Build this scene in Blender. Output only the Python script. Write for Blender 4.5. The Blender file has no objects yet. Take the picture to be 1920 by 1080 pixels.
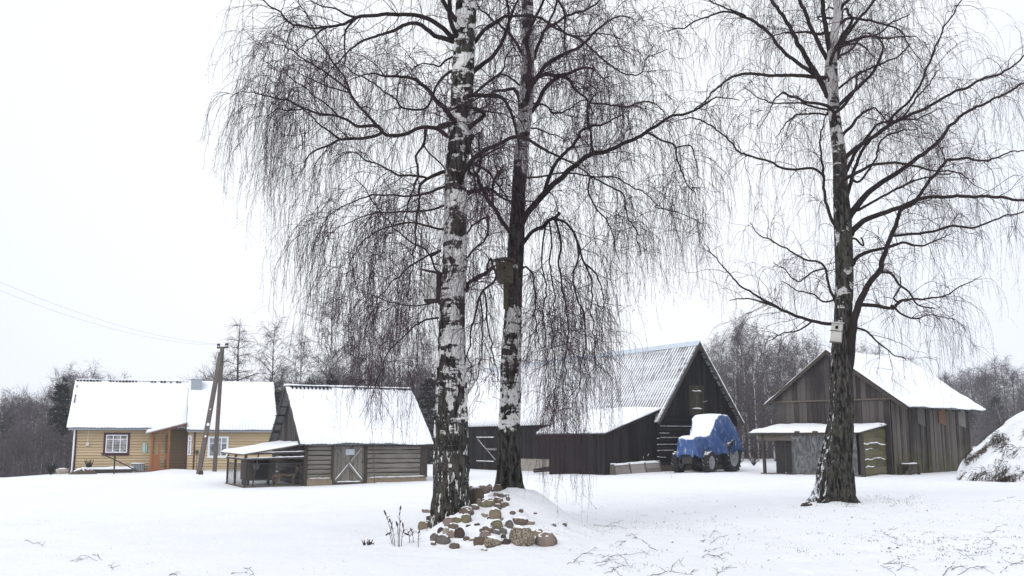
DENOISE = True
HAZE = True
import bpy, math, random
import numpy as np
from mathutils import Vector, Matrix

# ------------------------------------------------------------------ set-up
scene = bpy.context.scene
COL = scene.collection
R = math.radians
PI = math.pi
rng = np.random.default_rng(7)
random.seed(7)

F_PX = 1867.0            # focal length in photo pixels (35 mm)
PITCH = R(8.71)
CAM = np.array([0.0, 0.0, 1.5])
CP, SP = math.cos(PITCH), math.sin(PITCH)


def ray(px, py):
    u = (px - 960.0) / F_PX
    v = (540.0 - py) / F_PX
    return np.array([u, CP - v * SP, SP + v * CP])


def P(px, py, Y):
    """world point seen at photo pixel (px,py) at distance Y in front"""
    d = ray(px, py)
    return CAM + d * (Y / d[1])


def proj(pts):
    p = np.asarray(pts) - CAM
    f = p[..., 1] * CP + p[..., 2] * SP
    u = p[..., 0] / f
    v = (-p[..., 1] * SP + p[..., 2] * CP) / f
    return 960 + u * F_PX, 540 - v * F_PX


# ------------------------------------------------------------------ noise
_tab = np.random.default_rng(3).random((256, 256))


def vnoise(x, y):
    x = np.asarray(x, float); y = np.asarray(y, float)
    xi = np.floor(x).astype(int); yi = np.floor(y).astype(int)
    fx = x - xi; fy = y - yi
    fx = fx * fx * (3 - 2 * fx); fy = fy * fy * (3 - 2 * fy)
    g = lambda a, b: _tab[a & 255, b & 255]
    return ((g(xi, yi) * (1 - fx) + g(xi + 1, yi) * fx) * (1 - fy)
            + (g(xi, yi + 1) * (1 - fx) + g(xi + 1, yi + 1) * fx) * fy) * 2 - 1


def fbm(x, y, oct=4, gain=.5):
    s = 0; a = 1; f = 1
    for i in range(oct):
        s = s + a * vnoise(x * f + 17.3 * i, y * f + 9.1 * i)
        a *= gain; f *= 2.03
    return s


def sstep(a, b, x):
    t = np.clip((np.asarray(x, float) - a) / (b - a), 0, 1)
    return t * t * (3 - 2 * t)


# ------------------------------------------------------------------ terrain
_ctl = np.array([
    (0, 9, 0), (-8, 12, .0), (8, 12, .02), (-4, 20, -.02), (4, 20, .06), (7.2, 22, .17), (10, 26, .15), (0, 26, -.02),
    (-12, 24, -.05), (-10.5, 42, -.42), (-8.75, 43, -.40), (-6, 44.3, -.30), (-4, 45.6, -.23),
    (-16, 36, -.30), (-26, 60, -.33), (-21, 62, -.36), (-15.5, 65, -.40), (-15.5, 50, -.20), (-20, 50, -.30),
    (-31, 60, -.75), (-38, 60, -1.1), (4.5, 48.5, -.22), (1.2, 54, -.38), (7.2, 50, .0), (9.5, 47, .0), (11, 49, .06), (12, 52, .1),
    (14, 40.6, .04), (10.8, 43.9, .05), (15.86, 42, .08), (21.6, 47.6, .15), (12, 46, .08), (18, 34, .1), (19, 35, .1),
    (3, 36, -.12), (8, 36, -.02), (-2, 36, -.2), (-1, 66, -.38), (20, 80, .2), (35, 80, .3), (0, 90, -.3), (-20, 90, -.6),
    (70, 150, .75), (90, 200, .9), (0, 160, 0), (0, 300, .5), (150, 300, 1), (40, 110, .45), (-60, 25, -1.5), (40, 25, .3), (0, -20, 0), (60, 60, .3)])


BUMPS = []          # snow drifted round the stones


def ground_base(x, y):
    x = np.asarray(x, float); y = np.asarray(y, float)
    num = np.zeros(np.broadcast(x, y).shape); den = num.copy()
    for cx, cy, cz in _ctl:
        s2 = 2.0 + (0.05 * abs(cy)) ** 2
        w = 1.0 / ((x - cx) ** 2 + (y - cy) ** 2 + s2) ** 1.6 * s2 ** .5
        num += w * cz; den += w
    return num / den


def ground(x, y):
    x = np.asarray(x, float); y = np.asarray(y, float)
    z = ground_base(x, y)
    # valley that drops away beyond the yard on the left
    z = z - 6.0 * sstep(0, 46, (-x - 26) + (y - 62) * .75) * sstep(-10, 20, y - 45) * sstep(5, -30, x)
    # stone mound under the birches
    q = (np.abs((x - .12) / np.where(x > .12, .78, 1.12))) ** 2.2 + (np.abs((y - 17.3) / np.where(y < 17.3, 2.35, 2.6))) ** 2.3
    z = z + .64 * np.exp(-q)
    z = z + .17 * np.exp(-(((x + .74) / .40) ** 2 + ((y - 15.3) / .55) ** 2))
    for bx, by, bh, br in BUMPS:
        d2 = ((x - bx) ** 2 + (y - by) ** 2) / (br * br)
        z = z + np.where(d2 < 9, bh * np.exp(-d2), 0)
    near = np.exp(-((x + .1) / 2.0) ** 2 - ((y - 15.6) / 2.4) ** 2)
    z = z + .055 * near * (fbm(x * 2.6 + 3, y * 2.6, 3) + 1.1 * np.abs(fbm(x * 4.2, y * 4.2 + 8, 3)))
    # drifts and trampled snow
    far = sstep(60, 25, y)
    z = z + .05 * fbm(x * .16, y * .16, 3) * sstep(200, 20, y)
    right = sstep(0, 4, x + (y - 13) * .1)
    z = z + (.012 + .024 * right) * far * fbm(x * 1.7, y * 1.7 + 50, 3) + .010 * right * far * fbm(x * 7, y * 7, 2)
    # heaps of snow by the house and in front of the tractor
    z = z + .22 * np.exp(-((x + 19.6) / 1.3) ** 2 - ((y - 59.2) / 1.2) ** 2)
    return z


def gz(x, y):
    return float(ground(np.array([x]), np.array([y]))[0])


def at(px, py, y0=7.0, y1=260.0):
    """point where the sight line through a photo pixel meets the ground"""
    d = ray(px, py)
    ts = np.geomspace(y0, y1, 500) / d[1]
    pts = CAM + ts[:, None] * d
    g = ground(pts[:, 0], pts[:, 1])
    below = np.nonzero(pts[:, 2] < g)[0]
    if len(below) == 0:
        return pts[-1]
    i = max(1, below[0])
    a, b = ts[i - 1], ts[i]
    for _ in range(20):
        m = (a + b) / 2; p = CAM + m * d
        if p[2] < gz(p[0], p[1]): b = m
        else: a = m
    return CAM + b * d


STONES = [
    (890.8, 936, 29, 34, 'brown', 'big smooth brown boulder leaning on the right side of the thick birch'),
    (909.5, 917, 21, 13, 'red', 'dark red domed stone on the crest of the mound'),
    (884, 916.5, 10, 8, 'red', 'little dark red stone peeping out behind the big brown boulder'),
    (914, 945, 23, 16, 'olive', 'mossy brown angular stone just right of the big brown boulder'),
    (898, 944, 10, 10, 'pink', 'small pinkish stone tucked under the big brown boulder'),
    (889, 953, 14, 10, 'red', 'reddish stone lying below the big brown boulder'),
    (875, 962, 20, 16, 'red', 'red brown wedge stone with snow close to the birch foot'),
    (874, 975, 15, 15, 'olive', 'greenish upright stone right of the pale olive stone'),
    (861, 977, 18, 13, 'olive', 'pale olive stone dusted with snow at the birch foot'),
    (841.6, 980.5, 17, 14, 'pink', 'pale brown slab leaning against the birch root'),
    (850, 988, 14, 10, 'red', 'reddish stone with a snow hat below the leaning slab'),
    (835.7, 998, 10, 11, 'pale', 'pale grey little stone below the leaning slab'),
    (826, 996, 9, 9, 'dark', 'dark little stone right beside the lowest birch root'),
    (848, 1005, 18, 14, 'pink', 'pink rounded stone left of the dark curved stone'),
    (861, 1002, 15, 17, 'dark', 'dark curved stone with snow lying in its hollow'),
    (814.4, 1010, 13, 13, 'grey', 'grey brown knobbly stone at the left lower edge of the mound'),
    (830, 1015, 22, 15, 'grey', 'dark grey oblong stone at the left foot of the mound'),
    (812.4, 1020, 8, 6, 'red', 'tiny reddish stone, lowest at the left edge'),
    (851.3, 1025, 15, 10, 'brown', 'lone brown stone lying in the snow in front of the mound'),
    (874.6, 1011, 10, 7, 'brown', 'small flat brown stone right of the dark curved stone'),
    (883.7, 1014, 8, 7, 'tan', 'small tan stone beside a bent dry stem'),
    (907, 1032, 10, 4, 'pink', 'flat pink stone almost buried in front of the brown round pair'),
    (803.3, 959, 18, 7, 'pink', 'flat tan slab sticking out left of the birch, the highest there'),
    (806, 974.5, 12, 9, 'dark', 'dark stone left of the birch between the slab and the tan boulder'),
    (797, 987, 21, 14, 'tan', 'tan boulder under thick snow, farthest left of the birch'),
    (907.7, 967.4, 12, 7, 'pink', 'orange tan flat stone alone in the middle of the snow slope'),
    (878.5, 986, 8, 4, 'dark', 'dark chip of stone beside curled dry stems, the left one'),
    (894, 984, 8, 4, 'dark', 'dark chip of stone beside curled dry stems, the right one'),
    (900, 1018, 18, 16, 'brown', 'round brown stone left of the speckled block'),
    (909.6, 1009, 16, 17, 'pink', 'pinkish lumpy stone lodged above the speckled block'),
    (926, 1018.6, 33, 19, 'speck', 'speckled rectangular block in the bottom row'),
    (979, 1011.5, 42, 36, 'speck', 'largest speckled boulder at the front of the mound'),
    (1005.7, 1001, 19, 13, 'tan', 'tan stone wedged between the two biggest front boulders'),
    (1023, 1017, 32, 26, 'pink', 'lumpy pinkish boulder with a snow patch, rightmost of the bottom row'),
    (1037.4, 1017, 12, 18, 'grey', 'narrow grey stone pressed to the right of the pinkish boulder'),
    (950, 1018, 11, 11, 'dark', 'dark round stone left of the largest speckled boulder'),
    (944, 1011, 8, 13, 'dark', 'thin dark upright stone beside the speckled block'),
    (975, 978.4, 24, 13, 'red', 'long red brown stone above the largest speckled boulder'),
    (995, 982, 12, 7, 'pink', 'small pinkish stone at the right end of the long red one'),
    (1038.7, 986, 7, 6, 'red', 'small reddish stone alone in the snow on the right flank'),
    (1058.8, 985, 7, 6, 'grey', 'small grey stone farthest right on the mound'),
    (954.4, 986, 12, 13, 'grey', 'grey brown squarish stone left of the long red stone'),
    (940.8, 977.4, 13, 8, 'brown', 'flat brown oval stone right of the egg shaped one'),
    (928.5, 968, 18, 20, 'tan', 'egg shaped upright tan stone in the middle of the mound'),
    (931, 988, 17, 17, 'olive', 'olive stone with snow under the egg shaped stone'),
    (944, 989.5, 10, 9, 'red', 'small red stone right of the olive snowy one'),
    (915.6, 995.5, 18, 13, 'red', 'reddish brown wide stone left of the olive snowy one'),
    (930.5, 999, 12, 8, 'grey', 'flat grey stone under the olive snowy one'),
    (942.8, 998, 13, 10, 'grey', 'dark grey rounded stone under the small red one'),
    (903, 996, 7, 7, 'brown', 'tiny brown stone at the left of the reddish wide one'),
    (933, 952.5, 11, 10, 'red', 'triangular reddish stone above the egg shaped one'),
    (945.4, 947, 14, 9, 'red', 'red brown tilted slab, lower right of the reddish pair'),
    (933.7, 941, 15, 11, 'red', 'red brown tilted slab, upper left of the reddish pair'),
    (952.5, 937, 6, 10, 'red', 'thin upright reddish stone below the flat grey brown one'),
    (944, 929.6, 18, 7, 'grey', 'flat grey brown slab below the slimmer birch'),
    (930, 929, 8, 7, 'pink', 'small pinkish round stone left of the flat slab'),
    (933.7, 916.5, 14, 11, 'brown', 'round brown stone at the foot of the slimmer birch'),
    (925, 921, 6, 4, 'dark', 'tiny dark stone left of the round brown one on the crest'),
    (961, 962.6, 9, 7, 'red', 'small dark red stone alone on the upper snow slope'),
    (977, 959, 7, 6, 'brown', 'small brown stone in a hollow of the upper snow slope'),
    (1004, 964, 6, 5, 'red', 'tiny red stone on the smooth right snow slope'),
    (917, 972.6, 6, 5, 'dark', 'tiny dark stone just left of the egg shaped one')]
STONE_AT = [at(px, py + h * .30, 9, 26) for px, py, w, h, k_, l_ in STONES]
for (px, py, w, h, k_, l_), p in zip(STONES, STONE_AT):
    s_ = p[1] / F_PX
    BUMPS.append((p[0] + .002 * rng.normal(), p[1] + w * s_ * .8 + .02, .42 * h * s_, .5 * w * s_ + .025))


# ------------------------------------------------------------------ mesh building
class MB:
    """collects geometry for ONE mesh object"""
    def __init__(self):
        self.v = []; self.f = []; self.n = 0

    def add(self, verts, faces):
        verts = np.array(verts, float).reshape(-1, 3)
        self.v.append(verts)
        for f in faces:
            self.f.append([i + self.n for i in f])
        self.n += len(verts)
        return self

    def obox(self, o, ax, ay, az):
        o = np.asarray(o, float); ax = np.asarray(ax, float); ay = np.asarray(ay, float); az = np.asarray(az, float)
        if np.dot(np.cross(ax, ay), az) < 0: ax, ay = ay, ax
        vs = [o, o + ax, o + ax + ay, o + ay, o + az, o + ax + az, o + ax + ay + az, o + ay + az]
        return self.add(vs, [(3, 2, 1, 0), (4, 5, 6, 7), (0, 1, 5, 4), (1, 2, 6, 5), (2, 3, 7, 6), (3, 0, 4, 7)])

    def box(self, x0, x1, y0, y1, z0, z1):
        return self.obox((x0, y0, z0), (x1 - x0, 0, 0), (0, y1 - y0, 0), (0, 0, z1 - z0))

    def bar(self, a, b, w, h, up=(0, 0, 1)):
        """rectangular bar from a to b, w across, h along up"""
        a = np.asarray(a, float); b = np.asarray(b, float)
        t = b - a; L = np.linalg.norm(t); t = t / L
        s = np.cross(t, up)
        if np.linalg.norm(s) < 1e-4: s = np.cross(t, (1, 0, 0))
        s = s / np.linalg.norm(s); u = np.cross(s, t)
        return self.obox(a - s * w / 2 - u * h / 2, t * L, s * w, u * h)

    def prism(self, poly, ext):
        poly = np.asarray(poly, float); ext = np.asarray(ext, float); n = len(poly)
        nrm = np.zeros(3)
        for i in range(n): nrm += np.cross(poly[i], poly[(i + 1) % n])
        if np.dot(nrm, ext) > 0: poly = poly[::-1]
        vs = np.concatenate([poly, poly + ext])
        fs = [tuple(range(n)), tuple(range(2 * n - 1, n - 1, -1))]
        for i in range(n):
            j = (i + 1) % n
            fs.append((j, i, i + n, j + n))
        return self.add(vs, fs)

    def grid(self, V, flip=False):
        V = np.asarray(V, float); a, b = V.shape[:2]
        fs = []
        for i in range(a - 1):
            for j in range(b - 1):
                q = (i * b + j, i * b + j + 1, (i + 1) * b + j + 1, (i + 1) * b + j)
                fs.append(q[::-1] if flip else q)
        return self.add(V.reshape(-1, 3), fs)

    def tube(self, pts, rad, k=6, cap=True):
        pts = np.asarray(pts, float)
        rad = np.broadcast_to(np.asarray(rad, float), (len(pts),))
        V, Q = tubes(pts[None], rad[None], k)
        fs = [tuple(q) for q in Q]
        if cap:
            n = len(pts)
            fs.append(tuple(range(k - 1, -1, -1))); fs.append(tuple(range((n - 1) * k, n * k)))
        return self.add(V, fs)

    def lathe(self, c, axis, prof, k=24):
        """prof: list of (radius, along)"""
        axis = np.asarray(axis, float) / np.linalg.norm(axis)
        s = np.cross(axis, (0, 0, 1))
        if np.linalg.norm(s) < .1: s = np.cross(axis, (1, 0, 0))
        s /= np.linalg.norm(s); u = np.cross(axis, s)
        n = len(prof); vs = []
        for r, h in prof:
            for i in range(k):
                a = 2 * PI * i / k
                vs.append(np.asarray(c) + axis * h + s * r * math.cos(a) + u * r * math.sin(a))
        fs = []
        for i in range(n - 1):
            for j in range(k):
                jj = (j + 1) % k
                fs.append((i * k + j, i * k + jj, (i + 1) * k + jj, (i + 1) * k + j))
        return self.add(vs, fs)

    def build(self, name, mat, parent=None, smooth=False):
        v = np.concatenate(self.v) if self.v else np.zeros((0, 3))
        me = bpy.data.meshes.new(name)
        me.from_pydata(v.tolist(), [], self.f)
        me.update()
        return link(name, me, mat, parent, smooth)


def build_each(mb, name, mat, parent=None, smooth=False):
    """one object for every separate piece collected in mb"""
    v = np.concatenate(mb.v); par = list(range(len(v)))

    def find(i):
        while par[i] != i: par[i] = par[par[i]]; i = par[i]
        return i
    for f in mb.f:
        for q in f[1:]: par[find(q)] = find(f[0])
    groups = {}
    for f in mb.f: groups.setdefault(find(f[0]), []).append(f)
    outs = []
    for fs in groups.values():
        ids = sorted({i for f in fs for i in f}); mp = {i: k for k, i in enumerate(ids)}
        outs.append(MB().add(v[ids], [[mp[i] for i in f] for f in fs]).build(name, mat, parent, smooth))
    return outs


def link(name, me, mat, parent=None, smooth=False):
    if mat: me.materials.append(mat)
    if smooth: me.polygons.foreach_set('use_smooth', np.ones(len(me.polygons), bool))
    o = bpy.data.objects.new(name, me)
    COL.objects.link(o)
    if parent: o.parent = parent
    return o


def tubes(Pts, Rad, k):
    """Pts (M,n,3), Rad (M,n) -> verts, quads"""
    M, n = Pts.shape[:2]
    T = np.gradient(Pts, axis=1)
    T /= np.linalg.norm(T, axis=2, keepdims=True) + 1e-12
    mean = np.abs(T.mean(1))
    ref = np.zeros((M, 3)); ref[np.arange(M), np.argmin(mean, 1)] = 1
    N = np.cross(T, ref[:, None, :]); N /= np.linalg.norm(N, axis=2, keepdims=True) + 1e-9
    B = np.cross(T, N)
    a = np.arange(k) * 2 * PI / k
    V = (Pts[:, :, None, :] + Rad[:, :, None, None] * (np.cos(a)[None, None, :, None] * N[:, :, None, :]
         + np.sin(a)[None, None, :, None] * B[:, :, None, :]))
    base = (np.arange(M) * n * k)[:, None, None]
    i = (np.arange(n - 1) * k)[None, :, None]; j = np.arange(k)[None, None, :]; jj = (j + 1) % k
    Q = np.stack([base + i + j, base + i + jj, base + i + k + jj, base + i + k + j], -1).reshape(-1, 4)
    return V.reshape(-1, 3), Q


class Big:
    """fast collector of quads for very many thin strands (one mesh object)"""
    def __init__(self): self.V = []; self.Q = []; self.n = 0

    def add(self, V, Q):
        self.V.append(V); self.Q.append(Q + self.n); self.n += len(V)

    def strands(self, Pts, Rad, k=3):
        if len(Pts): self.add(*tubes(Pts, Rad, k))

    def build(self, name, mat, parent=None, smooth=True, origin=(0, 0, 0)):
        V = np.concatenate(self.V) - np.asarray(origin); Q = np.concatenate(self.Q)
        me = quad_mesh(name, V, Q)
        return link(name, me, mat, parent, smooth)


def quad_mesh(name, V, Q):
    me = bpy.data.meshes.new(name)
    me.vertices.add(len(V)); me.vertices.foreach_set('co', V.astype(np.float32).ravel())
    me.loops.add(Q.size); me.loops.foreach_set('vertex_index', Q.astype(np.int32).ravel())
    me.polygons.add(len(Q)); me.polygons.foreach_set('loop_start', (np.arange(len(Q)) * 4).astype(np.int32))
    me.update(calc_edges=True)
    return me


# ------------------------------------------------------------------ object bookkeeping
def tag(o, label=None, cat=None, group=None, kind=None):
    if label: o['label'] = label
    if cat: o['category'] = cat
    if group: o['group'] = group
    if kind: o['kind'] = kind
    return o


def thing(name, label, cat, loc=(0, 0, 0), rz=0, group=None):
    o = bpy.data.objects.new(name, None); COL.objects.link(o)
    o.empty_display_size = .2
    o.location = [float(c) for c in loc]; o.rotation_euler = (0, 0, rz)
    return tag(o, label, cat, group)


def copy_tree(o, parent=None):
    c = o.copy(); COL.objects.link(c); c.parent = parent
    for ch in list(o.children): copy_tree(ch, c)
    return c


# ------------------------------------------------------------------ node helpers
class NT:
    def __init__(self, name):
        self.m = bpy.data.materials.new(name); self.m.use_nodes = True
        self.t = self.m.node_tree; self.t.nodes.clear()
        self.out = self.t.nodes.new('ShaderNodeOutputMaterial')
        self.b = self.t.nodes.new('ShaderNodeBsdfPrincipled')
        self.t.links.new(self.b.outputs[0], self.out.inputs[0])
        self._co = None

    def node(self, typ, **kw):
        n = self.t.nodes.new(typ)
        for k, v in kw.items(): setattr(n, k, v)
        return n

    def set(self, inp, v):
        if hasattr(v, 'is_output') or isinstance(v, bpy.types.NodeSocket): self.t.links.new(v, inp)
        else: inp.default_value = v

    def co(self):
        if self._co is None: self._co = self.node('ShaderNodeTexCoord').outputs['Object']
        return self._co

    def noise(self, scale=1, vec=(1, 1, 1), detail=4, rough=.55, dist=0):
        mp = self.node('ShaderNodeMapping'); mp.inputs['Scale'].default_value = vec
        self.t.links.new(self.co(), mp.inputs[0])
        n = self.node('ShaderNodeTexNoise'); n.inputs['Scale'].default_value = scale
        n.inputs['Detail'].default_value = detail; n.inputs['Roughness'].default_value = rough
        n.inputs['Distortion'].default_value = dist
        self.t.links.new(mp.outputs[0], n.inputs['Vector'])
        return n.outputs['Fac']

    def ramp(self, fac, stops):
        n = self.node('ShaderNodeValToRGB'); e = n.color_ramp.elements
        while len(e) < len(stops): e.new(.5)
        for el, (p, c) in zip(e, stops):
            el.position = p
            el.color = (c, c, c, 1) if isinstance(c, (int, float)) else (*c, 1)
        self.set(n.inputs[0], fac)
        return n.outputs[0]

    def math(self, op, a, b=0.0, c=None):
        n = self.node('ShaderNodeMath', operation=op)
        self.set(n.inputs[0], a); self.set(n.inputs[1], b)
        if c is not None: self.set(n.inputs[2], c)
        return n.outputs[0]

    def maprange(self, v, a, b, c=0.0, d=1.0, smooth=True):
        n = self.node('ShaderNodeMapRange'); n.interpolation_type = 'SMOOTHSTEP' if smooth else 'LINEAR'
        self.set(n.inputs[0], v)
        for i, x in enumerate((a, b, c, d)): self.set(n.inputs[i + 1], x)
        return n.outputs[0]

    def mix(self, fac, a, b, mode='MIX'):
        n = self.node('ShaderNodeMix', data_type='RGBA', blend_type=mode)
        self.set(n.inputs[0], fac)
        for i, v in ((6, a), (7, b)):
            self.set(n.inputs[i], (*v, 1) if isinstance(v, tuple) and len(v) == 3 else v)
        return n.outputs[2]

    def z(self):
        s = self.node('ShaderNodeSeparateXYZ'); self.t.links.new(self.co(), s.inputs[0]); return s.outputs[2]

    def normal(self):
        g = self.node('ShaderNodeNewGeometry')
        s = self.node('ShaderNodeSeparateXYZ'); self.t.links.new(g.outputs['Normal'], s.inputs[0])
        return s.outputs

    def island(self):
        return self.node('ShaderNodeNewGeometry').outputs['Random Per Island']

    def bump(self, h, strength=.4, dist=.02):
        n = self.node('ShaderNodeBump'); n.inputs['Strength'].default_value = strength
        n.inputs['Distance'].default_value = dist
        self.set(n.inputs['Height'], h); self.t.links.new(n.outputs[0], self.b.inputs['Normal'])

    def done(self, color, rough=.8, spec=.2, metal=0):
        self.set(self.b.inputs['Base Color'], (*color, 1) if isinstance(color, tuple) and len(color) == 3 else color)
        self.set(self.b.inputs['Roughness'], rough)
        self.b.inputs['Specular IOR Level'].default_value = spec
        self.b.inputs['Metallic'].default_value = metal
        return self.m


SNOW = (.86, .875, .90)


def mat_snow(name='snow', fleck=0.0):
    t = NT(name)
    n = t.noise(6, detail=6); n2 = t.noise(60, detail=3)
    c = t.mix(t.maprange(n, .3, .7), (.84, .86, .89), (.88, .89, .91))
    t.bump(t.math('ADD', t.math('MULTIPLY', n, 1.0), t.math('MULTIPLY', n2, .25)), .35, .04)
    return t.done(c, .75, .15)


def mat_wood(name, c1, c2, along='z', moss=0.0, moss_z=(0, .8), snowy=0.0, streak=1.0, island=.5, rough=.85, mosscol=(.10, .11, .04)):
    t = NT(name)
    vec = {'z': (9, 9, .55), 'x': (.55, 9, 9), 'y': (9, .55, 9)}[along]
    n = t.noise(2.2, vec, 6, .65); n2 = t.noise(.8, (1, 1, 1), 3)
    f = t.math('ADD', t.math('MULTIPLY', n, .65 * streak), t.math('MULTIPLY', t.island(), island))
    f = t.math('ADD', f, t.math('MULTIPLY', t.math('SUBTRACT', n2, .5), .5))
    c = t.mix(t.maprange(f, .26, .84), c1, c2)
    if moss:
        mz = t.maprange(t.z(), moss_z[1], moss_z[0])
        k = t.math('MULTIPLY', mz, t.maprange(t.noise(1.6, (1, 1, .6), 5), .35, .65, 0, moss))
        c = t.mix(k, c, mosscol)
    if snowy:
        N = t.normal()
        k = t.maprange(t.math('ADD', N[2], t.math('MULTIPLY', t.math('SUBTRACT', t.noise(5, detail=5), .5), 1.2)), 1.1 - snowy, 1.25 - snowy)
        c = t.mix(k, c, SNOW)
    t.bump(n, .5, .012)
    return t.done(c, rough, .15)


def mat_plain(name, col, rough=.6, spec=.3, var=.15, metal=0.0, snowy=0.0, scale=4):
    t = NT(name)
    n = t.noise(scale, detail=5)
    a = tuple(min(1, x * (1 + var)) for x in col); b = tuple(x * (1 - var) for x in col)
    c = t.mix(n, b, a)
    if snowy:
        N = t.normal()
        k = t.maprange(t.math('ADD', N[2], t.math('MULTIPLY', t.math('SUBTRACT', t.noise(7, detail=5), .5), 1.0)), 1.1 - snowy, 1.25 - snowy)
        c = t.mix(k, c, SNOW)
    t.bump(n, .15, .01)
    return t.done(c, rough, spec, metal)
# ------------------------------------------------------------------ camera, light, air
cam_d = bpy.data.cameras.new('camera'); cam = bpy.data.objects.new('camera', cam_d); COL.objects.link(cam)
cam_d.sensor_width = 36; cam_d.lens = F_PX / 1920 * 36
cam_d.clip_end = 2000; cam_d.clip_start = .05
cam.location = CAM.tolist(); cam.rotation_euler = (R(90) + PITCH, 0, 0)
cam_d.dof.use_dof = True; cam_d.dof.focus_distance = 17.5; cam_d.dof.aperture_fstop = 4.5
scene.camera = cam

SUN_EL, SUN_AZ = R(42), R(215)
world = bpy.data.worlds.new('World'); scene.world = world; world.use_nodes = True
wt = world.node_tree
for n in list(wt.nodes): wt.nodes.remove(n)
wo = wt.nodes.new('ShaderNodeOutputWorld'); bg = wt.nodes.new('ShaderNodeBackground')
sky = wt.nodes.new('ShaderNodeTexSky'); sky.sky_type = 'NISHITA'; sky.sun_disc = False
sky.sun_elevation = SUN_EL; sky.sun_rotation = SUN_AZ; sky.dust_density = 3; sky.air_density = 1
# an even cloud deck in front of most of the sky
tc = wt.nodes.new('ShaderNodeTexCoord')
cn = wt.nodes.new('ShaderNodeTexNoise'); cn.inputs['Scale'].default_value = 1.6; cn.inputs['Detail'].default_value = 4
wt.links.new(tc.outputs['Generated'], cn.inputs['Vector'])
cr = wt.nodes.new('ShaderNodeValToRGB')
cr.color_ramp.elements[0].position = .3; cr.color_ramp.elements[0].color = (.90, .92, .97, 1)
cr.color_ramp.elements[1].position = .65; cr.color_ramp.elements[1].color = (.955, .975, 1.0, 1)
wt.links.new(cn.outputs['Fac'], cr.inputs[0])
# the sky colour is brightened straight ahead and dimmed towards the sides
dt = wt.nodes.new('ShaderNodeVectorMath'); dt.operation = 'DOT_PRODUCT'
dt.inputs[1].default_value = (-.04, .88, .47)
wt.links.new(tc.outputs['Generated'], dt.inputs[0])
gl = wt.nodes.new('ShaderNodeValToRGB'); gl.color_ramp.interpolation = 'EASE'
gl.color_ramp.elements[0].position = .80; gl.color_ramp.elements[0].color = (.90, .92, .965, 1)
gl.color_ramp.elements[1].position = .95; gl.color_ramp.elements[1].color = (1, 1, 1, 1)
wt.links.new(dt.outputs['Value'], gl.inputs[0])
ml = wt.nodes.new('ShaderNodeMix'); ml.data_type = 'RGBA'; ml.blend_type = 'MULTIPLY'; ml.inputs[0].default_value = 1
wt.links.new(cr.outputs[0], ml.inputs[6]); wt.links.new(gl.outputs[0], ml.inputs[7])
sc_ = wt.nodes.new('ShaderNodeVectorMath'); sc_.operation = 'SCALE'; sc_.inputs['Scale'].default_value = 9.1
wt.links.new(ml.outputs[2], sc_.inputs[0])
mx = wt.nodes.new('ShaderNodeMix'); mx.data_type = 'RGBA'; mx.inputs[0].default_value = .9
wt.links.new(sky.outputs[0], mx.inputs[6]); wt.links.new(sc_.outputs[0], mx.inputs[7])
wt.links.new(mx.outputs[2], bg.inputs[0]); bg.inputs[1].default_value = .1
wt.links.new(bg.outputs[0], wo.inputs[0])

sd = bpy.data.lights.new('sun', 'SUN'); sd.energy = .95; sd.angle = R(40); sd.color = (1, .97, .93)
so = bpy.data.objects.new('sun', sd); COL.objects.link(so)
so.rotation_euler = (R(90) - SUN_EL, 0, PI - SUN_AZ)   # behind the clouds, at the photographer's back and to the left

scene.view_settings.view_transform = 'Standard'; scene.view_settings.look = 'None'
scene.view_settings.exposure = .37; scene.view_settings.gamma = 1
cy = scene.cycles
cy.max_bounces = 6; cy.diffuse_bounces = 3; cy.glossy_bounces = 2; cy.transmission_bounces = 4; cy.transparent_max_bounces = 12
cy.volume_bounces = 1; cy.caustics_reflective = False; cy.caustics_refractive = False
cy.use_denoising = DENOISE
if DENOISE:
    try: cy.denoiser = 'OPENIMAGEDENOISE'; cy.denoising_input_passes = 'RGB_ALBEDO_NORMAL'; cy.denoising_prefilter = 'NONE'
    except Exception: pass

# haze: one closed box of even, pale air round the whole place
hm = bpy.data.materials.new('winter_air'); hm.use_nodes = True
ht = hm.node_tree; ht.nodes.clear()
ho = ht.nodes.new('ShaderNodeOutputMaterial'); hv = ht.nodes.new('ShaderNodeVolumePrincipled')
hv.inputs['Color'].default_value = (.92, .93, .98, 1); hv.inputs['Density'].default_value = .00048
hv.inputs['Anisotropy'].default_value = .2
ht.links.new(hv.outputs[0], ho.inputs['Volume'])
if HAZE:
    tag(MB().box(-270, 270, -40, 400, -11, 24).build('haze', hm), 'pale winter haze filling the air over the whole farmyard', 'haze', kind='stuff')

# ------------------------------------------------------------------ ground
M = {}
M['snow'] = mat_snow()
t = NT('snow_ground')
n1 = t.noise(.5, detail=6); n2 = t.noise(9, detail=6, rough=.65); n3 = t.noise(70, detail=2)
gc = t.mix(t.maprange(n1, .3, .7), (.845, .86, .89), (.88, .89, .91))
t.bump(t.math('ADD', t.math('MULTIPLY', n2, 1.0), t.math('MULTIPLY', n3, .18)), .5, .06)
M['snow_ground'] = t.done(gc, .8, .12)


def graded(c0, c1, step, far, g=1.09):
    a = list(np.arange(c0, c1 + 1e-6, step)); s = step
    hi = a[-1]; up = []
    while hi < far[1]:
        s *= g; hi += s; up.append(min(hi, far[1]))
    s = step; lo = a[0]; dn = []
    while lo > far[0]:
        s *= g; lo -= s; dn.append(max(lo, far[0]))
    return np.array(dn[::-1] + a + up)


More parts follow.
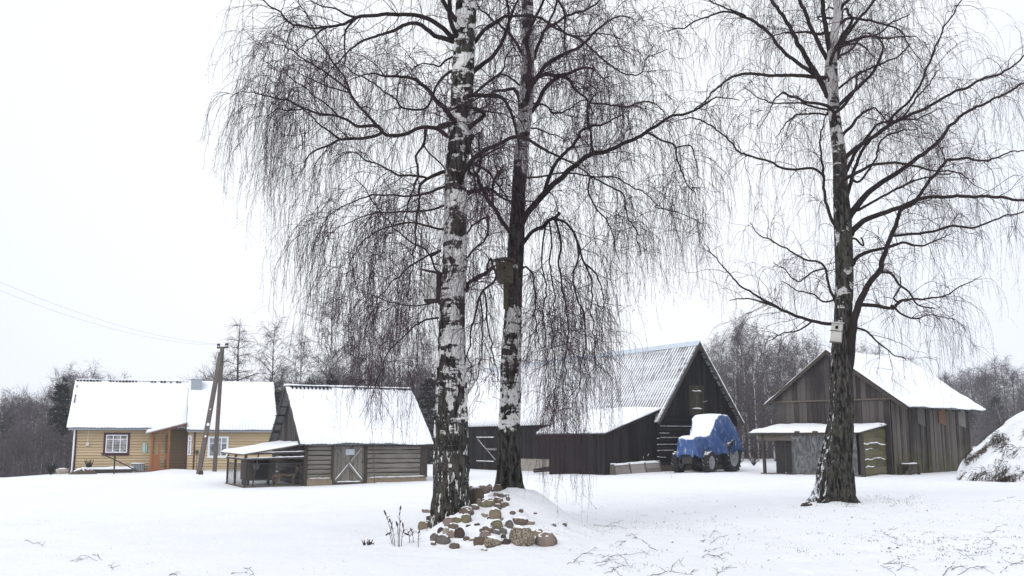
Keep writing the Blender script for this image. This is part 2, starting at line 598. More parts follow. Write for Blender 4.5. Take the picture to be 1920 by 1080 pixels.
gx = graded(-9, 12, .085, (-260, 260), 1.05); gy = graded(9.5, 24, .085, (-35, 390), 1.05)
GX, GY = np.meshgrid(gx, gy, indexing='ij')
GZ = np.concatenate([ground(GX[i:i + 40], GY[i:i + 40]) for i in range(0, len(gx), 40)])
nx, ny = GX.shape
idx = np.arange(nx * ny).reshape(nx, ny)
gq = np.stack([idx[:-1, :-1], idx[1:, :-1], idx[1:, 1:], idx[:-1, 1:]], -1).reshape(-1, 4)
gme = quad_mesh('ground', np.stack([GX, GY, GZ], -1).reshape(-1, 3), gq)
tag(link('ground', gme, M['snow_ground'], None, True), 'snow covered yard and field sloping gently away', 'ground', kind='structure')

# ------------------------------------------------------------------ materials
M['grey_wood'] = mat_wood('grey_planks', (.032, .027, .024), (.13, .115, .104), 'z', moss=.7, moss_z=(.0, 1.6), mosscol=(.11, .115, .045))
M['gable_wood'] = mat_wood('gable_planks', (.026, .022, .021), (.092, .082, .077), 'z')
M['dark_wood'] = mat_wood('dark_planks', (.005, .0045, .005), (.022, .0195, .019), 'z')
M['dark_logs'] = mat_wood('dark_logs', (.005, .0045, .005), (.02, .018, .0175), 'x')
M['dark_logs_side'] = mat_wood('dark_logs_side', (.012, .011, .012), (.032, .03, .03), 'y')
M['log_wood'] = mat_wood('weathered_logs', (.075, .068, .06), (.24, .22, .195), 'x', moss=.55, moss_z=(.1, 1.0), mosscol=(.13, .12, .05))
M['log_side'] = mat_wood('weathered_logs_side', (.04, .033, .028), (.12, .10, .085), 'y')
M['door_wood'] = mat_wood('door_planks', (.085, .08, .072), (.20, .185, .165), 'z')
M['beam'] = mat_wood('old_beam', (.05, .042, .036), (.14, .12, .10), 'x')
M['post'] = mat_wood('old_post', (.024, .02, .018), (.075, .063, .053), 'z')
M['moss_board'] = mat_wood('mossy_boards', (.06, .052, .038), (.165, .145, .105), 'y', moss=.7, moss_z=(2.6, 3.4), mosscol=(.125, .12, .05))
M['orange_board'] = mat_plain('orange_board', (.18, .10, .058), .8, .1, .25)
M['pale_board'] = mat_plain('pale_board', (.19, .178, .17), .8, .1, .2)
M['grey_board'] = mat_plain('grey_board', (.12, .113, .108), .8, .1, .2)
M['clay'] = mat_plain('clay_plinth', (.25, .20, .145), .9, .1, .35, scale=6)
M['concrete'] = mat_plain('concrete_plinth', (.28, .26, .225), .9, .1, .2, scale=3)
M['yellow'] = mat_wood('yellow_cladding', (.50, .385, .235), (.57, .445, .28), 'x', streak=.6, island=.7, rough=.65)
M['house_wall'] = mat_plain('board_shadow_line', (.16, .115, .06), .8, .1, .1)  # dark brown backing colour draws the shadow lines under the boards
M['cream'] = mat_plain('house_plinth', (.62, .56, .47), .8, .2, .08)
M['burgundy'] = mat_plain('burgundy_trim', (.055, .016, .026), .5, .3, .15)
M['white'] = mat_plain('white_paint', (.80, .80, .80), .5, .3, .04)
M['orange'] = mat_plain('orange_varnish', (.29, .11, .042), .45, .35, .15)
M['shade_yellow'] = mat_plain('shaded_yellow_cladding', (.22, .165, .10), .7, .2, .08)  # yellow cladding with the shade under the porch roof put into its colour
M['metal'] = mat_plain('zinc_sheet', (.32, .36, .40), .5, .4, .08, metal=.1)
M['gutter'] = mat_plain('grey_gutter', (.30, .32, .35), .5, .4, .08)
M['roof_sheet'] = mat_plain('corrugated_sheet', (.20, .21, .22), .7, .25, .25)
M['roof_dark'] = mat_plain('roof_gap_shade', (.02, .02, .022), .9, .1, .2)  # near-black colour painted in for the shade inside the corrugation openings
M['black'] = mat_plain('black_gap', (.008, .008, .009), .9, .05, .2)
M['iron'] = mat_plain('rusty_iron', (.06, .05, .045), .7, .3, .3)
M['wire'] = mat_plain('fence_wire', (.06, .06, .062), .5, .4, .15)
M['rubber'] = mat_plain('tyre_rubber', (.022, .022, .024), .75, .25, .3, snowy=.42)
M['rim'] = mat_plain('grey_rim', (.33, .34, .35), .55, .4, .25)
M['chassis'] = mat_plain('dirty_chassis', (.035, .034, .036), .7, .3, .4)
M['pot'] = mat_plain('pale_pot', (.40, .36, .30), .7, .2, .15)
M['teal_cloth'] = mat_plain('teal_cloth', (.42, .55, .52), .9, .1, .15)
M['crate'] = mat_plain('grey_crate', (.13, .13, .14), .6, .3, .15)
M['peat'] = mat_plain('bare_soil', (.10, .08, .062), .95, .1, .4, snowy=.35, scale=5)

t = NT('window_glass')
gn = t.noise(3, detail=4)
t.b.inputs['Roughness'].default_value = .12
M['glass'] = t.done(t.mix(t.maprange(gn, .4, .6), (.10, .115, .135), (.30, .32, .36)), .15, .5)

t = NT('plastic_sheet')
pn = t.noise(3.4, (1, 1, .45), 7, .68, 2.2)
t.bump(pn, .8, .05)
pm = t.done(t.mix(t.maprange(pn, .40, .66), (.065, .065, .07), (.21, .213, .22)), .35, .4)
t.b.inputs['Alpha'].default_value = .8
M['plastic'] = pm


# ------------------------------------------------------------------ building helpers
class Frame:
    """local axes of a building: x along its front, y away, z up; converts photo pixels on a plane y=const to local x and z"""
    def __init__(self, ax, ay, rz, z0=None):
        self.A = np.array([ax, ay]); self.rz = rz
        self.e = np.array([math.cos(rz), math.sin(rz)]); self.n = np.array([-math.sin(rz), math.cos(rz)])
        self.z0 = gz(ax, ay) if z0 is None else z0

    def X(self, px, y=0.0):
        u = None
        # solve including the small pitch effect by iteration on height at eye level
        u = (px - 960) / F_PX / CP
        a = self.A + self.n * y
        return (a[1] * u - a[0]) / (self.e[0] - self.e[1] * u)

    def Y(self, px, x=0.0):
        u = (px - 960) / F_PX / CP
        a = self.A + self.e * x
        return (a[1] * u - a[0]) / (self.n[0] - self.n[1] * u)

    def Z(self, py, x, y=0.0):
        w = self.A + self.e * x + self.n * y
        d = ray(960, py)
        return CAM[2] + d[2] / d[1] * w[1] - self.z0

    def loc(self): return (self.A[0], self.A[1], self.z0)

    def world(self, x, y):
        w = self.A + self.e * x + self.n * y
        return w[0], w[1]

    def g(self, x, y):
        return gz(*self.world(x, y)) - self.z0


def planks(mb, o, ax, length, z0, z1, nrm, w=.15, th=.03, rnd=None, gap=.012, jit=.014):
    """upright boards along a wall; z0, z1 functions of the distance along it"""
    rnd = rnd or random.Random(1)
    o = np.asarray(o, float); ax = np.asarray(ax, float); nrm = np.asarray(nrm, float)
    f0 = z0 if callable(z0) else (lambda s: z0); f1 = z1 if callable(z1) else (lambda s: z1)
    s = 0
    while s < length - .02:
        ww = min(w * rnd.uniform(.75, 1.3), length - s)
        a, b = s + gap / 2, s + ww - gap / 2
        d = nrm * rnd.uniform(0, jit)
        lo = rnd.uniform(-.03, .03)
        up = np.array([0, 0, 1.0])
        mid = (a + b) / 2
        pts = [o + ax * a + up * (f0(a) + lo) + d, o + ax * b + up * (f0(b) + lo) + d]
        if f1(mid) > max(f1(a), f1(b)) + 1e-3 and False: pass
        pts += [o + ax * b + up * f1(b) + d, o + ax * a + up * f1(a) + d]
        if f1(mid) - (f1(a) + f1(b)) / 2 > .01:
            pts.insert(3, o + ax * mid + up * f1(mid) + d)
        mb.prism(pts, nrm * th)
        s += ww
    return mb


def logs(mb, o, ax, length, z0, z1, nrm, h=.2, th=.09, rnd=None, gap=.03, sag=.014):
    """squared logs lying one on the other"""
    rnd = rnd or random.Random(2)
    o = np.asarray(o, float); ax = np.asarray(ax, float); nrm = np.asarray(nrm, float)
    z = z0; k = 0
    while z < z1 - .03:
        hh = min(h * rnd.uniform(.85, 1.15), z1 - z)
        n = max(2, int(length / .45)); d = rnd.uniform(0, .03)
        top = []; bot = []
        for i in range(n + 1):
            s = length * i / n
            e1 = rnd.uniform(-sag, sag) * (0 if i in (0, n) else 1); e2 = rnd.uniform(-sag, sag) * (0 if i in (0, n) else 1)
            top.append(o + ax * s + np.array([0, 0, z + hh - gap + e1])); bot.append(o + ax * s + np.array([0, 0, z + e2]))
        c = .025
        prof = []
        V = np.zeros((n + 1, 7, 3))
        for i in range(n + 1):
            T_, B_ = top[i], bot[i]; up = np.array([0, 0, 1.])
            V[i, 0] = B_ - nrm * .02; V[i, 1] = B_ + nrm * (th - c + d); V[i, 2] = B_ + nrm * (th + d) + up * c
            V[i, 3] = (B_ + T_) / 2 + nrm * (th + d + .012)
            V[i, 4] = T_ + nrm * (th + d) - up * c; V[i, 5] = T_ + nrm * (th - c + d); V[i, 6] = T_ - nrm * .02
        flip = np.dot(np.cross(ax, nrm), (0, 0, 1)) > 0
        mb.grid(V, flip=bool(flip))
        mb.add(V[0], [tuple(range(7))]); mb.add(V[-1], [tuple(range(7))])
        z += hh; k += 1
    return mb


def slab(mb, c00, c10, c11, c01, th=.09, nu=40, nv=14, pitch=0, wave=.02, rough=.02, edge=.05, seed=0, wobble=1.0, sag=0.0, round_=.6):
    """blanket of snow on a sloping roof: corners eave-left, eave-right, top-right, top-left"""
    c00, c10, c11, c01 = [np.asarray(c, float) for c in (c00, c10, c11, c01)]
    U = np.linspace(0, 1, nu + 1)[:, None]; V = np.linspace(0, 1, nv + 1)[None, :]
    L = np.linalg.norm(c10 - c00); H = np.linalg.norm(c01 - c00)
    nrm = np.cross(c10 - c00, c01 - c00); nrm /= np.linalg.norm(nrm)
    x = U * L + 0 * V; y = V * H + 0 * U
    # ragged edges
    ev = edge * fbm(x * 1.3 + seed, 0 * x + seed * 3.1, 3) * (1 - V) * wobble / H
    eu = edge * fbm(0 * y + seed * 2.2, y * 1.1 + seed, 3) * (np.abs(U - .5) * 2) ** 6 / L
    et = edge * .6 * fbm(x * 2.1 + seed * 4, 0 * x + 7, 3) * V ** 8 / H
    uu = np.clip(U + eu, 0, 1); vv = V + ev * (1 - V) + et
    pos = (c00 * ((1 - uu) * (1 - vv))[..., None] + c10 * (uu * (1 - vv))[..., None] + c11 * (uu * vv)[..., None] + c01 * ((1 - uu) * vv)[..., None])
    d = np.minimum(np.minimum(x, L - x), np.minimum(y, H - y))
    prof = 1 - np.exp(-d / (th * round_ + 1e-3))
    t_ = th * (.35 + .65 * prof) * (1 + .25 * fbm(x * .8 + seed, y * .8, 3)) + rough * fbm(x * 2.2, y * 2.2 + seed, 3)
    if pitch:
        t_ = t_ + wave * np.cos(2 * PI * x / pitch) * (np.exp(-y / .22) + .05)
    t_ = np.maximum(t_, .012)
    if sag: pos = pos - np.array([0, 0, 1.0]) * (sag * np.sin(PI * U) * V)[..., None]
    top = pos + nrm * t_[..., None]; bot = pos + nrm * .004
    nU, nV = nu + 1, nv + 1
    ring = [(i, 0) for i in range(nU)] + [(nU - 1, j) for j in range(1, nV)] + [(i, nV - 1) for i in range(nU - 2, -1, -1)] + [(0, j) for j in range(nV - 2, 0, -1)]
    mb.grid(top, flip=True)
    tv = np.array([top[i, j] for i, j in ring]); bv = np.array([bot[i, j] for i, j in ring])
    n = len(ring)
    mb.add(np.concatenate([tv, bv]), [(k, (k + 1) % n + 0, (k + 1) % n + n, k + n)[::-1] for k in range(n)])
    return mb


def corrugated(mb, c00, c10, c11, c01, pitch=.18, amp=.028, per=8, nv=2, th=.012, lift=0.0, edge=0.0, sag=0.0):
    c00, c10, c11, c01 = [np.asarray(c, float) for c in (c00, c10, c11, c01)]
    L = np.linalg.norm(c10 - c00)
    nu = max(8, int(L / pitch * per))
    U = np.linspace(0, 1, nu + 1)[:, None]; V = np.linspace(0, 1, nv + 1)[None, :]
    nrm = np.cross(c10 - c00, c01 - c00); nrm /= np.linalg.norm(nrm)
    pos = (c00 * ((1 - U) * (1 - V))[..., None] + c10 * (U * (1 - V))[..., None] + c11 * (U * V)[..., None] + c01 * ((1 - U) * V)[..., None])
    if sag: pos = pos - np.array([0, 0, 1.0]) * (sag * np.sin(PI * U) * V)[..., None]
    w = (amp * np.cos(2 * PI * U * L / pitch) + lift) + 0 * V
    top = pos + nrm * w[..., None]; bot = top - nrm * th
    mb.grid(top, flip=True); mb.grid(bot)
    for j in (0, nv):
        a = np.stack([top[:, j], bot[:, j]], 1)
        mb.grid(a, flip=(j == nv))
    return mb


def snow_line(mb, a, b, w=.03, h=.018, rnd=None, keep=(0, 1), n=None):
    """a thin line of snow lying along a ledge"""
    a = np.asarray(a, float); b = np.asarray(b, float)
    rnd = rnd or random.Random(5)
    L = np.linalg.norm(b - a); n = n or max(3, int(L / .12))
    p0 = a + (b - a) * keep[0]; p1 = a + (b - a) * keep[1]
    pts = [p0 + (p1 - p0) * i / n + np.array([0, 0, rnd.uniform(-.3, .3) * h]) for i in range(n + 1)]
    rad = [0.002] + [h * rnd.uniform(.55, 1.1) for _ in range(n - 1)] + [0.002]
    mb.tube(pts, rad, 6)
    return mb


def chain_link(mb, o, ax, length, z0, z1, pitch=.085, wr=.0028):
    o = np.asarray(o, float); ax = np.asarray(ax, float); up = np.array([0, 0, 1.])
    H = z1 - z0
    k = -int(H / pitch) - 1
    while k * pitch < length:
        for sgn in (1, -1):
            s0 = k * pitch
            a0, a1 = (s0, s0 + H)
            t0 = max(0, -a0 / H) if a0 < 0 else 0
            t1 = min(1, (length - a0) / H)
            if t1 <= t0: continue
            za, zb = (z0 + H * t0, z0 + H * t1) if sgn > 0 else (z1 - H * t0, z1 - H * t1)
            p = o + ax * (a0 + H * t0) + up * za; q = o + ax * (a0 + H * t1) + up * zb
            mb.tube([p, q], wr, 3, cap=False)
        k += 1
    return mb
# ================================================================== yellow farmhouse
f = Frame(-26.1, 60, R(18), z0=-.34)
HW = f.X(519)
house = thing('farmhouse', 'yellow clapboard farmhouse with snowy roof and burgundy trim', 'house', f.loc(), f.rz)
RZ = f.Z(713, 0, 2.75); EZ = f.Z(803, 0, -.45); WY = -1.0; WEZ = f.Z(807, 8.5, WY - .4)
xw = f.X(363, WY)           # where the wing starts
rd = 2.75
rnd = random.Random(11)


def clapboards(mb, x0, x1, y, z0, z1, h=.165, side=None):
    z = z0
    while z < z1 - .01:
        hh = min(h, z1 - z)
        if side is None:
            mb.prism([(x0, y, z + .022), (x0, y - .05, z + .022), (x0, y - .012, z + hh), (x0, y, z + hh)], (x1 - x0, 0, 0))
        else:
            mb.prism([(x0, y, z), (x0 + side * .028, y, z), (x0 + side * .008, y, z + hh), (x0, y, z + hh)], (0, x1, 0))
        z += hh


mb = MB(); mb.box(0, HW, .0, 5.5, -.6, EZ + .35)
mb.box(xw, HW, WY, .0, -.6, WEZ + .2)
for x0 in (0, HW - .06):
    mb.prism([(x0, 0, EZ + .35), (x0, 5.5, EZ + .35), (x0, rd, RZ - .12)], (.06, 0, 0))
mb.build('wall', M['house_wall'], house); mb = MB()
clapboards(mb, .1, xw, -.002, .12, EZ + .3)
clapboards(mb, xw + .05, HW, WY - .002, .12, WEZ + .15)
mb.build('cladding', M['yellow'], house)
mb = MB(); mb.box(.02, xw, -.05, -.005, -.5, .12); mb.box(xw, HW, WY - .05, WY - .005, -.5, .12)
mb.build('plinth', M['cream'], house)
mb = MB()
mb.box(-.03, .16, -.055, -.004, -.05, EZ + .2); mb.box(-.05, -.004, -.05, .55, -.1, EZ + .35)
mb.box(xw - .02, xw + .1, WY - .06, WY + .3, -.05, WEZ + .1)
x2 = f.X(377, WY); mb.box(x2, x2 + .1, WY - .05, WY - .004, -.05, WEZ + .1)
build_each(mb, 'corner_board', M['burgundy'], house)
mb = MB()
mb.tube([(.03, -.12, EZ - .06), (.02, -.12, 1.0), (.0, -.12, .1), (-.02, -.25, 0)], .05, 8)
mb.build('downpipe', M['white'], house)
mb = MB(); mb.tube([(-.3, -.43, EZ - .05), (xw - 1.2, -.43, EZ - .05)], .055, 8); mb.tube([(xw + .05, WY - .38, WEZ - .05), (HW + .2, WY - .38, WEZ - .05)], .05, 8)
mb.box(-.3, xw, -.4, -.002, EZ - .03, EZ + .02); mb.box(xw, HW + .2, WY - .36, WY - .002, WEZ - .03, WEZ + .02)
build_each(mb, 'gutter', M['gutter'], house)
x0r, x1r = -.4, HW + .25
roof = MB()
corrugated(roof, (x0r, -.45, EZ), (xw + .3, -.45, EZ), (xw + .3, rd, RZ), (x0r, rd, RZ), .19, .028)
corrugated(roof, (xw - .02, WY - .4, WEZ), (x1r, WY - .4, WEZ), (x1r, rd, RZ + .01), (xw - .02, rd, RZ + .01), .19, .028)
roof.add([(x0r, rd, RZ), (x1r, rd, RZ), (x1r, 6, EZ), (x0r, 6, EZ)], [(0, 1, 2, 3)])
# upright cheek where the wing roof stands proud of the main roof
roof.prism([(xw - .02, WY - .4, WEZ - .02), (xw - .02, rd, RZ), (xw - .02, -.45, EZ)], (.05, 0, 0))
roof_o = roof.build('roof', M['roof_sheet'], house)
sn = MB()
k = .035
slab(sn, (x0r, -.5, EZ + k), (xw + .1, -.5, EZ + k), (xw + .1, rd - .09, RZ - .085 + k), (x0r, rd - .09, RZ - .085 + k), .1, 240, 16, .19, .028, .012, .03, 1)
slab(sn, (xw + .0, WY - .45, WEZ + k), (x1r, WY - .45, WEZ + k), (x1r, rd + .0, RZ + k + .03), (xw + .0, rd + .0, RZ + k + .03), .1, 200, 16, .19, .024, .012, .03, 2)
slab(sn, (x0r, rd - .1, RZ + .02), (xw + .6, rd - .1, RZ + .02), (xw + .6, rd + .25, RZ + .03), (x0r, rd + .25, RZ + .03), .07, 90, 4, 0, 0, .008, .02, 3)
sn.build('snow_cover', M['snow'], roof_o, True)
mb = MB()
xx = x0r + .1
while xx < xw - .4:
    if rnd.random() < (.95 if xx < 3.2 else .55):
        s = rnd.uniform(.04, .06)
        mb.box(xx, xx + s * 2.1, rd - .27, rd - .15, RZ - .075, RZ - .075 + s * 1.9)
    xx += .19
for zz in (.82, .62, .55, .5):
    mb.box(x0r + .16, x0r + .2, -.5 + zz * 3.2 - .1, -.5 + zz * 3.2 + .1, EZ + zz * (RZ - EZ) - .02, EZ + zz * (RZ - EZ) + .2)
build_each(mb, 'ridge_gap_shade', M['roof_dark'], roof_o)  # solid dark boxes stand in for shaded openings under the ridge
# chimney clad in zinc
cx0, cx1 = f.X(367, 2.1), f.X(387, 2.1)
ch = MB(); ch.box(cx0, cx1, 1.75, 2.4, RZ - 1.2, RZ + .12); ch.box(cx0 - .03, cx1 + .03, 1.72, 2.43, RZ + .12, RZ + .16)
ch.box(cx0 - .05, cx1 + .05, 1.5, 1.75, RZ - 1.06, RZ - .98)
ch.build('chimney', M['metal'], roof_o)
sn = MB(); slab(sn, (cx0 - .1, 1.4, RZ - 1.08), (cx1 + .1, 1.4, RZ - 1.08), (cx1 + .1, 1.75, RZ - .9), (cx0 - .1, 1.75, RZ - .9), .05, 8, 4, seed=4)
sn.build('snow_cap', M['snow'], roof_o, True)


def window(parent, x0, x1, z0, z1, y, cols, trim, bar_at=.72, casing=.1, name='window', label=None):
    w = MB()
    if trim:
        for a, b, c, d in ((x0 - casing, x0, z0 - casing, z1 + casing), (x1, x1 + casing, z0 - casing, z1 + casing), (x0, x1, z1, z1 + casing), (x0 - casing * .6, x1 + casing * .6, z0 - casing, z0)):
            pass
        w.box(x0 - casing, x0, y - .06, y, z0 - casing, z1 + casing); w.box(x1, x1 + casing, y - .06, y, z0 - casing, z1 + casing)
        w.box(x0, x1, y - .058, y, z1, z1 + casing); w.box(x0 - casing - .04, x1 + casing + .04, y - .09, y, z0 - casing - .03, z0 - casing)
        w.box(x0, x1, y - .058, y, z0 - casing, z0)
    wo_ = w.build(name, trim, parent) if trim else None
    if wo_ is None:
        wo_ = MB().box(x0 - .02, x1 + .02, y - .02, y, z0 - .02, z1 + .02).build(name, M['white'], parent)
    if label: wo_['label'] = label
    g = MB(); g.box(x0, x1, y - .034, y - .024, z0, z1); g.build('pane', M['glass'], wo_)
    fr = MB(); t_ = .06; yy = y - .055
    fr.box(x0, x0 + t_, yy, y - .022, z0, z1); fr.box(x1 - t_, x1, yy, y - .022, z0, z1)
    fr.box(x0 + t_, x1 - t_, yy, y - .022, z0, z0 + t_); fr.box(x0 + t_, x1 - t_, yy, y - .022, z1 - t_, z1)
    for c in range(1, cols):
        xc = x0 + (x1 - x0) * c / cols; fr.box(xc - t_ / 2, xc + t_ / 2, yy + .002, y - .022, z0 + t_, z1 - t_)
    zb = z0 + (z1 - z0) * bar_at
    fr.box(x0 + t_, x1 - t_, yy + .004, y - .022, zb - .022, zb + .022)
    fr.build('frame', M['white'], wo_)
    return wo_


xa, xb = f.X(216), f.X(256)
window(house, xa, xb, f.Z(849, xa), f.Z(815, xa), -.012, 3, M['burgundy'], .74, .12, label='white triple window in burgundy casing')
xa, xb = f.X(405, WY), f.X(439, WY)
window(house, xa, xb, f.Z(856, xa, WY), f.Z(820, xa, WY), WY - .03, 3, M['white'], .7, .06, label='white framed three part window without burgundy casing')
xa, xb = f.X(366.5, WY), f.X(372.5, WY)
window(house, xa, xb, f.Z(853, xa, WY), f.Z(817, xa, WY), WY - .03, 1, None, .75, .03, label='narrow upright window beside the porch')
# wall lamp, meter box
xl = f.X(183); mb = MB(); mb.box(xl - .09, xl + .09, -.14, -.03, f.Z(836, xl), f.Z(829, xl)); mb.box(xl - .02, xl + .02, -.05, -.03, f.Z(829, xl), EZ)
mb.build('meter_box', M['cream'], house)
xl = f.X(446, WY); MB().tube([(xl, WY - .05, WEZ - .1), (xl, WY - .16, WEZ - .14)], [.04, .06], 8).build('wall_lamp', M['gutter'], house)
# porch
px0, px1, px2 = f.X(299, -.9), f.X(333, -1.05), xw - .02
porch = MB()
zt0, zt1 = f.Z(810, px0, -1.0), f.Z(801, px1, -1.0); zb_ = .0
yA = -1.15
zroof = lambda x: zt0 + (zt1 - zt0) * (x - px0) / (px1 - px0)
for x in (px0, px0 + .42, px1 - .1):
    porch.box(x, x + .12, yA, yA + .12, .1, zroof(x) - .02)
porch.box(px0, px0 + .1, -.12, -.03, .1, zroof(px0) - .02)
for z in (.14, .98, .8):
    porch.bar((px0 + .1, yA + .05, z), (px1 - .1, yA + .05, z), .07, .085)
    porch.bar((px0 + .05, yA + .1, z), (px0 + .05, -.1, z), .07, .085)
porch.bar((px0 - .05, yA + .05, zroof(px0) - .07), (px2, yA + .05, zroof(px2) - .07), .08, .1)
porch.bar((px0 + .05, yA, zroof(px0) - .07), (px0 + .05, 0, zroof(px0) - .07), .08, .1)
porch_o = porch.build('porch', M['orange'], house); porch_o['label'] = 'orange timber porch with open side'
mb = MB(); mb.box(px0 - .05, px2, yA - .02, -.1, -.25, .12)
mb.build('deck', M['orange'], porch_o)
mb = MB(); mb.box(px0 + .12, px1 - .2, yA - .45, yA - .05, -.3, .02); mb.build('step', M['concrete'], porch_o)
mb = MB(); mb.box(px0 + .1, px0 + .44, yA + .04, yA + .05, .18, .94); mb.build('panel', M['orange'], porch_o)
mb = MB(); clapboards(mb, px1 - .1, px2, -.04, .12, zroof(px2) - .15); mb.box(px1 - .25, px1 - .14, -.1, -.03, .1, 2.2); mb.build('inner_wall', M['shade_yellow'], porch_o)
sn = MB(); k = .02
c = [(px0 - .3, yA - .35, zroof(px0 - .3) + k), (px2 + .02, yA - .35, zroof(px2) + k), (px2 + .02, -.3, zroof(px2) + .12), (px0 - .3, -.3, zroof(px0 - .3) + .12)]
sh = MB(); sh.add([np.array(q) - (0, 0, .01) for q in c] + [np.array(q) - (0, 0, .05) for q in c], [(0, 1, 2, 3), (7, 6, 5, 4), (0, 4, 5, 1), (1, 5, 6, 2), (2, 6, 7, 3), (3, 7, 4, 0)])
pr = sh.build('porch_roof', M['gutter'], porch_o)
slab(sn, *c, .12, 24, 10, seed=6)
sn_o = sn.build('porch_snow', M['snow'], porch_o, True)


def local_thing(name, label, cat, fr, x, y, z=None, rz=0, group=None):
    w = fr.world(x, y)
    return thing(name, label, cat, (w[0], w[1], (gz(*w) if z is None else z + fr.z0)), fr.rz + rz, group)


# small things by the house
x = f.X(277, -.5); r = local_thing('ventilation_unit', 'grey slatted ventilation unit standing by the yellow wall near the porch', 'ventilation unit', f, x, -.45)
mb = MB(); mb.box(-.38, .38, -.2, .2, .05, .5); mb.build('body', M['crate'], r)
mb = MB()
for k in range(8): mb.box(-.36 + k * .092, -.31 + k * .092, -.225, -.2, .08, .47)
mb.build('slat', M['gutter'], r)
sn = MB(); slab(sn, (-.4, -.22, .5), (.4, -.22, .5), (.4, .22, .5), (-.4, .22, .5), .05, 10, 6, seed=8); sn.build('snow_cap', M['snow'], r, True)

x = f.X(287, -.1); r = local_thing('hanging_cloth', 'pale teal cloth hanging on the yellow wall left of the porch', 'cloth', f, x, -.08, f.Z(838, x))
V = np.zeros((10, 6, 3))
for i in range(10):
    for j in range(6):
        s = i / 9; q = j / 5 - .5
        wd = .06 + .24 * math.sin(PI * min(1, .15 + s * .75)); V[i, j] = (q * wd + .05 * s, -.03 - .03 * math.cos(q * 9), .28 - .62 * s - .1 * abs(q))
mb = MB(); mb.grid(V); mb.grid(V + (0, .015, 0), True); mb.build('cloth', M['teal_cloth'], r, True)

x = f.X(140, -.5); r = local_thing('water_basin', 'pale round basin with snow under the downpipe', 'basin', f, x, -.5)
mb = MB(); mb.lathe((0, 0, 0), (0, 0, 1), [(.22, -.05), (.34, .12), (.36, .3), (.33, .3), (.3, .22), (0, .2)], 20); mb.build('basin', M['pot'], r, True)
sn = MB(); sn.lathe((0, 0, .2), (0, 0, 1), [(.31, .02), (.26, .1), (.14, .14), (0, .15)], 16); sn.build('snow_cap', M['snow'], r, True)

# snowy flower bed with its edge, sloping handrail
x = f.X(178, -2.2); r = local_thing('flower_bed', 'dark soil flower bed under a snow cap before the house', 'flower bed', f, x, -2.0)
V = []
mb = MB()
V = np.zeros((13, 21, 3))
for i in range(13):
    for j in range(21):
        a = j / 20 * 2 * PI; h = i / 12
        rr = math.sqrt(max(0, 1 - h ** 2.2)) if i else 1
        rr *= 1 + .18 * vnoise(math.cos(a) * 2 + 4, math.sin(a) * 2 + h * 2)
        V[i, j] = (rr * .8 * math.cos(a), rr * .55 * math.sin(a), -.25 + .62 * h)
mb.grid(V); mb.build('soil', M['peat'], r, True)
x = f.X(215, -.6); r = local_thing('bed_edging', 'low dark edging board with snow along the yellow wall', 'edging', f, x, -1.1, rz=R(4))
mb = MB(); mb.box(-1.0, 1.6, -.06, .06, -.1, .22); mb.build('board', M['post'], r)
sn = MB(); slab(sn, (-1.2, -.1, .22), (1.7, -.1, .22), (1.7, .5, .3), (-1.2, .5, .3), .1, 30, 8, seed=12); sn.build('snow_cap', M['snow'], r, True)

a = P(189, 850, 58.6); b = P(256, 882, 57.4); c0 = P(215.5, 856, 58.2)
r = thing('handrail', 'thin sloping wooden handrail on one post before the house', 'handrail', (c0[0], c0[1], gz(c0[0], c0[1])))
o_ = np.array(r.location)
mb = MB(); mb.tube([a - o_, (a + b) / 2 - o_ + (0, 0, .01), b - o_], .035, 6); mb.build('rail', M['post'], r)
mb = MB(); mb.tube([(0, 0, -.2), (0, 0, c0[2] - o_[2] + .1)], .045, 6); mb.build('post', M['post'], r)


def shrub(name, label, cat, loc, h, w, n, mat, seed=0, group=None, leafy=False):
    rs = np.random.default_rng(seed)
    r = thing(name, label, cat, loc, 0, group)
    b = Big()
    for lv in range(2):
        m = n if lv == 0 else n * 4
        st = np.zeros((m, 3)); a = rs.uniform(0, 2 * PI, m)
        if lv == 1:
            pk = rs.integers(0, n, m); tt = rs.uniform(.3, .95, m); st = prev[pk, (tt * 7).astype(int)]
        d = np.stack([np.cos(a) * rs.uniform(.1, w / h, m), np.sin(a) * rs.uniform(.1, w / h, m), np.ones(m) * (1 if lv == 0 else .6)], 1)
        d /= np.linalg.norm(d, axis=1, keepdims=True)
        L = h * rs.uniform(.6, 1.1, m) * (1 if lv == 0 else .35)
        s_ = np.linspace(0, 1, 8)
        pts = st[:, None] + d[:, None] * (L[:, None] * s_[None])[..., None] + (rs.normal(0, .02 * h, (m, 8, 3))) * s_[None, :, None]
        b.strands(pts, np.linspace(.012 if lv == 0 else .006, .003, 8)[None].repeat(m, 0) * (2 if leafy else 1), 4)
        prev = pts
    b.build('branches', mat, r)
    return r


M['twig_far'] = mat_plain('bare_twigs', (.05, .038, .036), .9, .1, .3, snowy=.2)
M['evergreen'] = mat_plain('dark_evergreen', (.028, .036, .026), .9, .1, .4, snowy=.3, scale=10)
x = f.X(187, -1.0); w = f.world(x, -.9); shrub('garden_shrub', 'small dark evergreen shrub by the yellow wall above the flower bed', 'shrub', (w[0], w[1], gz(*w)), .75, .3, 24, M['evergreen'], 3, None, True)
x = f.X(121, -1.0); w = f.world(x, -1.4); shrub('garden_shrub', 'dark bushy shrub at the far left corner of the farmhouse', 'shrub', (w[0], w[1], gz(*w) - .05), .8, .6, 30, M['evergreen'], 4, None, True)

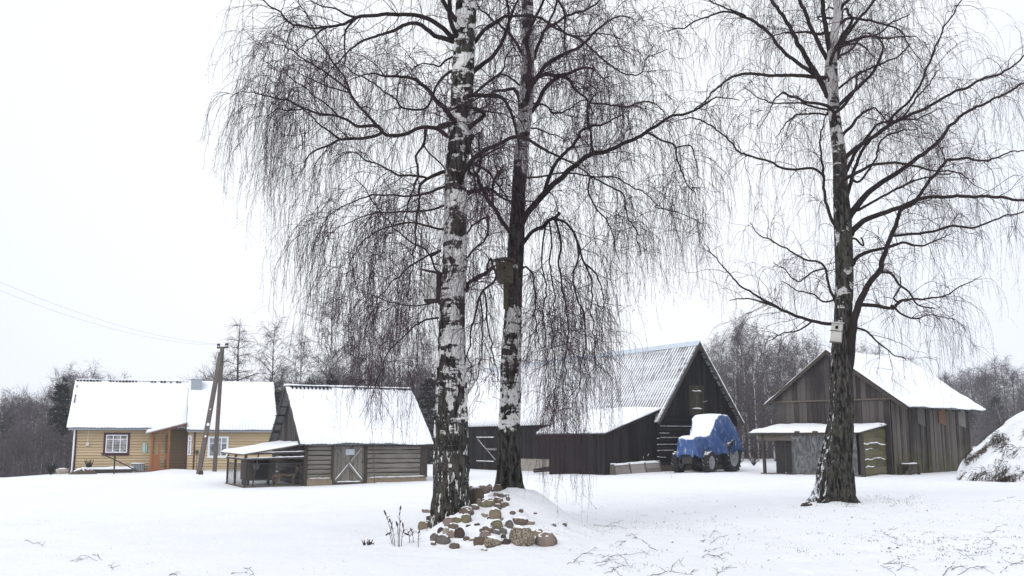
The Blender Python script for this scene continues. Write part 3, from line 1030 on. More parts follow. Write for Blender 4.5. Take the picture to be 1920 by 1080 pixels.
# shovel leaning by the window, basement hatch, snow covered step
x = f.X(384, WY - .1); r = local_thing('snow_shovel', 'thin shovel leaning upside down on the yellow wall beside the pole', 'shovel', f, x, WY - .2)
mb = MB(); mb.tube([(0, -.05, -.1), (.0, .06, .95)], .017, 6); mb.build('handle', M['post'], r)
mb = MB(); mb.prism([(-.1, .02, 1.2), (.1, .02, 1.2), (.1, .02, 1.06), (.03, .03, .94), (-.03, .03, .94), (-.1, .02, 1.06)], (0, .02, 0)); mb.build('blade', M['iron'], r)
x = f.X(386, WY - .1); mb = MB(); mb.box(x - .4, x + .4, WY - .3, WY - .05, -.35, .05); mb.build('cellar_vent', M['black'], house)

# ================================================================== A-frame power pole and wires
Yp = 50.0
base = at(402, 884, 40, 60); Yp = base[1]
top = P(417, 650, Yp); b2 = at(371, 889, 38, 58); top2 = P(414, 662, Yp - .1)
r = thing('utility_pole', 'two legged grey utility pole with crossarm and white insulators', 'utility pole', base)
o_ = base
mb = MB(); mb.bar(base - o_ + (0, 0, -.4), top - o_, .2, .2, up=(0, 1, 0)); mb.build('pole', mat_wood('pole_wood', (.06, .05, .045), (.14, .12, .105), 'z'), r)
mb = MB(); mb.bar(b2 - o_ + (0, 0, -.3), top2 - o_, .22, .2, up=(0, 1, 0)); br = mb.build('brace', bpy.data.materials['pole_wood'], r)
mb = MB()
for q, sc in ((.37, .07), (.28, .045), (.5, .03)):
    cpt = (b2 + (top2 - b2) * q) - o_; mb.box(cpt[0] + .02, cpt[0] + .02 + sc * 2, cpt[1] - .13, cpt[1] - .1, cpt[2], cpt[2] + sc * 2)
mb.build('snow_patch', M['snow'], br)
l, r_ = P(407, 652, Yp), P(428, 651, Yp)
mb = MB(); mb.bar(l - o_, r_ - o_, .1, .1); arm = mb.build('crossarm', M['post'], r)
ins = []
for q in (.06, .2, .78, .94):
    p = l + (r_ - l) * q - o_
    mb = MB(); mb.lathe(p + (0, 0, .05), (0, 0, 1), [(.02, 0), (.02, .06), (.055, .07), (.05, .12), (.06, .13), (.05, .19), (0, .21)], 10)
    mb.build('insulator', M['iron'], r, True); ins.append(p + o_ + (0, 0, .16))
ends = [P(-150, 462, 30), P(-150, 453, 30), ]
for i, (s, e, lab) in enumerate(((ins[0], P(-160, 474, 34), 'lower of the two thin wires running left from the utility pole'),
                                 (ins[2], P(-160, 455, 34), 'upper of the two thin wires running left from the utility pole'))):
    tt = np.linspace(0, 1, 30)[:, None]
    pts = s + (e - s) * tt - np.array([0, 0, 1.]) * (.75 * 4 * tt * (1 - tt))
    o = MB().tube(pts - s, .005, 5).build('overhead_wire', M['gutter'], None, True); o.location = s
    tag(o, lab, 'wire')
p = at(376.5, 890, 40, 60); r = thing('stump', 'short dark stump in the snow at the foot of the leaning pole leg', 'stump', p)
mb = MB(); mb.lathe((0, 0, -.1), (0, 0, 1), [(.13, 0), (.12, .25), (.1, .3), (0, .31)], 12); mb.build('stump', M['post'], r)

# ================================================================== small log shed
f = Frame(-8.75, 43, R(27), z0=-.42)
SW = f.X(802); SD = 5.0; hd = SD / 2
shed = thing('log_shed', 'small grey log shed with snowy roof and cross braced door', 'shed', f.loc(), f.rz)
EZ = f.Z(834, 2, -.3); RZ = f.Z(724, -.4, hd)
rnd = random.Random(21)
dx0, dx1 = f.X(633), f.X(689); dz1 = f.Z(837, dx0)
backing = MB(); backing.box(.05, SW - .05, .05, SD, -.4, EZ + .15); backing.build('inner_wall', M['black'], shed)
mb = MB(); zf = .34
logs(mb, (0, 0, 0), np.array([1., 0, 0]), dx0 - .06, zf, EZ + .08, np.array([0, -1., 0]), .2, .09, rnd)
logs(mb, (dx1 + .12, 0, 0), np.array([1., 0, 0]), SW - .3 - dx1 - .12, zf, EZ + .08, np.array([0, -1., 0]), .2, .09, rnd)
build_each(mb, 'log', M['log_wood'], shed)
mb = MB(); mb.box(SW - .3, SW - .12, -.14, -.02, .3, EZ + .1); mb.box(SW - .12, SW + .05, -.1, .3, .3, EZ + .1); mb.box(-.12, .02, -.14, .1, .0, EZ + .05); build_each(mb, 'corner_post', M['post'], shed)
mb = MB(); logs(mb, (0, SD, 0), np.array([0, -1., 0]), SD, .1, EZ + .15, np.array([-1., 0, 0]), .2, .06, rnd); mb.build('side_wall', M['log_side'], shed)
mb = MB()
V = np.zeros((26, 5, 3))
for (xa, xb) in ((0, dx0 - .06), (dx1 + .12, SW)):
    for i in range(26):
        s = xa + (xb - xa) * i / 25
        for j in range(5):
            V[i, j] = (s, -.10 - .07 * math.sin(PI * j / 4) - .03 * vnoise(s * 3, j), -.3 + (zf + .3) * j / 4 + (.02 * vnoise(s * 5, 3) if j == 4 else 0))
    mb.grid(V, flip=True)
build_each(mb, 'plinth', M['clay'], shed, True)
sn = MB()
snow_line(sn, (dx1 + .15, -.2, zf + .0), (SW - .1, -.2, zf + .02), h=.022, rnd=rnd); snow_line(sn, (0.05, -.2, zf), (dx0 - .1, -.2, zf), h=.018, rnd=rnd)
snow_line(sn, (dx1 + .5, -.22, .1), (SW - .5, -.22, .09), h=.02, rnd=rnd, n=30)
sn.build('ledge_snow', M['snow'], shed, True)
# door
mb = MB(); planks(mb, (dx0, -.03, 0), np.array([1., 0, 0]), dx1 - dx0, .12, dz1, np.array([0, -1., 0]), .17, .035, rnd)
door = mb.build('door', M['door_wood'], shed); door['label'] = 'plank door with snow dusted cross braces and small pane'
mb = MB(); z0_, z1_ = .18, dz1 - .1
a0 = (dx0 + .08, -.1, z0_); a1 = (dx1 - .08, -.1, z1_); b0 = (dx1 - .08, -.105, z0_); b1 = (dx0 + .08, -.105, z1_)
mb.bar(a0, a1, .03, .1, up=(0, -1, 0)) if False else None
mb.bar(a0, a1, .1, .03, up=(0, 1, 0)); mb.bar(b0, b1, .1, .03, up=(0, 1, 0)); mb.build('brace', M['door_wood'], door)
sn = MB(); a0, a1, b0, b1 = [np.array(q) for q in (a0, a1, b0, b1)]
snow_line(sn, a0 + (-.02, -.02, .05), a0 + (a1 - a0) * .5 + (-.03, -.02, .06), h=.022, rnd=rnd)
snow_line(sn, b0 + (.02, -.02, .05), b0 + (b1 - b0) * .55 + (.03, -.02, .06), h=.024, rnd=rnd)
snow_line(sn, a0 + (a1 - a0) * .55 + (-.03, -.02, .06), a1 + (-.05, -.02, .04), h=.01, rnd=rnd)
snow_line(sn, (dx0 + .1, -.09, .17), (dx1 - .1, -.09, .17), h=.028, rnd=rnd); sn.build('brace_snow', M['snow'], door, True)
xa, xb = f.X(655), f.X(671); mb = MB(); mb.box(xa, xb, -.085, -.07, f.Z(853, xa), f.Z(842, xa)); mb.build('pane', mat_plain('frosted_pane', (.42, .46, .5), .4, .4), door)
mb = MB(); mb.box(dx0 - .12, dx0 - .005, -.13, 0, .05, EZ + .1); mb.box(dx1 + .005, dx1 + .13, -.13, 0, .05, EZ + .1); mb.box(dx0, dx1, -.12, 0, dz1 + .005, EZ + .1); mb.box(dx0 - .1, dx1 + .1, -.12, 0, -.1, .12)
fr = mb.build('door_frame', M['post'], door)
mb = MB(); mb.box(dx1 - .12, dx1 + .02, -.1, -.07, .95, 1.0); mb.tube([(dx1 - .08, -.09, 1.0), (dx1 - .08, -.14, 1.05), (dx1 - .08, -.09, 1.12)], .012, 5)
mb.build('latch', M['iron'], door)
# gable
gz_ = lambda s: EZ + .12 + (RZ - EZ - .2) * (1 - abs(s - hd) / (hd + .1))
mb = MB(); planks(mb, (0, SD, 0), np.array([0, -1., 0]), SD, EZ - .1, gz_, np.array([-1., 0, 0]), .16, .03, rnd)
gab = mb.build('gable', M['gable_wood'], shed)
mb = MB(); mb.prism([(.04, 0, EZ), (.04, SD, EZ), (.04, hd, RZ - .15)], (.05, 0, 0)); mb.prism([(SW - .05, 0, EZ), (SW - .05, SD, EZ), (SW - .05, hd, RZ - .15)], (.05, 0, 0)); mb.build('gable_back', M['black'], shed)
x0r, x1r = -.4, f.X(790, hd)
mb = MB()
corrugated(mb, (x0r, -.32, EZ), (SW + .25, -.32, EZ), (SW + .2, hd, RZ), (x0r, hd, RZ), .18, .03)
mb.add([(x0r, hd, RZ), (SW + .2, hd, RZ), (SW + .2, SD + .35, EZ), (x0r, SD + .35, EZ)], [(0, 1, 2, 3)])
mb.add([(x0r, hd, RZ - .05), (SW + .2, hd, RZ - .05), (SW + .2, SD + .35, EZ - .05), (x0r, SD + .35, EZ - .05)], [(3, 2, 1, 0)])
roof_o = mb.build('roof', M['roof_sheet'], shed)
mb = MB(); mb.bar((x0r + .02, -.3, EZ - .09), (x0r + .02, hd, RZ - .09), .03, .12); mb.bar((x0r + .02, SD + .3, EZ - .07), (x0r + .02, hd, RZ - .09), .03, .12)
for q in (.25, .4, .55, .7): mb.bar((x0r - .0, SD - q * hd + .3, EZ + q * (RZ - EZ) - .12), (.0, SD - q * hd + .3, EZ + q * (RZ - EZ) - .12), .3, .05)
mb.build('verge_board', M['post'], roof_o)
sn = MB(); k = .035
slab(sn, (x0r + .02, -.36, EZ + k), (SW + .27, -.36, EZ + k), (SW + .22, hd - .1, RZ - .11 + k), (x0r + .02, hd - .1, RZ - .11 + k), .1, 260, 20, .18, .034, .015, .07, 13)
slab(sn, (x0r, hd - .1, RZ + .03), (SW + .2, hd - .1, RZ + .03), (SW + .2, hd + .28, RZ + .03), (x0r, hd + .28, RZ + .03), .07, 80, 4, 0, 0, .01, .02, 14)
sn.build('snow_cover', M['snow'], roof_o, True)
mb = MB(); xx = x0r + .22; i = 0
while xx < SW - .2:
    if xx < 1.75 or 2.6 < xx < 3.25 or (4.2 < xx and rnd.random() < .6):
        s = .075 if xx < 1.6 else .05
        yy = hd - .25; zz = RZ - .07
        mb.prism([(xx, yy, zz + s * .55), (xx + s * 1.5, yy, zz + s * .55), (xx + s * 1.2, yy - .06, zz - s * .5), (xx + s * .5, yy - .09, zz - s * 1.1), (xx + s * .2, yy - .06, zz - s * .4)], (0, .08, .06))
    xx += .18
build_each(mb, 'ridge_gap_shade', M['roof_dark'], roof_o)  # dark solids painted as shade where the sheet meets the ridge

x = f.X(707, -.25); r = local_thing('leaning_pole', 'thin brown pole leaning on the log shed right of its door', 'pole', f, x, -.28)
mb = MB(); mb.tube([(.02, -.15, -.1), (.0, .02, .8), (-.02, .1, 1.6)], .02, 6); mb.build('stick', mat_wood('brown_stick', (.09, .06, .045), (.16, .11, .08), 'z'), r)

# ================================================================== dog run on the shed's gable end
RX = -f.X(467); RX = -(-2.58); RY = 4.6
run = thing('dog_run', 'fenced dog run with snowy lean-to roof beside the log shed', 'dog run', f.loc(), f.rz)
zl0 = f.Z(852, -RX, 0); zh0 = f.Z(831, -.05, 0)
rz_ = lambda x: zl0 + (zh0 - zl0) * (x + RX) / RX
c = [(-RX - .12, -.15, zl0), (0.0, -.15, zh0), (0.0, RY, zh0 + .05), (-RX - .12, RY, zl0 + .05)]
mb = MB(); mb.add([np.array(q) for q in c] + [np.array(q) - (0, 0, .045) for q in c], [(0, 1, 2, 3), (7, 6, 5, 4), (0, 4, 5, 1), (1, 5, 6, 2), (2, 6, 7, 3), (3, 7, 4, 0)])
rr = mb.build('roof', M['beam'], run)
sn = MB(); slab(sn, *[np.array(q) + (0, 0, .006) for q in c], .09, 40, 20, 0, 0, .012, .05, 17); sn.build('snow_cover', M['snow'], rr, True)
gf = lambda x, y: f.g(x, y)
for (x, y, w_, lean) in ((-RX + .02, 0, .1, 0), (-RX + .3, .02, .05, .25), (-RX, 1.9, .09, .0), (-RX, 3.5, .07, .0), (-.03, -.03, .13, 0)):
    mb = MB(); top_z = rz_(x) - .04
    if lean: mb.bar((x, y, gf(x, y) - .2), (x + lean, y, top_z), w_, w_ * 1.3, up=(0, 1, 0))
    else: mb.bar((x, y, gf(x, y) - .2), (x + .01, y, top_z), w_, w_, up=(0, 1, 0))
    mb.build('post', M['post'], run)
mb = MB(); sn = MB()
zr = [f.Z(850, -1, 0), f.Z(860, -1, 0)]
for z in zr:
    mb.bar((-RX - .02, -.05, z - .02), (0, -.05, z + .04), .05, .07); mb.bar((-RX, -.05, z - .02), (-RX, RY - .8, z), .05, .07)
    snow_line(sn, (-RX, -.05, z + .03), (0, -.05, z + .09), h=.03, rnd=rnd, n=16); snow_line(sn, (-RX, 0, z + .03), (-RX, RY - .9, z + .05), h=.02, rnd=rnd, n=12)
mb.build('rail', M['post'], run); sn.build('rail_snow', M['snow'], run, True)
mb = MB(); zt = f.Z(869, -1, 0)
chain_link(mb, (-RX, -.02, 0), np.array([1., 0, 0]), RX, -.08, zt, .075); chain_link(mb, (-RX - .01, 0, 0), np.array([0, 1., 0]), RY - .9, -.08, zt, .075)
mb.tube([(-RX, -.02, zt), (0, -.02, zt)], .014, 6); mb.tube([(-RX, 0, zt), (-RX, RY - .9, zt)], .014, 6)
mb.tube([(-1.3, -.02, -.1), (-1.3, -.02, zt)], .01, 5); mb.tube([(-.25, -.02, -.1), (-.25, -.02, zt)], .012, 5)
mb.build('wire_mesh', M['wire'], run)
mb = MB(); mb.box(-RX - .03, .0, -.06, -.025, -.25, .06); mb.box(-RX - .045, -RX - .02, -.02, RY - .8, -.25, .07); mb.build('base_board', M['beam'], run)

# dog house
r = local_thing('dog_house', 'brown wooden dog house on short legs inside the fenced run', 'dog house', f, -1.55, 2.0)
mb = MB(); planks(mb, (-.62, -.55, 0), np.array([0, 1., 0]), 1.1, .22, 1.08, np.array([-1., 0, 0]), .18, .03, rnd); planks(mb, (-.62, -.55, 0), np.array([1., 0, 0]), .3, .22, 1.1, np.array([0, -1., 0]), .15, .03, rnd)
mb.box(-.6, .6, .5, .55, .22, 1.1); mb.box(.57, .6, -.55, .5, .22, 1.1); mb.box(-.6, .57, -.55, .5, .2, .26); mb.box(-.7, .7, -.65, .62, 1.1, 1.14); mb.box(.3, .57, -.58, -.55, .22, 1.1); mb.build('body', mat_wood('kennel_boards', (.07, .058, .047), (.15, .125, .10), 'z'), r)
mb = MB(); mb.box(-.3, .3, -.5, -.48, .27, 1.08); mb.build('opening', M['black'], r)
for (x, y) in ((-.55, -.5), (.55, -.5), (-.55, .5), (.55, .5)):
    MB().box(x - .05, x + .05, y - .05, y + .05, -.15, .2).build('leg', M['post'], r)
# hanging bucket
r = local_thing('bucket', 'dark bucket hanging from the rail of the dog run', 'bucket', f, -1.9, .9, .72)
mb = MB(); mb.lathe((0, 0, 0), (0, 0, 1), [(0, -.02), (.1, -.02), (.15, .24), (.14, .24), (.1, 0), (0, 0)], 14); mb.build('body', M['crate'], r, True)
mb = MB(); mb.tube([(-.14, 0, .23), (-.1, 0, .4), (0, 0, .5), (.1, 0, .4), (.14, 0, .23)], .01, 5); mb.build('handle', M['iron'], r, True)

# ================================================================== dark barn
f = Frame(7.18, 50, math.atan2(.503, .864), z0=0.0)
BW, BL = 5.27, 22.4
barn = thing('barn', 'long black timber barn with steep snow streaked roof', 'barn', f.loc(), f.rz)
rnd = random.Random(31)
ov = .42
EZ = f.Z(790, -.15, 0); AZ = f.Z(641, BW / 2, -ov); hb = BW / 2
slope = (AZ - EZ) / (hb + .15)
zroof = lambda x: AZ - abs(x - hb) * slope
mb = MB(); mb.box(.05, BW - .05, .06, BL, -1, EZ + .1); mb.prism([(.05, .06, EZ + .1), (BW - .05, .06, EZ + .1), (hb, .06, AZ - .25)], (0, BL - .1, 0)); mb.build('inner_wall', M['black'], barn)
zl = f.Z(781, .5, 0)
mb = MB(); logs(mb, (0, 0, 0), np.array([1., 0, 0]), BW, .3, zl, np.array([0, -1., 0]), .24, .08, rnd); mb.build('log_wall', M['dark_logs'], barn)
sn = MB(); z = .3
for zz, (a, b) in ((f.Z(799, 1, 0), (.03, .95)), (f.Z(820, 1, 0), (.03, .62)), (f.Z(833, 1, 0), (.03, .4)), (f.Z(844, 1, 0), (.03, .3)), (f.Z(812, 1, 0), (.03, .22)), (f.Z(857, 1, 0), (.03, .14))):
    snow_line(sn, (0, -.115, zz), (BW * .62, -.115, zz), h=.012, rnd=rnd, keep=(a, b))
sn.build('ledge_snow', M['snow'], barn, True)
mb = MB(); planks(mb, (-.0, 0, 0), np.array([1., 0, 0]), BW, zl + .01, lambda s: zroof(s) - .05, np.array([0, -1., 0]), .17, .03, rnd, jit=.03); mb.build('gable', M['dark_wood'], barn)
mb = MB(); mb.box(-.05, BW + .05, -.1, -.02, -.3, .3); mb.build('plinth', mat_plain('barn_plinth', (.09, .075, .055), .9, .1, .3), barn)
# hatch
xa, xb = f.X(1286, -.05), f.X(1313, -.05); za, zb = f.Z(778, xa), f.Z(722, xa)
mb = MB(); planks(mb, (xa, -.05, 0), np.array([1., 0, 0]), xb - xa, za, zb, np.array([0, -1., 0]), .2, .03, rnd)
hat = mb.build('hatch', mat_wood('hatch_boards', (.022, .02, .016), (.05, .046, .034), 'z'), barn)
mb = MB(); sn = MB()
for zz in (f.Z(733, xa), f.Z(766, xa)):
    mb.box(xa + .12, xb - .12, -.12, -.08, zz - .1, zz); snow_line(sn, (xa + .15, -.11, zz + .01), (xb - .15, -.11, zz + .01), h=.032, rnd=rnd)
mb.box((xa + xb) / 2 - .03, (xa + xb) / 2 + .03, -.1, -.08, za + .05, zb - .05); mb.build('batten', M['post'], hat); sn.build('batten_snow', M['snow'], hat, True)
mb = MB(); mb.tube([(xb - .1, -.1, f.Z(754, xb)), (xb + .15, -.16, f.Z(752, xb))], .03, 5); mb.build('handle', M['pale_board'], hat)
# long wall facing the yard
mb = MB(); planks(mb, (0, BL, 0), np.array([0, -1., 0]), BL, -.9, EZ + .1, np.array([-1., 0, 0]), .17, .03, rnd, jit=.02); mb.build('long_wall', M['dark_wood'], barn)
ya, yb = f.Y(896), f.Y(936)
if ya < yb: ya, yb = yb, ya
mb = MB(); gb = f.g(0, ya); dzt = f.Z(806, 0, ya)
planks(mb, (-.04, ya, 0), np.array([0, -1., 0]), ya - yb, gb + .05, dzt, np.array([-1., 0, 0]), .2, .03, rnd)
dr = mb.build('door', M['dark_wood'], barn); dr['label'] = 'black plank door with snow on its battens'
mb = MB(); sn = MB(); z1_ = f.Z(820, 0, ya); z2_ = f.Z(864, 0, ya)
for z in (z1_, z2_):
    mb.bar((-.1, ya - .1, z - .06), (-.1, yb + .1, z - .06), .05, .12); snow_line(sn, (-.12, ya - .1, z + .01), (-.12, yb + .4, z + .01), h=.03, rnd=rnd)
mb.bar((-.1, ya - .3, z1_ - .1), (-.1, yb + .1, z2_ + .05), .12, .04, up=(1, 0, 0)); snow_line(sn, (-.13, ya - .3, z1_ - .1), (-.13, yb + .2, z2_ + .1), h=.014, rnd=rnd)
mb.build('batten', M['dark_wood'], dr); sn.build('batten_snow', M['snow'], dr, True)
mb = MB(); zz = f.Z(842, 0, yb); mb.box(-.2, -.09, yb + .1, yb + 1.3, zz - .08, zz + .05); mb.build('bolt', M['pale_board'], dr)
# pale plinth panel
ya, yb = f.Y(1035), f.Y(975)
if ya > yb: ya, yb = yb, ya
mb = MB(); mb.prism([(-.12, ya, f.Z(861, 0, ya)), (-.12, yb, f.Z(860, 0, yb)), (-.12, yb, -1), (-.12, ya + 1.2, -1)], (.1, 0, 0)); mb.build('plinth_panel', M['concrete'], barn)
# roof: bare sheet ridges with snow lying in the troughs
mb = MB()
y0r, y1r = -ov, BL + .2
corrugated(mb, (-.18, y1r, zroof(-.18)), (-.18, y0r, zroof(-.18)), (hb, y0r, AZ), (hb, y1r, AZ), .22, .035, 8, 6)
mb.add([(hb, y0r, AZ), (hb, y1r, AZ), (BW + .2, y1r, zroof(BW + .2)), (BW + .2, y0r, zroof(BW + .2))], [(3, 2, 1, 0)])
mb.add([(hb, y0r, AZ - .04), (hb, y1r, AZ - .04), (BW + .2, y1r, zroof(BW + .2) - .04), (BW + .2, y0r, zroof(BW + .2) - .04)], [(0, 1, 2, 3)])
t = NT('snow_streaked_sheet')
kk = t.noise(1.0, (6, .35, 6), 5, .6); k2 = t.noise(.18, (1, 1, 1), 2)
rs_ = t.mix(t.maprange(kk, .45, .62), (.16, .165, .175), (.42, .44, .46)); t.bump(kk, .1)
M['streak_sheet'] = t.done(rs_, .65, .3)
roof_o = mb.build('roof', M['streak_sheet'], barn)
# strips of snow
sb = Big(); rs = np.random.default_rng(5)
L = y1r - y0r; npit = int(L / .22)
A0 = np.array([-.18, y1r, zroof(-.18)]); A1 = np.array([hb, y1r, AZ]); dirv = (A1 - A0); slen = np.linalg.norm(dirv); dn = dirv / slen
nn = np.array([-(AZ - zroof(-.18)), 0, hb + .18]); nn /= np.linalg.norm(nn)
pts = []; rad = []
for i in range(npit):
    s = (i + .5) * .22
    yy = y1r - s
    cover = float(sstep(2.0, 11.0, yy))           # deeper snow towards the far end
    q = 0.0
    while q < .985:
        ln = rs.uniform(.5, 1.6) + cover
        q1 = min(.985, q + ln)
        if True:
            tt = np.linspace(q, q1, 7)
            p = A0[None] + dirv[None] * tt[:, None] - np.array([0, s, 0])[None] + nn[None] * (-.012 + .03 * cover)
            pts.append(p + rs.normal(0, .005, p.shape)); r_ = np.full(7, .056 + .062 * cover) * rs.uniform(.85, 1.08, 7); r_[0] *= .3; r_[-1] *= .3; rad.append(r_)
        q = q1 + rs.uniform(0, .02)
sb.strands(np.array(pts), np.array(rad), 6)
sb.build('snow_strip', M['snow'], roof_o)
mb = MB(); mb.prism([(hb - .17, y0r, AZ - .17 * slope + .07), (hb, y0r, AZ + .06), (hb + .17, y0r, AZ - .17 * slope + .07), (hb, y0r, AZ + .08)], (0, L, 0)); mb.build('ridge_cap', mat_plain('ridge_cap', (.5, .56, .62), .6, .3, .1), roof_o)
mb = MB()
for sg in (-1, 1):
    xe = hb + sg * (hb + .17)
    mb.bar((xe, y0r + .02, zroof(xe) - .1), (hb, y0r + .02, AZ - .1), .04, .14)
mb.build('verge_board', mat_wood('verge', (.03, .026, .023), (.085, .075, .066), 'x'), roof_o)
mb = MB()
for q in np.arange(.1, .97, .09):
    xe = hb + (hb + .1) * q; mb.bar((xe, y0r + .05, zroof(xe) - .1), (xe, .0, zroof(xe) - .1), .12, .05)
build_each(mb, 'roof_lath', M['dark_wood'], roof_o)
sn = MB(); snow_line(sn, (BW + .22, y0r, zroof(BW + .22) + .03), (hb, y0r, AZ + .04), h=.03, rnd=rnd, n=50); sn.build('verge_snow', M['snow'], roof_o, True)
# lean-to
E = 3.05; LL = 6.3
lz = f.Z(813, -E - .1, 0); hz = f.Z(768, .1, -.1)
lzr = lambda x: lz + (hz - lz) * (x + E + .12) / (E + .3)
mb = MB(); planks(mb, (-E, -.02, 0), np.array([1., 0, 0]), E - .1, lambda s: f.g(-E + s, 0) - .15, lambda s: lzr(-E + s) - .05, np.array([0, -1., 0]), .16, .03, rnd, jit=.02)
planks(mb, (-E, LL - 1.2, 0), np.array([0, -1., 0]), LL - 1.2, lambda s: f.g(-E, 3) - .3, lz - .03, np.array([-1., 0, 0]), .16, .03, rnd, jit=.02)
mb.box(-E + .03, 0, .02, LL - 1.2, -1, lz - .08)
lean = mb.build('lean_to', M['dark_wood'], barn)
c = [(-E - .12, y1_, z_) for y1_, z_ in ((LL, lz), (-.12, lz))]; c = [c[0], c[1], (.18, -.12, hz), (.18, LL, hz)]
mb = MB(); corrugated(mb, *c, .16, .025, 8, 2); lr = mb.build('lean_to_roof', M['roof_sheet'], lean)
sn = MB(); slab(sn, *[np.array(q) + (0, 0, .03) for q in c], .14, 110, 20, .16, .03, .02, .05, 23, sag=-.12); sn.build('lean_to_snow', M['snow'], lean, True)
mb = MB(); mb.bar((-E - .1, -.1, lz - .06), (.1, -.1, hz - .08), .05, .12); mb.build('lean_to_verge', M['dark_wood'], lean)
sn = MB()
for k in range(6):
    xx = rnd.uniform(-1.3, -.1); zz = rnd.uniform(.3, .8); snow_line(sn, (xx, -.06, zz), (xx + .01, -.06, zz + rnd.uniform(.05, .2)), h=.009, rnd=rnd, n=4)
for q in (.5, .8, 1.1, 1.4, .3): sn.box(-.08, .05, -.15, -.12, q + .2, q + .225)
sn.build('snow_patch', M['snow'], lean, True)

# low plank trough against the lean-to
xa_, xb_ = f.X(1149, -.55), f.X(1233, -.4)
a = np.array([*f.world(xa_, -.55), 0.0]); b = np.array([*f.world(xb_, -.4), 0.0]); a[2] = gz(*a[:2]); b[2] = gz(*b[:2])
d = b - a; L = np.linalg.norm(d[:2]); r = thing('feed_trough', 'low grey three panel plank trough beside the black lean-to wall', 'trough', a, math.atan2(d[1], d[0]))
dz = (b[2] - a[2]); mb = MB(); rnd = random.Random(33)
for k in range(3):
    x0 = L * k / 3; x1 = L * (k + 1) / 3 - .03; z0 = dz * k / 3
    for j in range(2):
        mb.prism([(x0, .0 + .08 * j, z0 - .05 + j * .26), (x1, .08 * j, z0 + dz / 3 - .05 + j * .26), (x1, .08 * j + .07, z0 + dz / 3 + .2 + j * .26), (x0, .07 + .08 * j, z0 + .2 + j * .26)], (0, .03, 0))
mb.build('front_panel', mat_wood('trough_boards', (.13, .115, .105), (.30, .275, .26), 'x', snowy=.35), r)
mb = MB()
for k in range(4): mb.bar((L * k / 3, -.02, dz * k / 3 - .1), (L * k / 3, .14, dz * k / 3 + .5), .07, .04, up=(0, 1, 0))
build_each(mb, 'upright', M['beam'], r)
mb = MB(); mb.prism([(0, .4, -.1), (L, .4, dz - .1), (L, .4, dz + .5), (0, .4, .5)], (0, .04, 0)); mb.prism([(-.02, .0, -.1), (-.02, .4, -.1), (-.02, .4, .5), (-.02, .15, .5)], (.04, 0, 0)); mb.build('back_panel', M['beam'], r)
sn = MB(); slab(sn, (0, .1, .44), (L, .1, dz + .44), (L, .4, dz + .5), (0, .4, .5), .06, 30, 6, seed=26); sn.build('snow_cap', M['snow'], r, True)

# sticks lying at the lean-to's left foot
p = at(1030, 888, 40, 62); r = thing('stick_pile', 'untidy pile of thin sticks and planks beside the black lean-to', 'stick pile', p)
mb = MB(); rnd = random.Random(34)
for k in range(9):
    y = rnd.uniform(-.3, .3); a_ = rnd.uniform(-.4, .4)
    mb.tube([(-.9 * math.cos(a_), y, .05 + rnd.uniform(0, .2)), (.9 * math.cos(a_), y + math.sin(a_), .1 + rnd.uniform(0, .45))], rnd.uniform(.015, .035), 5)
mb.build('sticks', M['post'], r)

# ================================================================== right barn
f = Frame(12.14, 45.82, math.atan2(-.717, .697), z0=.06)
BW, BL = 5.33, 8.03; hb = BW / 2
pb = thing('plank_barn', 'weathered grey plank barn with broad snowy roof', 'barn', f.loc(), f.rz)
rnd = random.Random(41)
AZ = f.Z(657, hb, -.3); er = .85
slope = (AZ - f.Z(763, BW + er, -.2)) / (hb + er)
zroof = lambda x: AZ - abs(x - hb) * slope
mb = MB(); mb.box(.05, BW - .05, .06, BL - .05, -.4, zroof(0) - .05); mb.prism([(.05, .06, zroof(0) - .05), (BW - .05, .06, zroof(0) - .05), (hb, .06, AZ - .12)], (0, BL - .15, 0)); mb.build('inner_wall', M['black'], pb)
zm = f.Z(752, 0, 0)
mb = MB(); planks(mb, (0, 0, 0), np.array([1., 0, 0]), BW, -.2, zm - .02, np.array([0, -1., 0]), .2, .03, rnd, jit=.02); mb.build('gable_wall', M['gable_wood'], pb)
mb = MB(); planks(mb, (-.1, -.03, 0), np.array([1., 0, 0]), BW + .2, lambda s: zm - .06 - .04 * abs(math.sin(s * 4)), lambda s: zroof(s - .1) - .06, np.array([0, -1., 0]), .22, .03, rnd, jit=.02); mb.build('gable', M['gable_wood'], pb)
# ragged eaves batten and vines along the joint of the gable
mb = MB(); mb.bar((-.15, -.1, zm - .05), (BW + .1, -.1, zm - .05), .04, .06)
mb.build('gable_batten', M['beam'], pb)
mb = MB(); planks(mb, (BW, 0, 0), np.array([0, 1., 0]), BL, lambda s: f.g(BW, s) - .12, zroof(BW) - .02, np.array([1., 0, 0]), .2, .03, rnd, jit=.035, gap=.012); mb.build('side_wall', M['grey_wood'], pb)


def side_board(name, pxa, pxb, pyb, mat, label):
    ya, yb = f.Y(pxa, BW + .07), f.Y(pxb, BW + .07)
    zb = f.Z(pyb, BW, ya); zt = zroof(BW) - .03
    poly = [(BW + .075, ya, zt), (BW + .075, yb, zt), (BW + .075, yb, zb - .05), (BW + .075, (ya + yb) / 2, zb), (BW + .075, ya + .02, zb + .08)]
    o = MB().prism(poly, (.025, 0, 0)).build(name, mat, pb); o['label'] = label


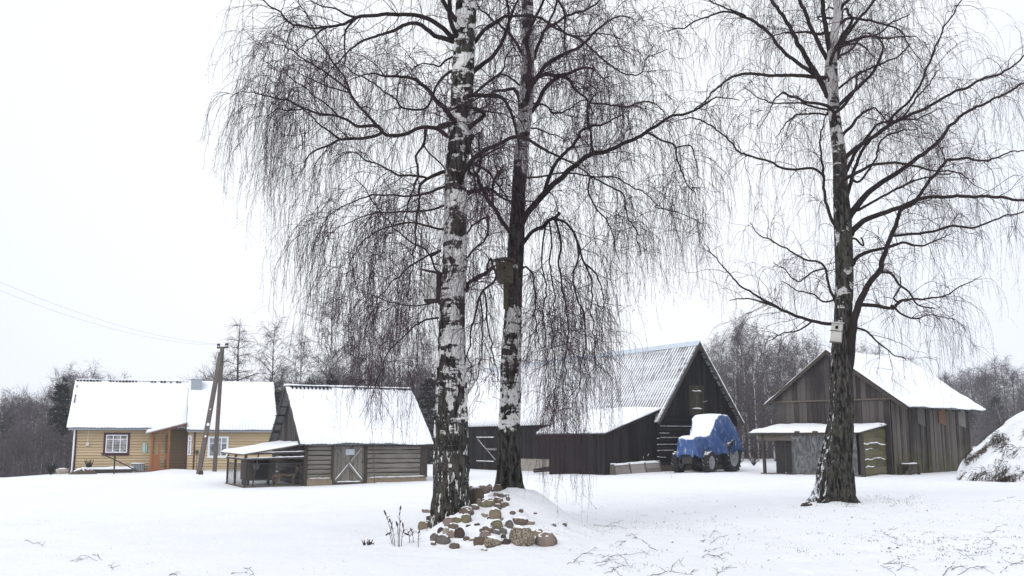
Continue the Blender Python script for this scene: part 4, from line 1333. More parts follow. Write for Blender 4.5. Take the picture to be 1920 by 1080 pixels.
side_board('patch_board', 1704, 1718, 797, M['grey_board'], 'grey patch board nearest the gable corner')
side_board('patch_board', 1743, 1756, 796, M['orange_board'], 'orange brown patch board under the eave')
side_board('patch_board', 1779, 1792, 800, M['pale_board'], 'pale torn patch board under the eave')
mb = MB()
y0r, y1r = -.3, BL - .1
corrugated(mb, (BW + er, y0r, zroof(BW + er)), (BW + er, y1r, zroof(BW + er)), (hb, y1r, AZ), (hb, y0r, AZ), .2, .03, 8, 6)
corrugated(mb, (-.72, y1r, zroof(-.72)), (-.72, y0r, zroof(-.72)), (hb, y0r, AZ), (hb, y1r, AZ), .2, .03, 8, 6)
roof_o = mb.build('roof', M['roof_sheet'], pb)
sn = MB(); k = .03
slab(sn, (BW + er + .02, y0r + .02, zroof(BW + er) + k), (BW + er + .02, y1r, zroof(BW + er) + k), (hb - .02, y1r - .3, AZ + k + .02), (hb - .02, y0r + .02, AZ + k + .02), .085, 200, 26, .2, .032, .03, .05, 43)
slab(sn, (-.74, y1r, zroof(-.72) + k), (-.74, y0r + .1, zroof(-.72) + k), (hb - .02, y0r + .1, AZ + k), (hb - .02, y1r, AZ + k), .08, 90, 14, .2, .03, .02, .04, 44)
sn.build('snow_cover', M['snow'], roof_o, True)
mb = MB()
mb.bar((-.74, y0r, zroof(-.74) - .08), (hb, y0r, AZ - .08), .04, .14); mb.bar((BW + er, y0r, zroof(BW + er) - .08), (hb, y0r, AZ - .08), .04, .14)
for q in np.arange(.08, .95, .12):
    xe = hb - (hb + .6) * q; mb.bar((xe, y0r, zroof(xe) - .1), (xe, .0, zroof(xe) - .1), .1, .05)
for q in np.arange(.02, 1, .09): mb.bar((BW - .1, BL * q, zroof(BW - .1) - .09), (BW + er - .05, BL * q, zroof(BW + er - .05) - .09), .06, .09)
mb.build('rafter', M['post'], roof_o)
# bench-like shelf with snow at the corner
yA = f.Y(1677, BW + .3); r = local_thing('low_bench', 'low plank bench with snow against the grey barn side wall', 'bench', f, BW + .35, yA + .3)
mb = MB(); mb.box(-.2, .2, -.45, .5, .4, .45); mb.build('seat', M['post'], r)
for (x, y) in ((-.2, -.38), (.2, -.38), (-.2, .42), (.2, .42)): MB().box(x - .05, x + .05, y - .05, y + .05, -.15, .4).build('leg', M['post'], r)
mb = MB(); mb.tube([(.05, -.3, .1), (.1, .4, .14)], .1, 8); mb.build('log', M['beam'], r)
sn = MB(); slab(sn, (.21, -.2, .45), (.21, .52, .45), (-.21, .52, .45), (-.21, -.3, .45), .05, 14, 8, seed=47, edge=.12); sn.build('snow_cap', M['snow'], r, True)
yA = BL + .1; r = local_thing('firewood_log', 'dark snow topped log lying at the far corner of the grey barn', 'log', f, BW + .45, yA - .1)
mb = MB(); mb.tube([(-.2, -.1, .12), (.35, .1, .16)], .14, 9); mb.tube([(.1, 0, .3), (.5, .1, -.02)], .05, 6); mb.build('log', M['post'], r)
sn = MB(); sn.tube([(-.2, -.1, .24), (.0, -.02, .28), (.3, .1, .27)], [.02, .1, .02], 7); sn.build('snow_cap', M['snow'], r, True)

# ================================================================== coop on the gable end
cx0, cx1, cy0 = .42, 5.03, -2.25
coop = thing('poultry_coop', 'low coop with snowy roof, wire front and plastic sheet on the grey barn gable', 'coop', f.loc(), f.rz)
rnd = random.Random(51)
zl_ = f.Z(812, cx0, cy0); zh_ = f.Z(797, cx1, 0)
zr_ = lambda y: zl_ + (zh_ - zl_) * (y - cy0 + .2) / (-cy0 + .2)
c = [(cx0 - .4, cy0 - .2, zl_), (cx1 + .12, cy0 - .2, zl_), (cx1 + .12, -.05, zh_), (cx0 - .3, -.05, zh_)]
mb = MB(); mb.add([np.array(q) for q in c] + [np.array(q) - (0, 0, .05) for q in c], [(0, 1, 2, 3), (7, 6, 5, 4), (0, 4, 5, 1), (1, 5, 6, 2), (2, 6, 7, 3), (3, 7, 4, 0)])
rr = mb.build('roof', M['post'], coop)
sn = MB(); slab(sn, *[np.array(q) + (0, 0, .006) for q in c], .12, 60, 16, 0, 0, .015, .06, 53); sn.build('snow_cover', M['snow'], rr, True)
mb = MB()
for q in (.42, .6): xx = cx0 + (cx1 - cx0) * q; mb.tube([(xx - .1, cy0 - .22, zl_ + .03), (xx + .12, cy0 - .22, zl_ + .02)], .05, 6)
mb.bar((cx1 - .6, -.25, zh_ + .06), (cx1 + .1, -.6, zh_ + .0), .2, .03); mb.bar((cx1 - .4, -.1, zh_ + .12), (cx1 + .05, -.3, zh_ + .1), .15, .03)
mb.build('loose_board', M['post'], rr)
g0 = lambda x: f.g(x, cy0)
xs = {p: f.X(p, cy0) for p in (1420, 1438, 1440, 1455, 1459, 1473, 1545, 1601, 1605)}
for x, w_ in ((xs[1420] + .04, .11), (xs[1605] - .06, .1)):
    MB().bar((x, cy0, g0(x) - .15), (x - .04, cy0, zl_ - .05), w_, w_, up=(0, 1, 0)).build('post', M['post'], coop)
mb = MB(); mb.box(cx0 - .1, xs[1473], cy0 - .03, cy0 + .01, zl_ - .33, zl_ - .06); mb.box(cx0, cx1, cy0 - .04, cy0 + .02, -.2, .06); mb.build('beam', M['beam'], coop)
mb = MB(); mb.box(xs[1473], cx1 - .1, cy0 - .045, cy0 - .01, zl_ - .11, zl_ - .05); mb.build('lath', M['orange_board'], coop)
mb = MB(); zt = zl_ - .3
mb.box(xs[1440], xs[1455], cy0 + .1, cy0 + .13, .02, zt); mb.box(xs[1459], xs[1473] + .1, cy0 + .1, cy0 + .13, .02, zt); mb.build('door_board', mat_wood('coop_door', (.014, .011, .010), (.032, .026, .024), 'z'), coop)
mb = MB(); chain_link(mb, (xs[1420], cy0 + .02, 0), np.array([1., 0, 0]), xs[1473] - xs[1420], .05, zl_ - .08, .075); mb.build('wire_mesh', M['wire'], coop)
V = np.zeros((30, 14, 3))
for i in range(30):
    for j in range(14):
        x = xs[1473] + (cx1 - .12 - xs[1473]) * i / 29; z = .06 + (zl_ - .13) * j / 13
        V[i, j] = (x, cy0 - .055 - .02 * vnoise(x * 3 + z * 2, z * 1.5) - .03 * max(0, (j / 13 - .5)) * math.sin(x * 9 + z * 5), z)
mb = MB(); mb.grid(V, True); mb.build('plastic_sheet', M['plastic'], coop, True)
mb = MB()
for k in range(7):
    z = .12 + k * .26; mb.box(xs[1473], cx1 - .1, cy0 + .0, cy0 + .012, z, z + .012)
mb.tube([(xs[1473] + .1, cy0 + .2, .1), (cx1 - .4, cy0 + .2, zl_ - .2)], .02, 5); mb.box(xs[1473] + .2, cx1 - .2, cy0 + 1.6, cy0 + 1.65, 0, zl_); mb.build('inner_lath', M['gable_wood'], coop)
# mossy side of wavy boards
mb = MB(); sn = MB(); z = -.1; k = 0
tz = lambda y: zr_(y) - .05
rows = []
while z < zh_ - .3:
    h = rnd.uniform(.2, .34); n = 12; V = np.zeros((n + 1, 4, 3))
    for i in range(n + 1):
        y = cy0 + (-cy0 - .02) * i / n
        w0 = z + .03 * vnoise(y * 3 + k * 7, k); w1 = z + h + .05 * vnoise(y * 3.5 + k * 5, k + 9)
        top_ = min(w1, tz(y)); bot_ = min(w0, top_ - .005)
        out = cx1 + .02 + .02 * (k % 2)
        V[i] = [(out - .03, y, bot_), (out, y, bot_), (out - .012, y, top_), (out - .035, y, top_)]
    mb.grid(V, True); mb.add(V[0], [(0, 1, 2, 3)]); mb.add(V[-1], [(0, 1, 2, 3)])
    if k in (1, 2, 4, 5):
        p_ = V[:, 2] + (.012, 0, .0); a_, b_ = (0, n + 1) if k in (2, 5) else (1, int(n * .6))
        if tz(cy0) > z + h + .1: sn.tube(p_[a_:b_], [.004] + [.026 * rnd.uniform(.6, 1.2) for _ in range(b_ - a_ - 2)] + [.004], 6)
    z += h - .02; k += 1
mb.build('side_boards', M['moss_board'], coop); sn.build('ledge_snow', M['snow'], coop, True)
mb = MB(); mb.bar((cx1 + .05, cy0 - .02, -.15), (cx1 + .03, cy0 - .02, zl_ - .05), .08, .05, up=(0, 1, 0)); mb.build('corner_post', M['post'], coop)
# ================================================================== tractor under a tarp
fw = at(1331, 886, 40, 60)                       # near front wheel foot
hd_ = np.array([-.60, -.80]); hd_ /= np.linalg.norm(hd_); sd_ = np.array([-hd_[1], hd_[0]])
tw = .8
o2 = fw[:2] - sd_ * tw
tr = thing('tractor', 'tractor under a blue tarpaulin dusted with snow', 'tractor', (o2[0], o2[1], gz(*o2) - .02), math.atan2(hd_[1], hd_[0]))
rnd = random.Random(61)


def wheel(parent, x, y, rad, wid, rimr, nl, sy, name):
    c = np.array([x, y, rad - .04])
    tb = MB(); w = wid / 2
    tb.lathe(c, (0, 1, 0), [(rimr, -w * .8), (rad * .82, -w), (rad * .93, -w * .9), (rad * .955, -w * .5), (rad * .96, 0), (rad * .955, w * .5), (rad * .93, w * .9), (rad * .82, w), (rimr, w * .8)], 40)
    for i in range(nl):
        for sgn in (-1, 1):
            a = 2 * PI * (i + (.5 if sgn > 0 else 0)) / nl; a2 = a + .75 * 2 * PI / nl
            p = c + np.array([math.cos(a) * rad * .975, sgn * .02, math.sin(a) * rad * .975]); q = c + np.array([math.cos(a2) * rad * .95, sgn * w * 1.0, math.sin(a2) * rad * .95])
            tb.bar(p, q, .05 * rad / .5, .055 * rad / .5, up=(math.cos(a), 0, math.sin(a)))
    wh = tb.build(name, M['rubber'], parent)
    rb = MB(); s = sy * w
    rb.lathe(c, (0, sy, 0), [(rimr * 1.03, w * .8), (rimr, w * .86), (rimr * .9, w * .55), (rimr * .8, w * .3), (rimr * .5, w * .36), (rimr * .42, w * .5), (rimr * .3, w * .52), (rimr * .28, w * .8), (0, w * .85)], 28)
    rb.lathe(c, (0, -sy, 0), [(rimr * 1.02, w * .8), (rimr * .8, w * .4), (0, w * .35)], 24)
    for i in range(8):
        a = 2 * PI * i / 8; p = c + np.array([math.cos(a) * rimr * .38, sy * w * .5, math.sin(a) * rimr * .38])
        rb.tube([p, p + (0, sy * .05, 0)], .022, 6)
    rb.build('rim', M['rim'], wh, True)
    return wh


wheel(tr, 0, tw, .53, .3, .3, 18, 1, 'front_wheel'); wheel(tr, 0, -tw, .53, .3, .3, 18, -1, 'front_wheel')
wheel(tr, -2.3, .84, .80, .42, .48, 20, 1, 'rear_wheel'); wheel(tr, -2.3, -.84, .80, .42, .48, 20, -1, 'rear_wheel')
mb = MB(); mb.tube([(0, -tw + .1, .5), (0, tw - .1, .5)], .09, 10); mb.box(-.7, .75, -.25, .25, .45, .95); mb.box(-2.6, -.6, -.3, .3, .55, 1.1); mb.tube([(-2.3, -.7, .76), (-2.3, .7, .76)], .15, 10)
mb.box(-1.5, -.9, .3, .75, .5, .95); mb.bar((-1.2, .4, .45), (-.1, .62, .4), .05, .05); mb.tube([(.1, 0, .55), (.1, .45, .42)], .14, 8); mb.build('chassis', M['chassis'], tr)
# tarp: lofted over bonnet, cab and mudguards
xs_ = np.array([.86, .84, .80, .70, .3, -.2, -.62, -.82, -.98, -1.12, -1.26, -1.5, -2.0, -2.5, -2.66, -2.78, -2.90, -3.05, -3.16, -3.18])
top = np.array([.85, 1.25, 1.55, 1.70, 1.74, 1.74, 1.78, 1.95, 2.2, 2.5, 2.70, 2.78, 2.80, 2.76, 2.66, 2.35, 1.9, 1.6, 1.3, .95])
tw_ = np.array([.30, .34, .38, .42, .44, .46, .50, .54, .58, .62, .66, .70, .70, .68, .66, .70, .8, .88, .9, .85])       # half width of top
mw_ = np.array([.40, .46, .5, .54, .56, .60, .68, .74, .78, .80, .84, .9, 1.0, 1.06, 1.06, 1.06, 1.05, 1.03, .98, .9])     # half width at middle
mz_ = np.array([.7, 1.0, 1.2, 1.3, 1.3, 1.3, 1.3, 1.32, 1.34, 1.36, 1.38, 1.42, 1.58, 1.66, 1.66, 1.62, 1.5, 1.35, 1.1, .9])
bw_ = np.array([.42, .48, .54, .58, .62, .68, .76, .82, .86, .9, .94, 1.02, 1.08, 1.1, 1.1, 1.1, 1.1, 1.08, 1.02, .92])
bz_ = np.array([.80, .76, .74, .76, .82, .72, .78, .80, .84, .86, .88, .92, 1.02, 1.06, 1.06, 1.04, 1.0, .98, .95, .9])
ti = np.linspace(0, 1, len(xs_)); tt = np.linspace(0, 1, 110)
ip = lambda a: np.interp(tt, ti, a)
X_, T_, TW, MW, MZ, BW_, BZ = [ip(a) for a in (xs_, top, tw_, mw_, mz_, bw_, bz_)]
ker = np.ones(5) / 5
sm = lambda a: np.concatenate([a[:2], np.convolve(a, ker, 'valid'), a[-2:]])
X_, T_, TW, MW, MZ, BW_, BZ = [sm(a) for a in (X_, T_, TW, MW, MZ, BW_, BZ)]
NV = 92
V = np.zeros((110, NV, 3))
for i in range(110):
    zb = BZ[i] + .09 * vnoise(X_[i] * 3.1, 2.0) + .05 * math.sin(X_[i] * 9)
    zb2 = BZ[i] + .09 * vnoise(X_[i] * 2.7, 12.0)
    prof = np.array([(-BW_[i], zb2), (-MW[i], MZ[i]), (-TW[i], T_[i] - .06), (-TW[i] * .85, T_[i]), (0, T_[i] + .03), (TW[i] * .85, T_[i]), (TW[i], T_[i] - .06), (MW[i], MZ[i]), (BW_[i], zb)])
    seg = np.linalg.norm(np.diff(prof, axis=0), axis=1) + 1e-6
    s = np.concatenate([[0], np.cumsum(seg)]); s /= s[-1]
    q = np.linspace(0, 1, NV)
    y = np.interp(q, s, prof[:, 0]); z = np.interp(q, s, prof[:, 1])
    y = np.concatenate([y[:1], (y[:-2] + y[1:-1] + y[2:]) / 3, y[-1:]]); z = np.concatenate([z[:1], (z[:-2] + z[1:-1] + z[2:]) / 3, z[-1:]])
    V[i, :, 0] = X_[i]; V[i, :, 1] = y; V[i, :, 2] = z
# folds run down the cloth
du = np.gradient(V, axis=0); dv = np.gradient(V, axis=1); nr = np.cross(dv, du); nr /= np.linalg.norm(nr, axis=2, keepdims=True) + 1e-9
ctr = np.array([-1.4, 0, 1.2]); sgn = np.sign(np.sum(nr * (V - ctr), axis=2, keepdims=True)); nr *= np.where(sgn == 0, 1, sgn)
dep = np.clip((T_[:, None] - V[:, :, 2]) / .9, 0, 1)
arc = np.cumsum(np.linalg.norm(np.diff(V[:, NV // 2 + 18], axis=0, prepend=V[:1, NV // 2 + 18]), axis=1))[:, None]
side_ = np.sign(V[:, :, 1])
fold = .07 * np.sin(arc * 10 + 2.2 * vnoise(arc * 1.6, V[:, :, 2] * .9 + side_ * 5) * 2.5 + (V[:, :, 2]) * 2.0) + .04 * fbm(arc * 3 + V[:, :, 2] * 1.4, V[:, :, 2] * .6 + side_ * 9, 3)
fold += .02 * fbm(arc * 6, V[:, :, 2] * 5 + V[:, :, 1] * 5, 3)
# tie rope creases pulled in over the mudguard
V = V + nr * (fold * (.15 + dep))[..., None]
mb = MB(); mb.grid(V)
n0 = V[0]; mb.add(n0, [tuple(range(NV))]); mb.add(V[-1], [tuple(range(NV))])
t = NT('blue_tarpaulin')
N = t.normal(); nz1 = t.noise(3.2, (1, 1, 1), 7, .62); nz2 = t.noise(1.3, (1.2, 1.2, .35), 4)
g_ = t.node('ShaderNodeVectorMath', operation='DOT_PRODUCT'); tc2 = t.node('ShaderNodeTexCoord')
t.t.links.new(tc2.outputs['Normal'], g_.inputs[0]); g_.inputs[1].default_value = (1, -.25, 0)
kk = t.math('ADD', N[2], t.math('MULTIPLY', g_.outputs['Value'], .47))
kk = t.math('ADD', kk, t.math('MULTIPLY', t.math('SUBTRACT', nz1, .5), 1.0))
sc1 = t.node('ShaderNodeSeparateXYZ'); t.t.links.new(t.co(), sc1.inputs[0])
kk = t.math('ADD', kk, t.maprange(sc1.outputs[2], 1.1, 1.8, -.35, .0))
k = t.math('MAXIMUM', t.maprange(kk, .50, .78), t.maprange(t.noise(2.5, (4, 4, .7), 6, .65, .6), .52, .75, 0, .45))
tcol = t.mix(nz2, (.022, .058, .17), (.042, .10, .275))
ncr = t.noise(5, (1, 1, .3), 6, .6, 1.0); t.bump(ncr, .55, .03)
t.b.inputs['Sheen Weight'].default_value = 0
M['tarp'] = t.done(t.mix(k, tcol, SNOW), t.mix(k, (.5, .5, .5), (.85, .85, .85)), .3)
tp = mb.build('tarpaulin', M['tarp'], tr, True)
sn = MB(); slab(sn, (-2.6, -.6, 2.76), (-2.6, .6, 2.76), (-1.4, .6, 2.77), (-1.4, -.6, 2.77), .07, 20, 16, seed=62, edge=.1) if False else None
mb = MB(); mb.tube([(-2.95, 1.14, 1.02), (-2.7, 1.13, 1.3), (-2.55, 1.06, 1.62)], .012, 5); mb.tube([(-.3, .68, .75), (.2, .62, .95), (.55, .55, 1.45)], .01, 5); mb.build('rope', M['pale_board'], tp)

# ================================================================== dog
fdog = Frame(-8.75, 43, R(27), z0=-.42)
dx = fdog.X(549, .55); w = fdog.world(dx, .55)
dog = thing('dog', 'black and tan shepherd dog standing in its run behind the wire', 'dog', (w[0], w[1], gz(*w)), R(27) - R(8))
me = bpy.data.meshes.new('dog_body')
J = {}; vs = []; es = []; rs2 = []


def jv(name, co, r, par=None):
    J[name] = len(vs); vs.append(co); rs2.append(r)
    if par is not None: es.append((J[par], J[name]))


jv('hip', (-.33, 0, .55), (.12, .13)); jv('loin', (-.12, 0, .57), (.105, .125), 'hip'); jv('rib', (.10, 0, .555), (.125, .165), 'loin'); jv('chest', (.30, 0, .56), (.115, .15), 'rib')
jv('neck1', (.41, -.01, .68), (.095, .105), 'chest'); jv('neck2', (.45, -.03, .77), (.085, .085), 'neck1')
jv('skull', (.46, -.06, .86), (.082, .078), 'neck2'); jv('brow', (.47, -.13, .855), (.062, .06), 'skull'); jv('muzzle', (.475, -.20, .825), (.04, .038), 'brow'); jv('nose', (.478, -.265, .81), (.03, .027), 'muzzle')
for s in (1, -1):
    jv('ear0%d' % s, (.46 + .05 * s, -.05, .925), (.03, .022), 'skull'); jv('ear1%d' % s, (.465 + .07 * s, -.055, 1.0), (.008, .006), 'ear0%d' % s)
    y = .085 * s
    jv('sh%d' % s, (.31, y, .46), (.062, .06), 'chest'); jv('el%d' % s, (.27, y, .33), (.043, .042), 'sh%d' % s); jv('wr%d' % s, (.295 + .03 * s, y, .15), (.03, .029), 'el%d' % s)
    jv('fp%d' % s, (.30 + .03 * s, y, .035), (.031, .03), 'wr%d' % s); jv('ft%d' % s, (.355 + .03 * s, y, .022), (.026, .022), 'fp%d' % s)
    b = -.10 * (s + 1) / 2
    jv('th%d' % s, (-.34, .09 * s, .43), (.085, .075), 'hip'); jv('kn%d' % s, (-.27 + b, .10 * s, .32), (.055, .05), 'th%d' % s); jv('hk%d' % s, (-.46 + b, .10 * s, .18), (.028, .027), 'kn%d' % s)
    jv('hp%d' % s, (-.44 + b, .10 * s, .04), (.028, .027), 'hk%d' % s); jv('ht%d' % s, (-.385 + b, .10 * s, .022), (.026, .02), 'hp%d' % s)
jv('t0', (-.44, 0, .54), (.045, .045), 'hip'); jv('t1', (-.54, .01, .42), (.045, .045), 't0'); jv('t2', (-.58, .02, .28), (.042, .042), 't1'); jv('t3', (-.57, .02, .18), (.015, .015), 't2')
me.from_pydata(vs, es, []); me.update()
db = bpy.data.objects.new('body', me); COL.objects.link(db); db.parent = dog
sm_ = db.modifiers.new('Skin', 'SKIN'); sm_.use_smooth_shade = True
sk = me.skin_vertices[0].data
for i, r_ in enumerate(rs2): sk[i].radius = (r_[0] * 1.18, r_[1] * 1.18); sk[i].use_root = (i == 0)
ss = db.modifiers.new('Sub', 'SUBSURF'); ss.levels = 2; ss.render_levels = 2
t = NT('shepherd_coat')
sx = t.node('ShaderNodeSeparateXYZ'); t.t.links.new(t.co(), sx.inputs[0])
nz_ = t.noise(9, detail=5)
sad = t.math('MULTIPLY', t.maprange(t.math('ADD', sx.outputs[2], t.math('MULTIPLY', nz_, .16)), .565, .605), t.maprange(sx.outputs[0], .40, .33))
sad = t.math('MULTIPLY', sad, t.maprange(sx.outputs[0], -.42, -.25))
mask = t.math('MULTIPLY', t.maprange(sx.outputs[1], -.13, -.18), t.maprange(sx.outputs[2], .7, .76))
earb = t.maprange(sx.outputs[2], .90, .94)
dk = t.math('MAXIMUM', t.math('MAXIMUM', sad, mask), earb)
tan = t.mix(nz_, (.12, .085, .052), (.25, .18, .115))
t.bump(t.noise(60, (1, 1, .5), 3), .5, .01)
db.data.materials.append(t.done(t.mix(dk, tan, (.016, .014, .013)), .85, .1))
mb = MB(); mb.lathe((.478, -.29, .808), (0, -1, 0), [(.02, -.01), (.022, .005), (.012, .016), (0, .018)], 10)
mb.build('nose', M['black'], db, True)
for s in (1, -1):
    MB().lathe((.472 + .034 * s, -.178, .872), (0.25 * s, -1, .1), [(.013, -.008), (.012, .004), (0, .01)], 8).build('eye', M['black'], db, True)

# ================================================================== haystack
hp = at(1962, 905, 20, 60)
hc = np.array([19.25, 36.4]); hz0 = gz(*hc)
hs = thing('haystack', 'large snow covered haystack with straw poking through', 'haystack', (hc[0], hc[1], hz0))
NA, NH = 160, 70
V = np.zeros((NH, NA + 1, 3))
for i in range(NH):
    h = i / (NH - 1)
    for j in range(NA + 1):
        a = j / NA * 2 * PI
        rr = 3.12 * (1 - h ** 1.15) ** .72 if h < 1 else 0
        n = .30 * vnoise(math.cos(a) * 2.2 + 9, math.sin(a) * 2.2 + h * 3.2) + .13 * vnoise(math.cos(a) * 6 + 3, math.sin(a) * 6 + h * 9) + .05 * vnoise(math.cos(a) * 17 + 3, math.sin(a) * 17 + h * 25)
        rr = rr + n * min(1, rr)
        V[i, j] = (rr * math.cos(a), rr * .9 * math.sin(a), -.25 + 2.95 * h)
mb = MB(); mb.grid(V)
t = NT('snowy_hay')
N = t.normal(); a1 = t.noise(1.1, (1, 1, 1.5), 6, .6); a2 = t.noise(10, (1, 1, 2.5), 5, .65)
sz_ = t.z()
kk = t.math('ADD', t.math('MULTIPLY', N[2], .55), t.math('ADD', t.math('MULTIPLY', a1, 1.3), t.math('MULTIPLY', a2, .55)))
k = t.maprange(kk, .74, .94)
t.bump(a2, .8, .06)
hay = t.mix(a2, (.035, .028, .022), (.13, .105, .075))
M['hay'] = t.done(t.mix(k, hay, (.85, .865, .89)), .9, .05)
mb.build('stack', M['hay'], hs, True)
rs = np.random.default_rng(64)
b = Big()
m = 5200; ci = rs.integers(0, 90, m)
ca = rs.uniform(PI * .8, PI * 2.1, 90); chh = rs.uniform(.02, .85, 90) ** 1.3
ang = ca[ci] + rs.normal(0, .05, m); hh = np.clip(chh[ci] + rs.normal(0, .035, m), 0, .97)
ii = (hh * (NH - 1)).astype(int); jj = ((ang / (2 * PI)) % 1 * NA).astype(int)
st = V[ii, jj]; od = st / (np.linalg.norm(st[:, :2], axis=1, keepdims=True) + .1); od[:, 2] = .1
d = od * .5 + rs.normal(0, .6, (m, 3)); d[:, 2] -= .35; d /= np.linalg.norm(d, axis=1, keepdims=True)
L = rs.uniform(.08, .32, m); s_ = np.linspace(0, 1, 4)
pts = st[:, None] + d[:, None] * (L[:, None] * s_)[..., None] + np.array([0, 0, -1.])[None, None] * (L[:, None] * s_ ** 2 * .4)[..., None]
b.strands(pts, np.array([.009, .007, .006, .003])[None].repeat(m, 0), 3)
M['straw'] = mat_plain('straw', (.075, .06, .045), .9, .05, .5, scale=3)
b.build('straw', M['straw'], hs)

# ================================================================== stones of the mound
def stone_mat(name, c1, c2, snow=.48, speck=0.0):
    t = NT(name)
    n = t.noise(5, detail=6, rough=.6); n2 = t.noise(38, detail=3)
    c = t.mix(t.maprange(n, .3, .7), c1, c2)
    if speck: c = t.mix(t.maprange(n2, .52, .62, 0, speck), c, tuple(x * 2.0 for x in c2)); c = t.mix(t.maprange(n2, .45, .36, 0, speck), c, tuple(x * .35 for x in c1))
    N = t.normal()
    k = t.maprange(t.math('ADD', N[2], t.math('MULTIPLY', t.math('SUBTRACT', t.noise(11, detail=6), .5), .9)), 1.12 - snow, 1.22 - snow)
    t.bump(t.math('ADD', n, t.math('MULTIPLY', n2, .4)), .5, .012)
    return t.done(t.mix(k, c, SNOW), .85, .15)


SM = {'tan': stone_mat('tan_stone', (.13, .105, .075), (.24, .19, .135)), 'brown': stone_mat('brown_stone', (.075, .06, .046), (.14, .11, .083), .30),
      'red': stone_mat('reddish_stone', (.082, .062, .052), (.155, .118, .098)), 'grey': stone_mat('grey_stone', (.075, .068, .064), (.155, .14, .13), .34),
      'dark': stone_mat('dark_stone', (.035, .028, .027), (.08, .06, .055), .3), 'pink': stone_mat('pinkish_stone', (.15, .118, .098), (.255, .20, .168), .36),
      'speck': stone_mat('speckled_stone', (.12, .10, .078), (.20, .17, .135), .42, .8), 'olive': stone_mat('olive_stone', (.105, .095, .062), (.19, .17, .11), .5),
      'pale': stone_mat('pale_stone', (.22, .19, .155), (.33, .29, .24), .4)}
G1 = 'stones heaped on the snowy mound'
_ico = None


def ico(sub=3):
    import bmesh
    bm = bmesh.new(); bmesh.ops.create_icosphere(bm, subdivisions=sub, radius=1)
    v = np.array([x.co[:] for x in bm.verts]); f_ = [[q.index for q in x.verts] for x in bm.faces]; bm.free()
    return v, f_


IV, IF = ico(4)
for i, (px, py, w, h, kind, lab) in enumerate(STONES):
    p = STONE_AT[i]; s = p[1] / F_PX
    rs = np.random.default_rng(100 + i)
    off = rs.uniform(0, 90, 3)
    n = vnoise(IV[:, 0] * 1.2 + off[0] + IV[:, 2] * .7, IV[:, 1] * 1.2 + off[1] + IV[:, 2] * .6) * .11 + vnoise(IV[:, 0] * 2.9 + off[2], IV[:, 2] * 2.9 + IV[:, 1] * 2) * .07 + .02 * vnoise(IV[:, 0] * 8 + off[1], IV[:, 2] * 8 + IV[:, 1] * 6)
    pw = 2.35 if 'block' in lab or 'slab' in lab else 2.05
    sp = np.sign(IV) * np.abs(IV) ** (2 / pw)
    V = sp * (1 + n[:, None]) * np.array([w * s / 2 * (1.30 if w < 25 else 1.16), max(w, h) * s / 2 * 1.0, h * s / 2 * (1.42 if w < 25 else 1.28)])
    tilt = rs.uniform(-.22, .22)
    ct, st_ = math.cos(tilt), math.sin(tilt)
    V = np.stack([V[:, 0] * ct - V[:, 2] * st_, V[:, 1], V[:, 0] * st_ + V[:, 2] * ct], 1)
    cz = P(px, py - h * .06, p[1])[2]
    o = MB().add(V, IF).build('field_stone', SM[kind], None, True)
    o.location = (p[0], p[1] + .02, cz)
    tag(o, lab, 'stone', G1)

# small dark clod near the right birch
p = at(1511, 949, 12, 40); r = thing('soil_clod', 'dark frozen clod with a smaller lump in the snow left of the right birch', 'clod', p)
mb = MB(); mb.add(IV * (1 + .3 * vnoise(IV[:, 0] * 3, IV[:, 2] * 3 + IV[:, 1] * 2))[:, None] * (.09, .07, .05) + (.03, 0, .03), IF); mb.add(IV * (.035, .03, .03) + (-.09, -.05, .01), IF); mb.build('clod', SM['dark'], r, True)

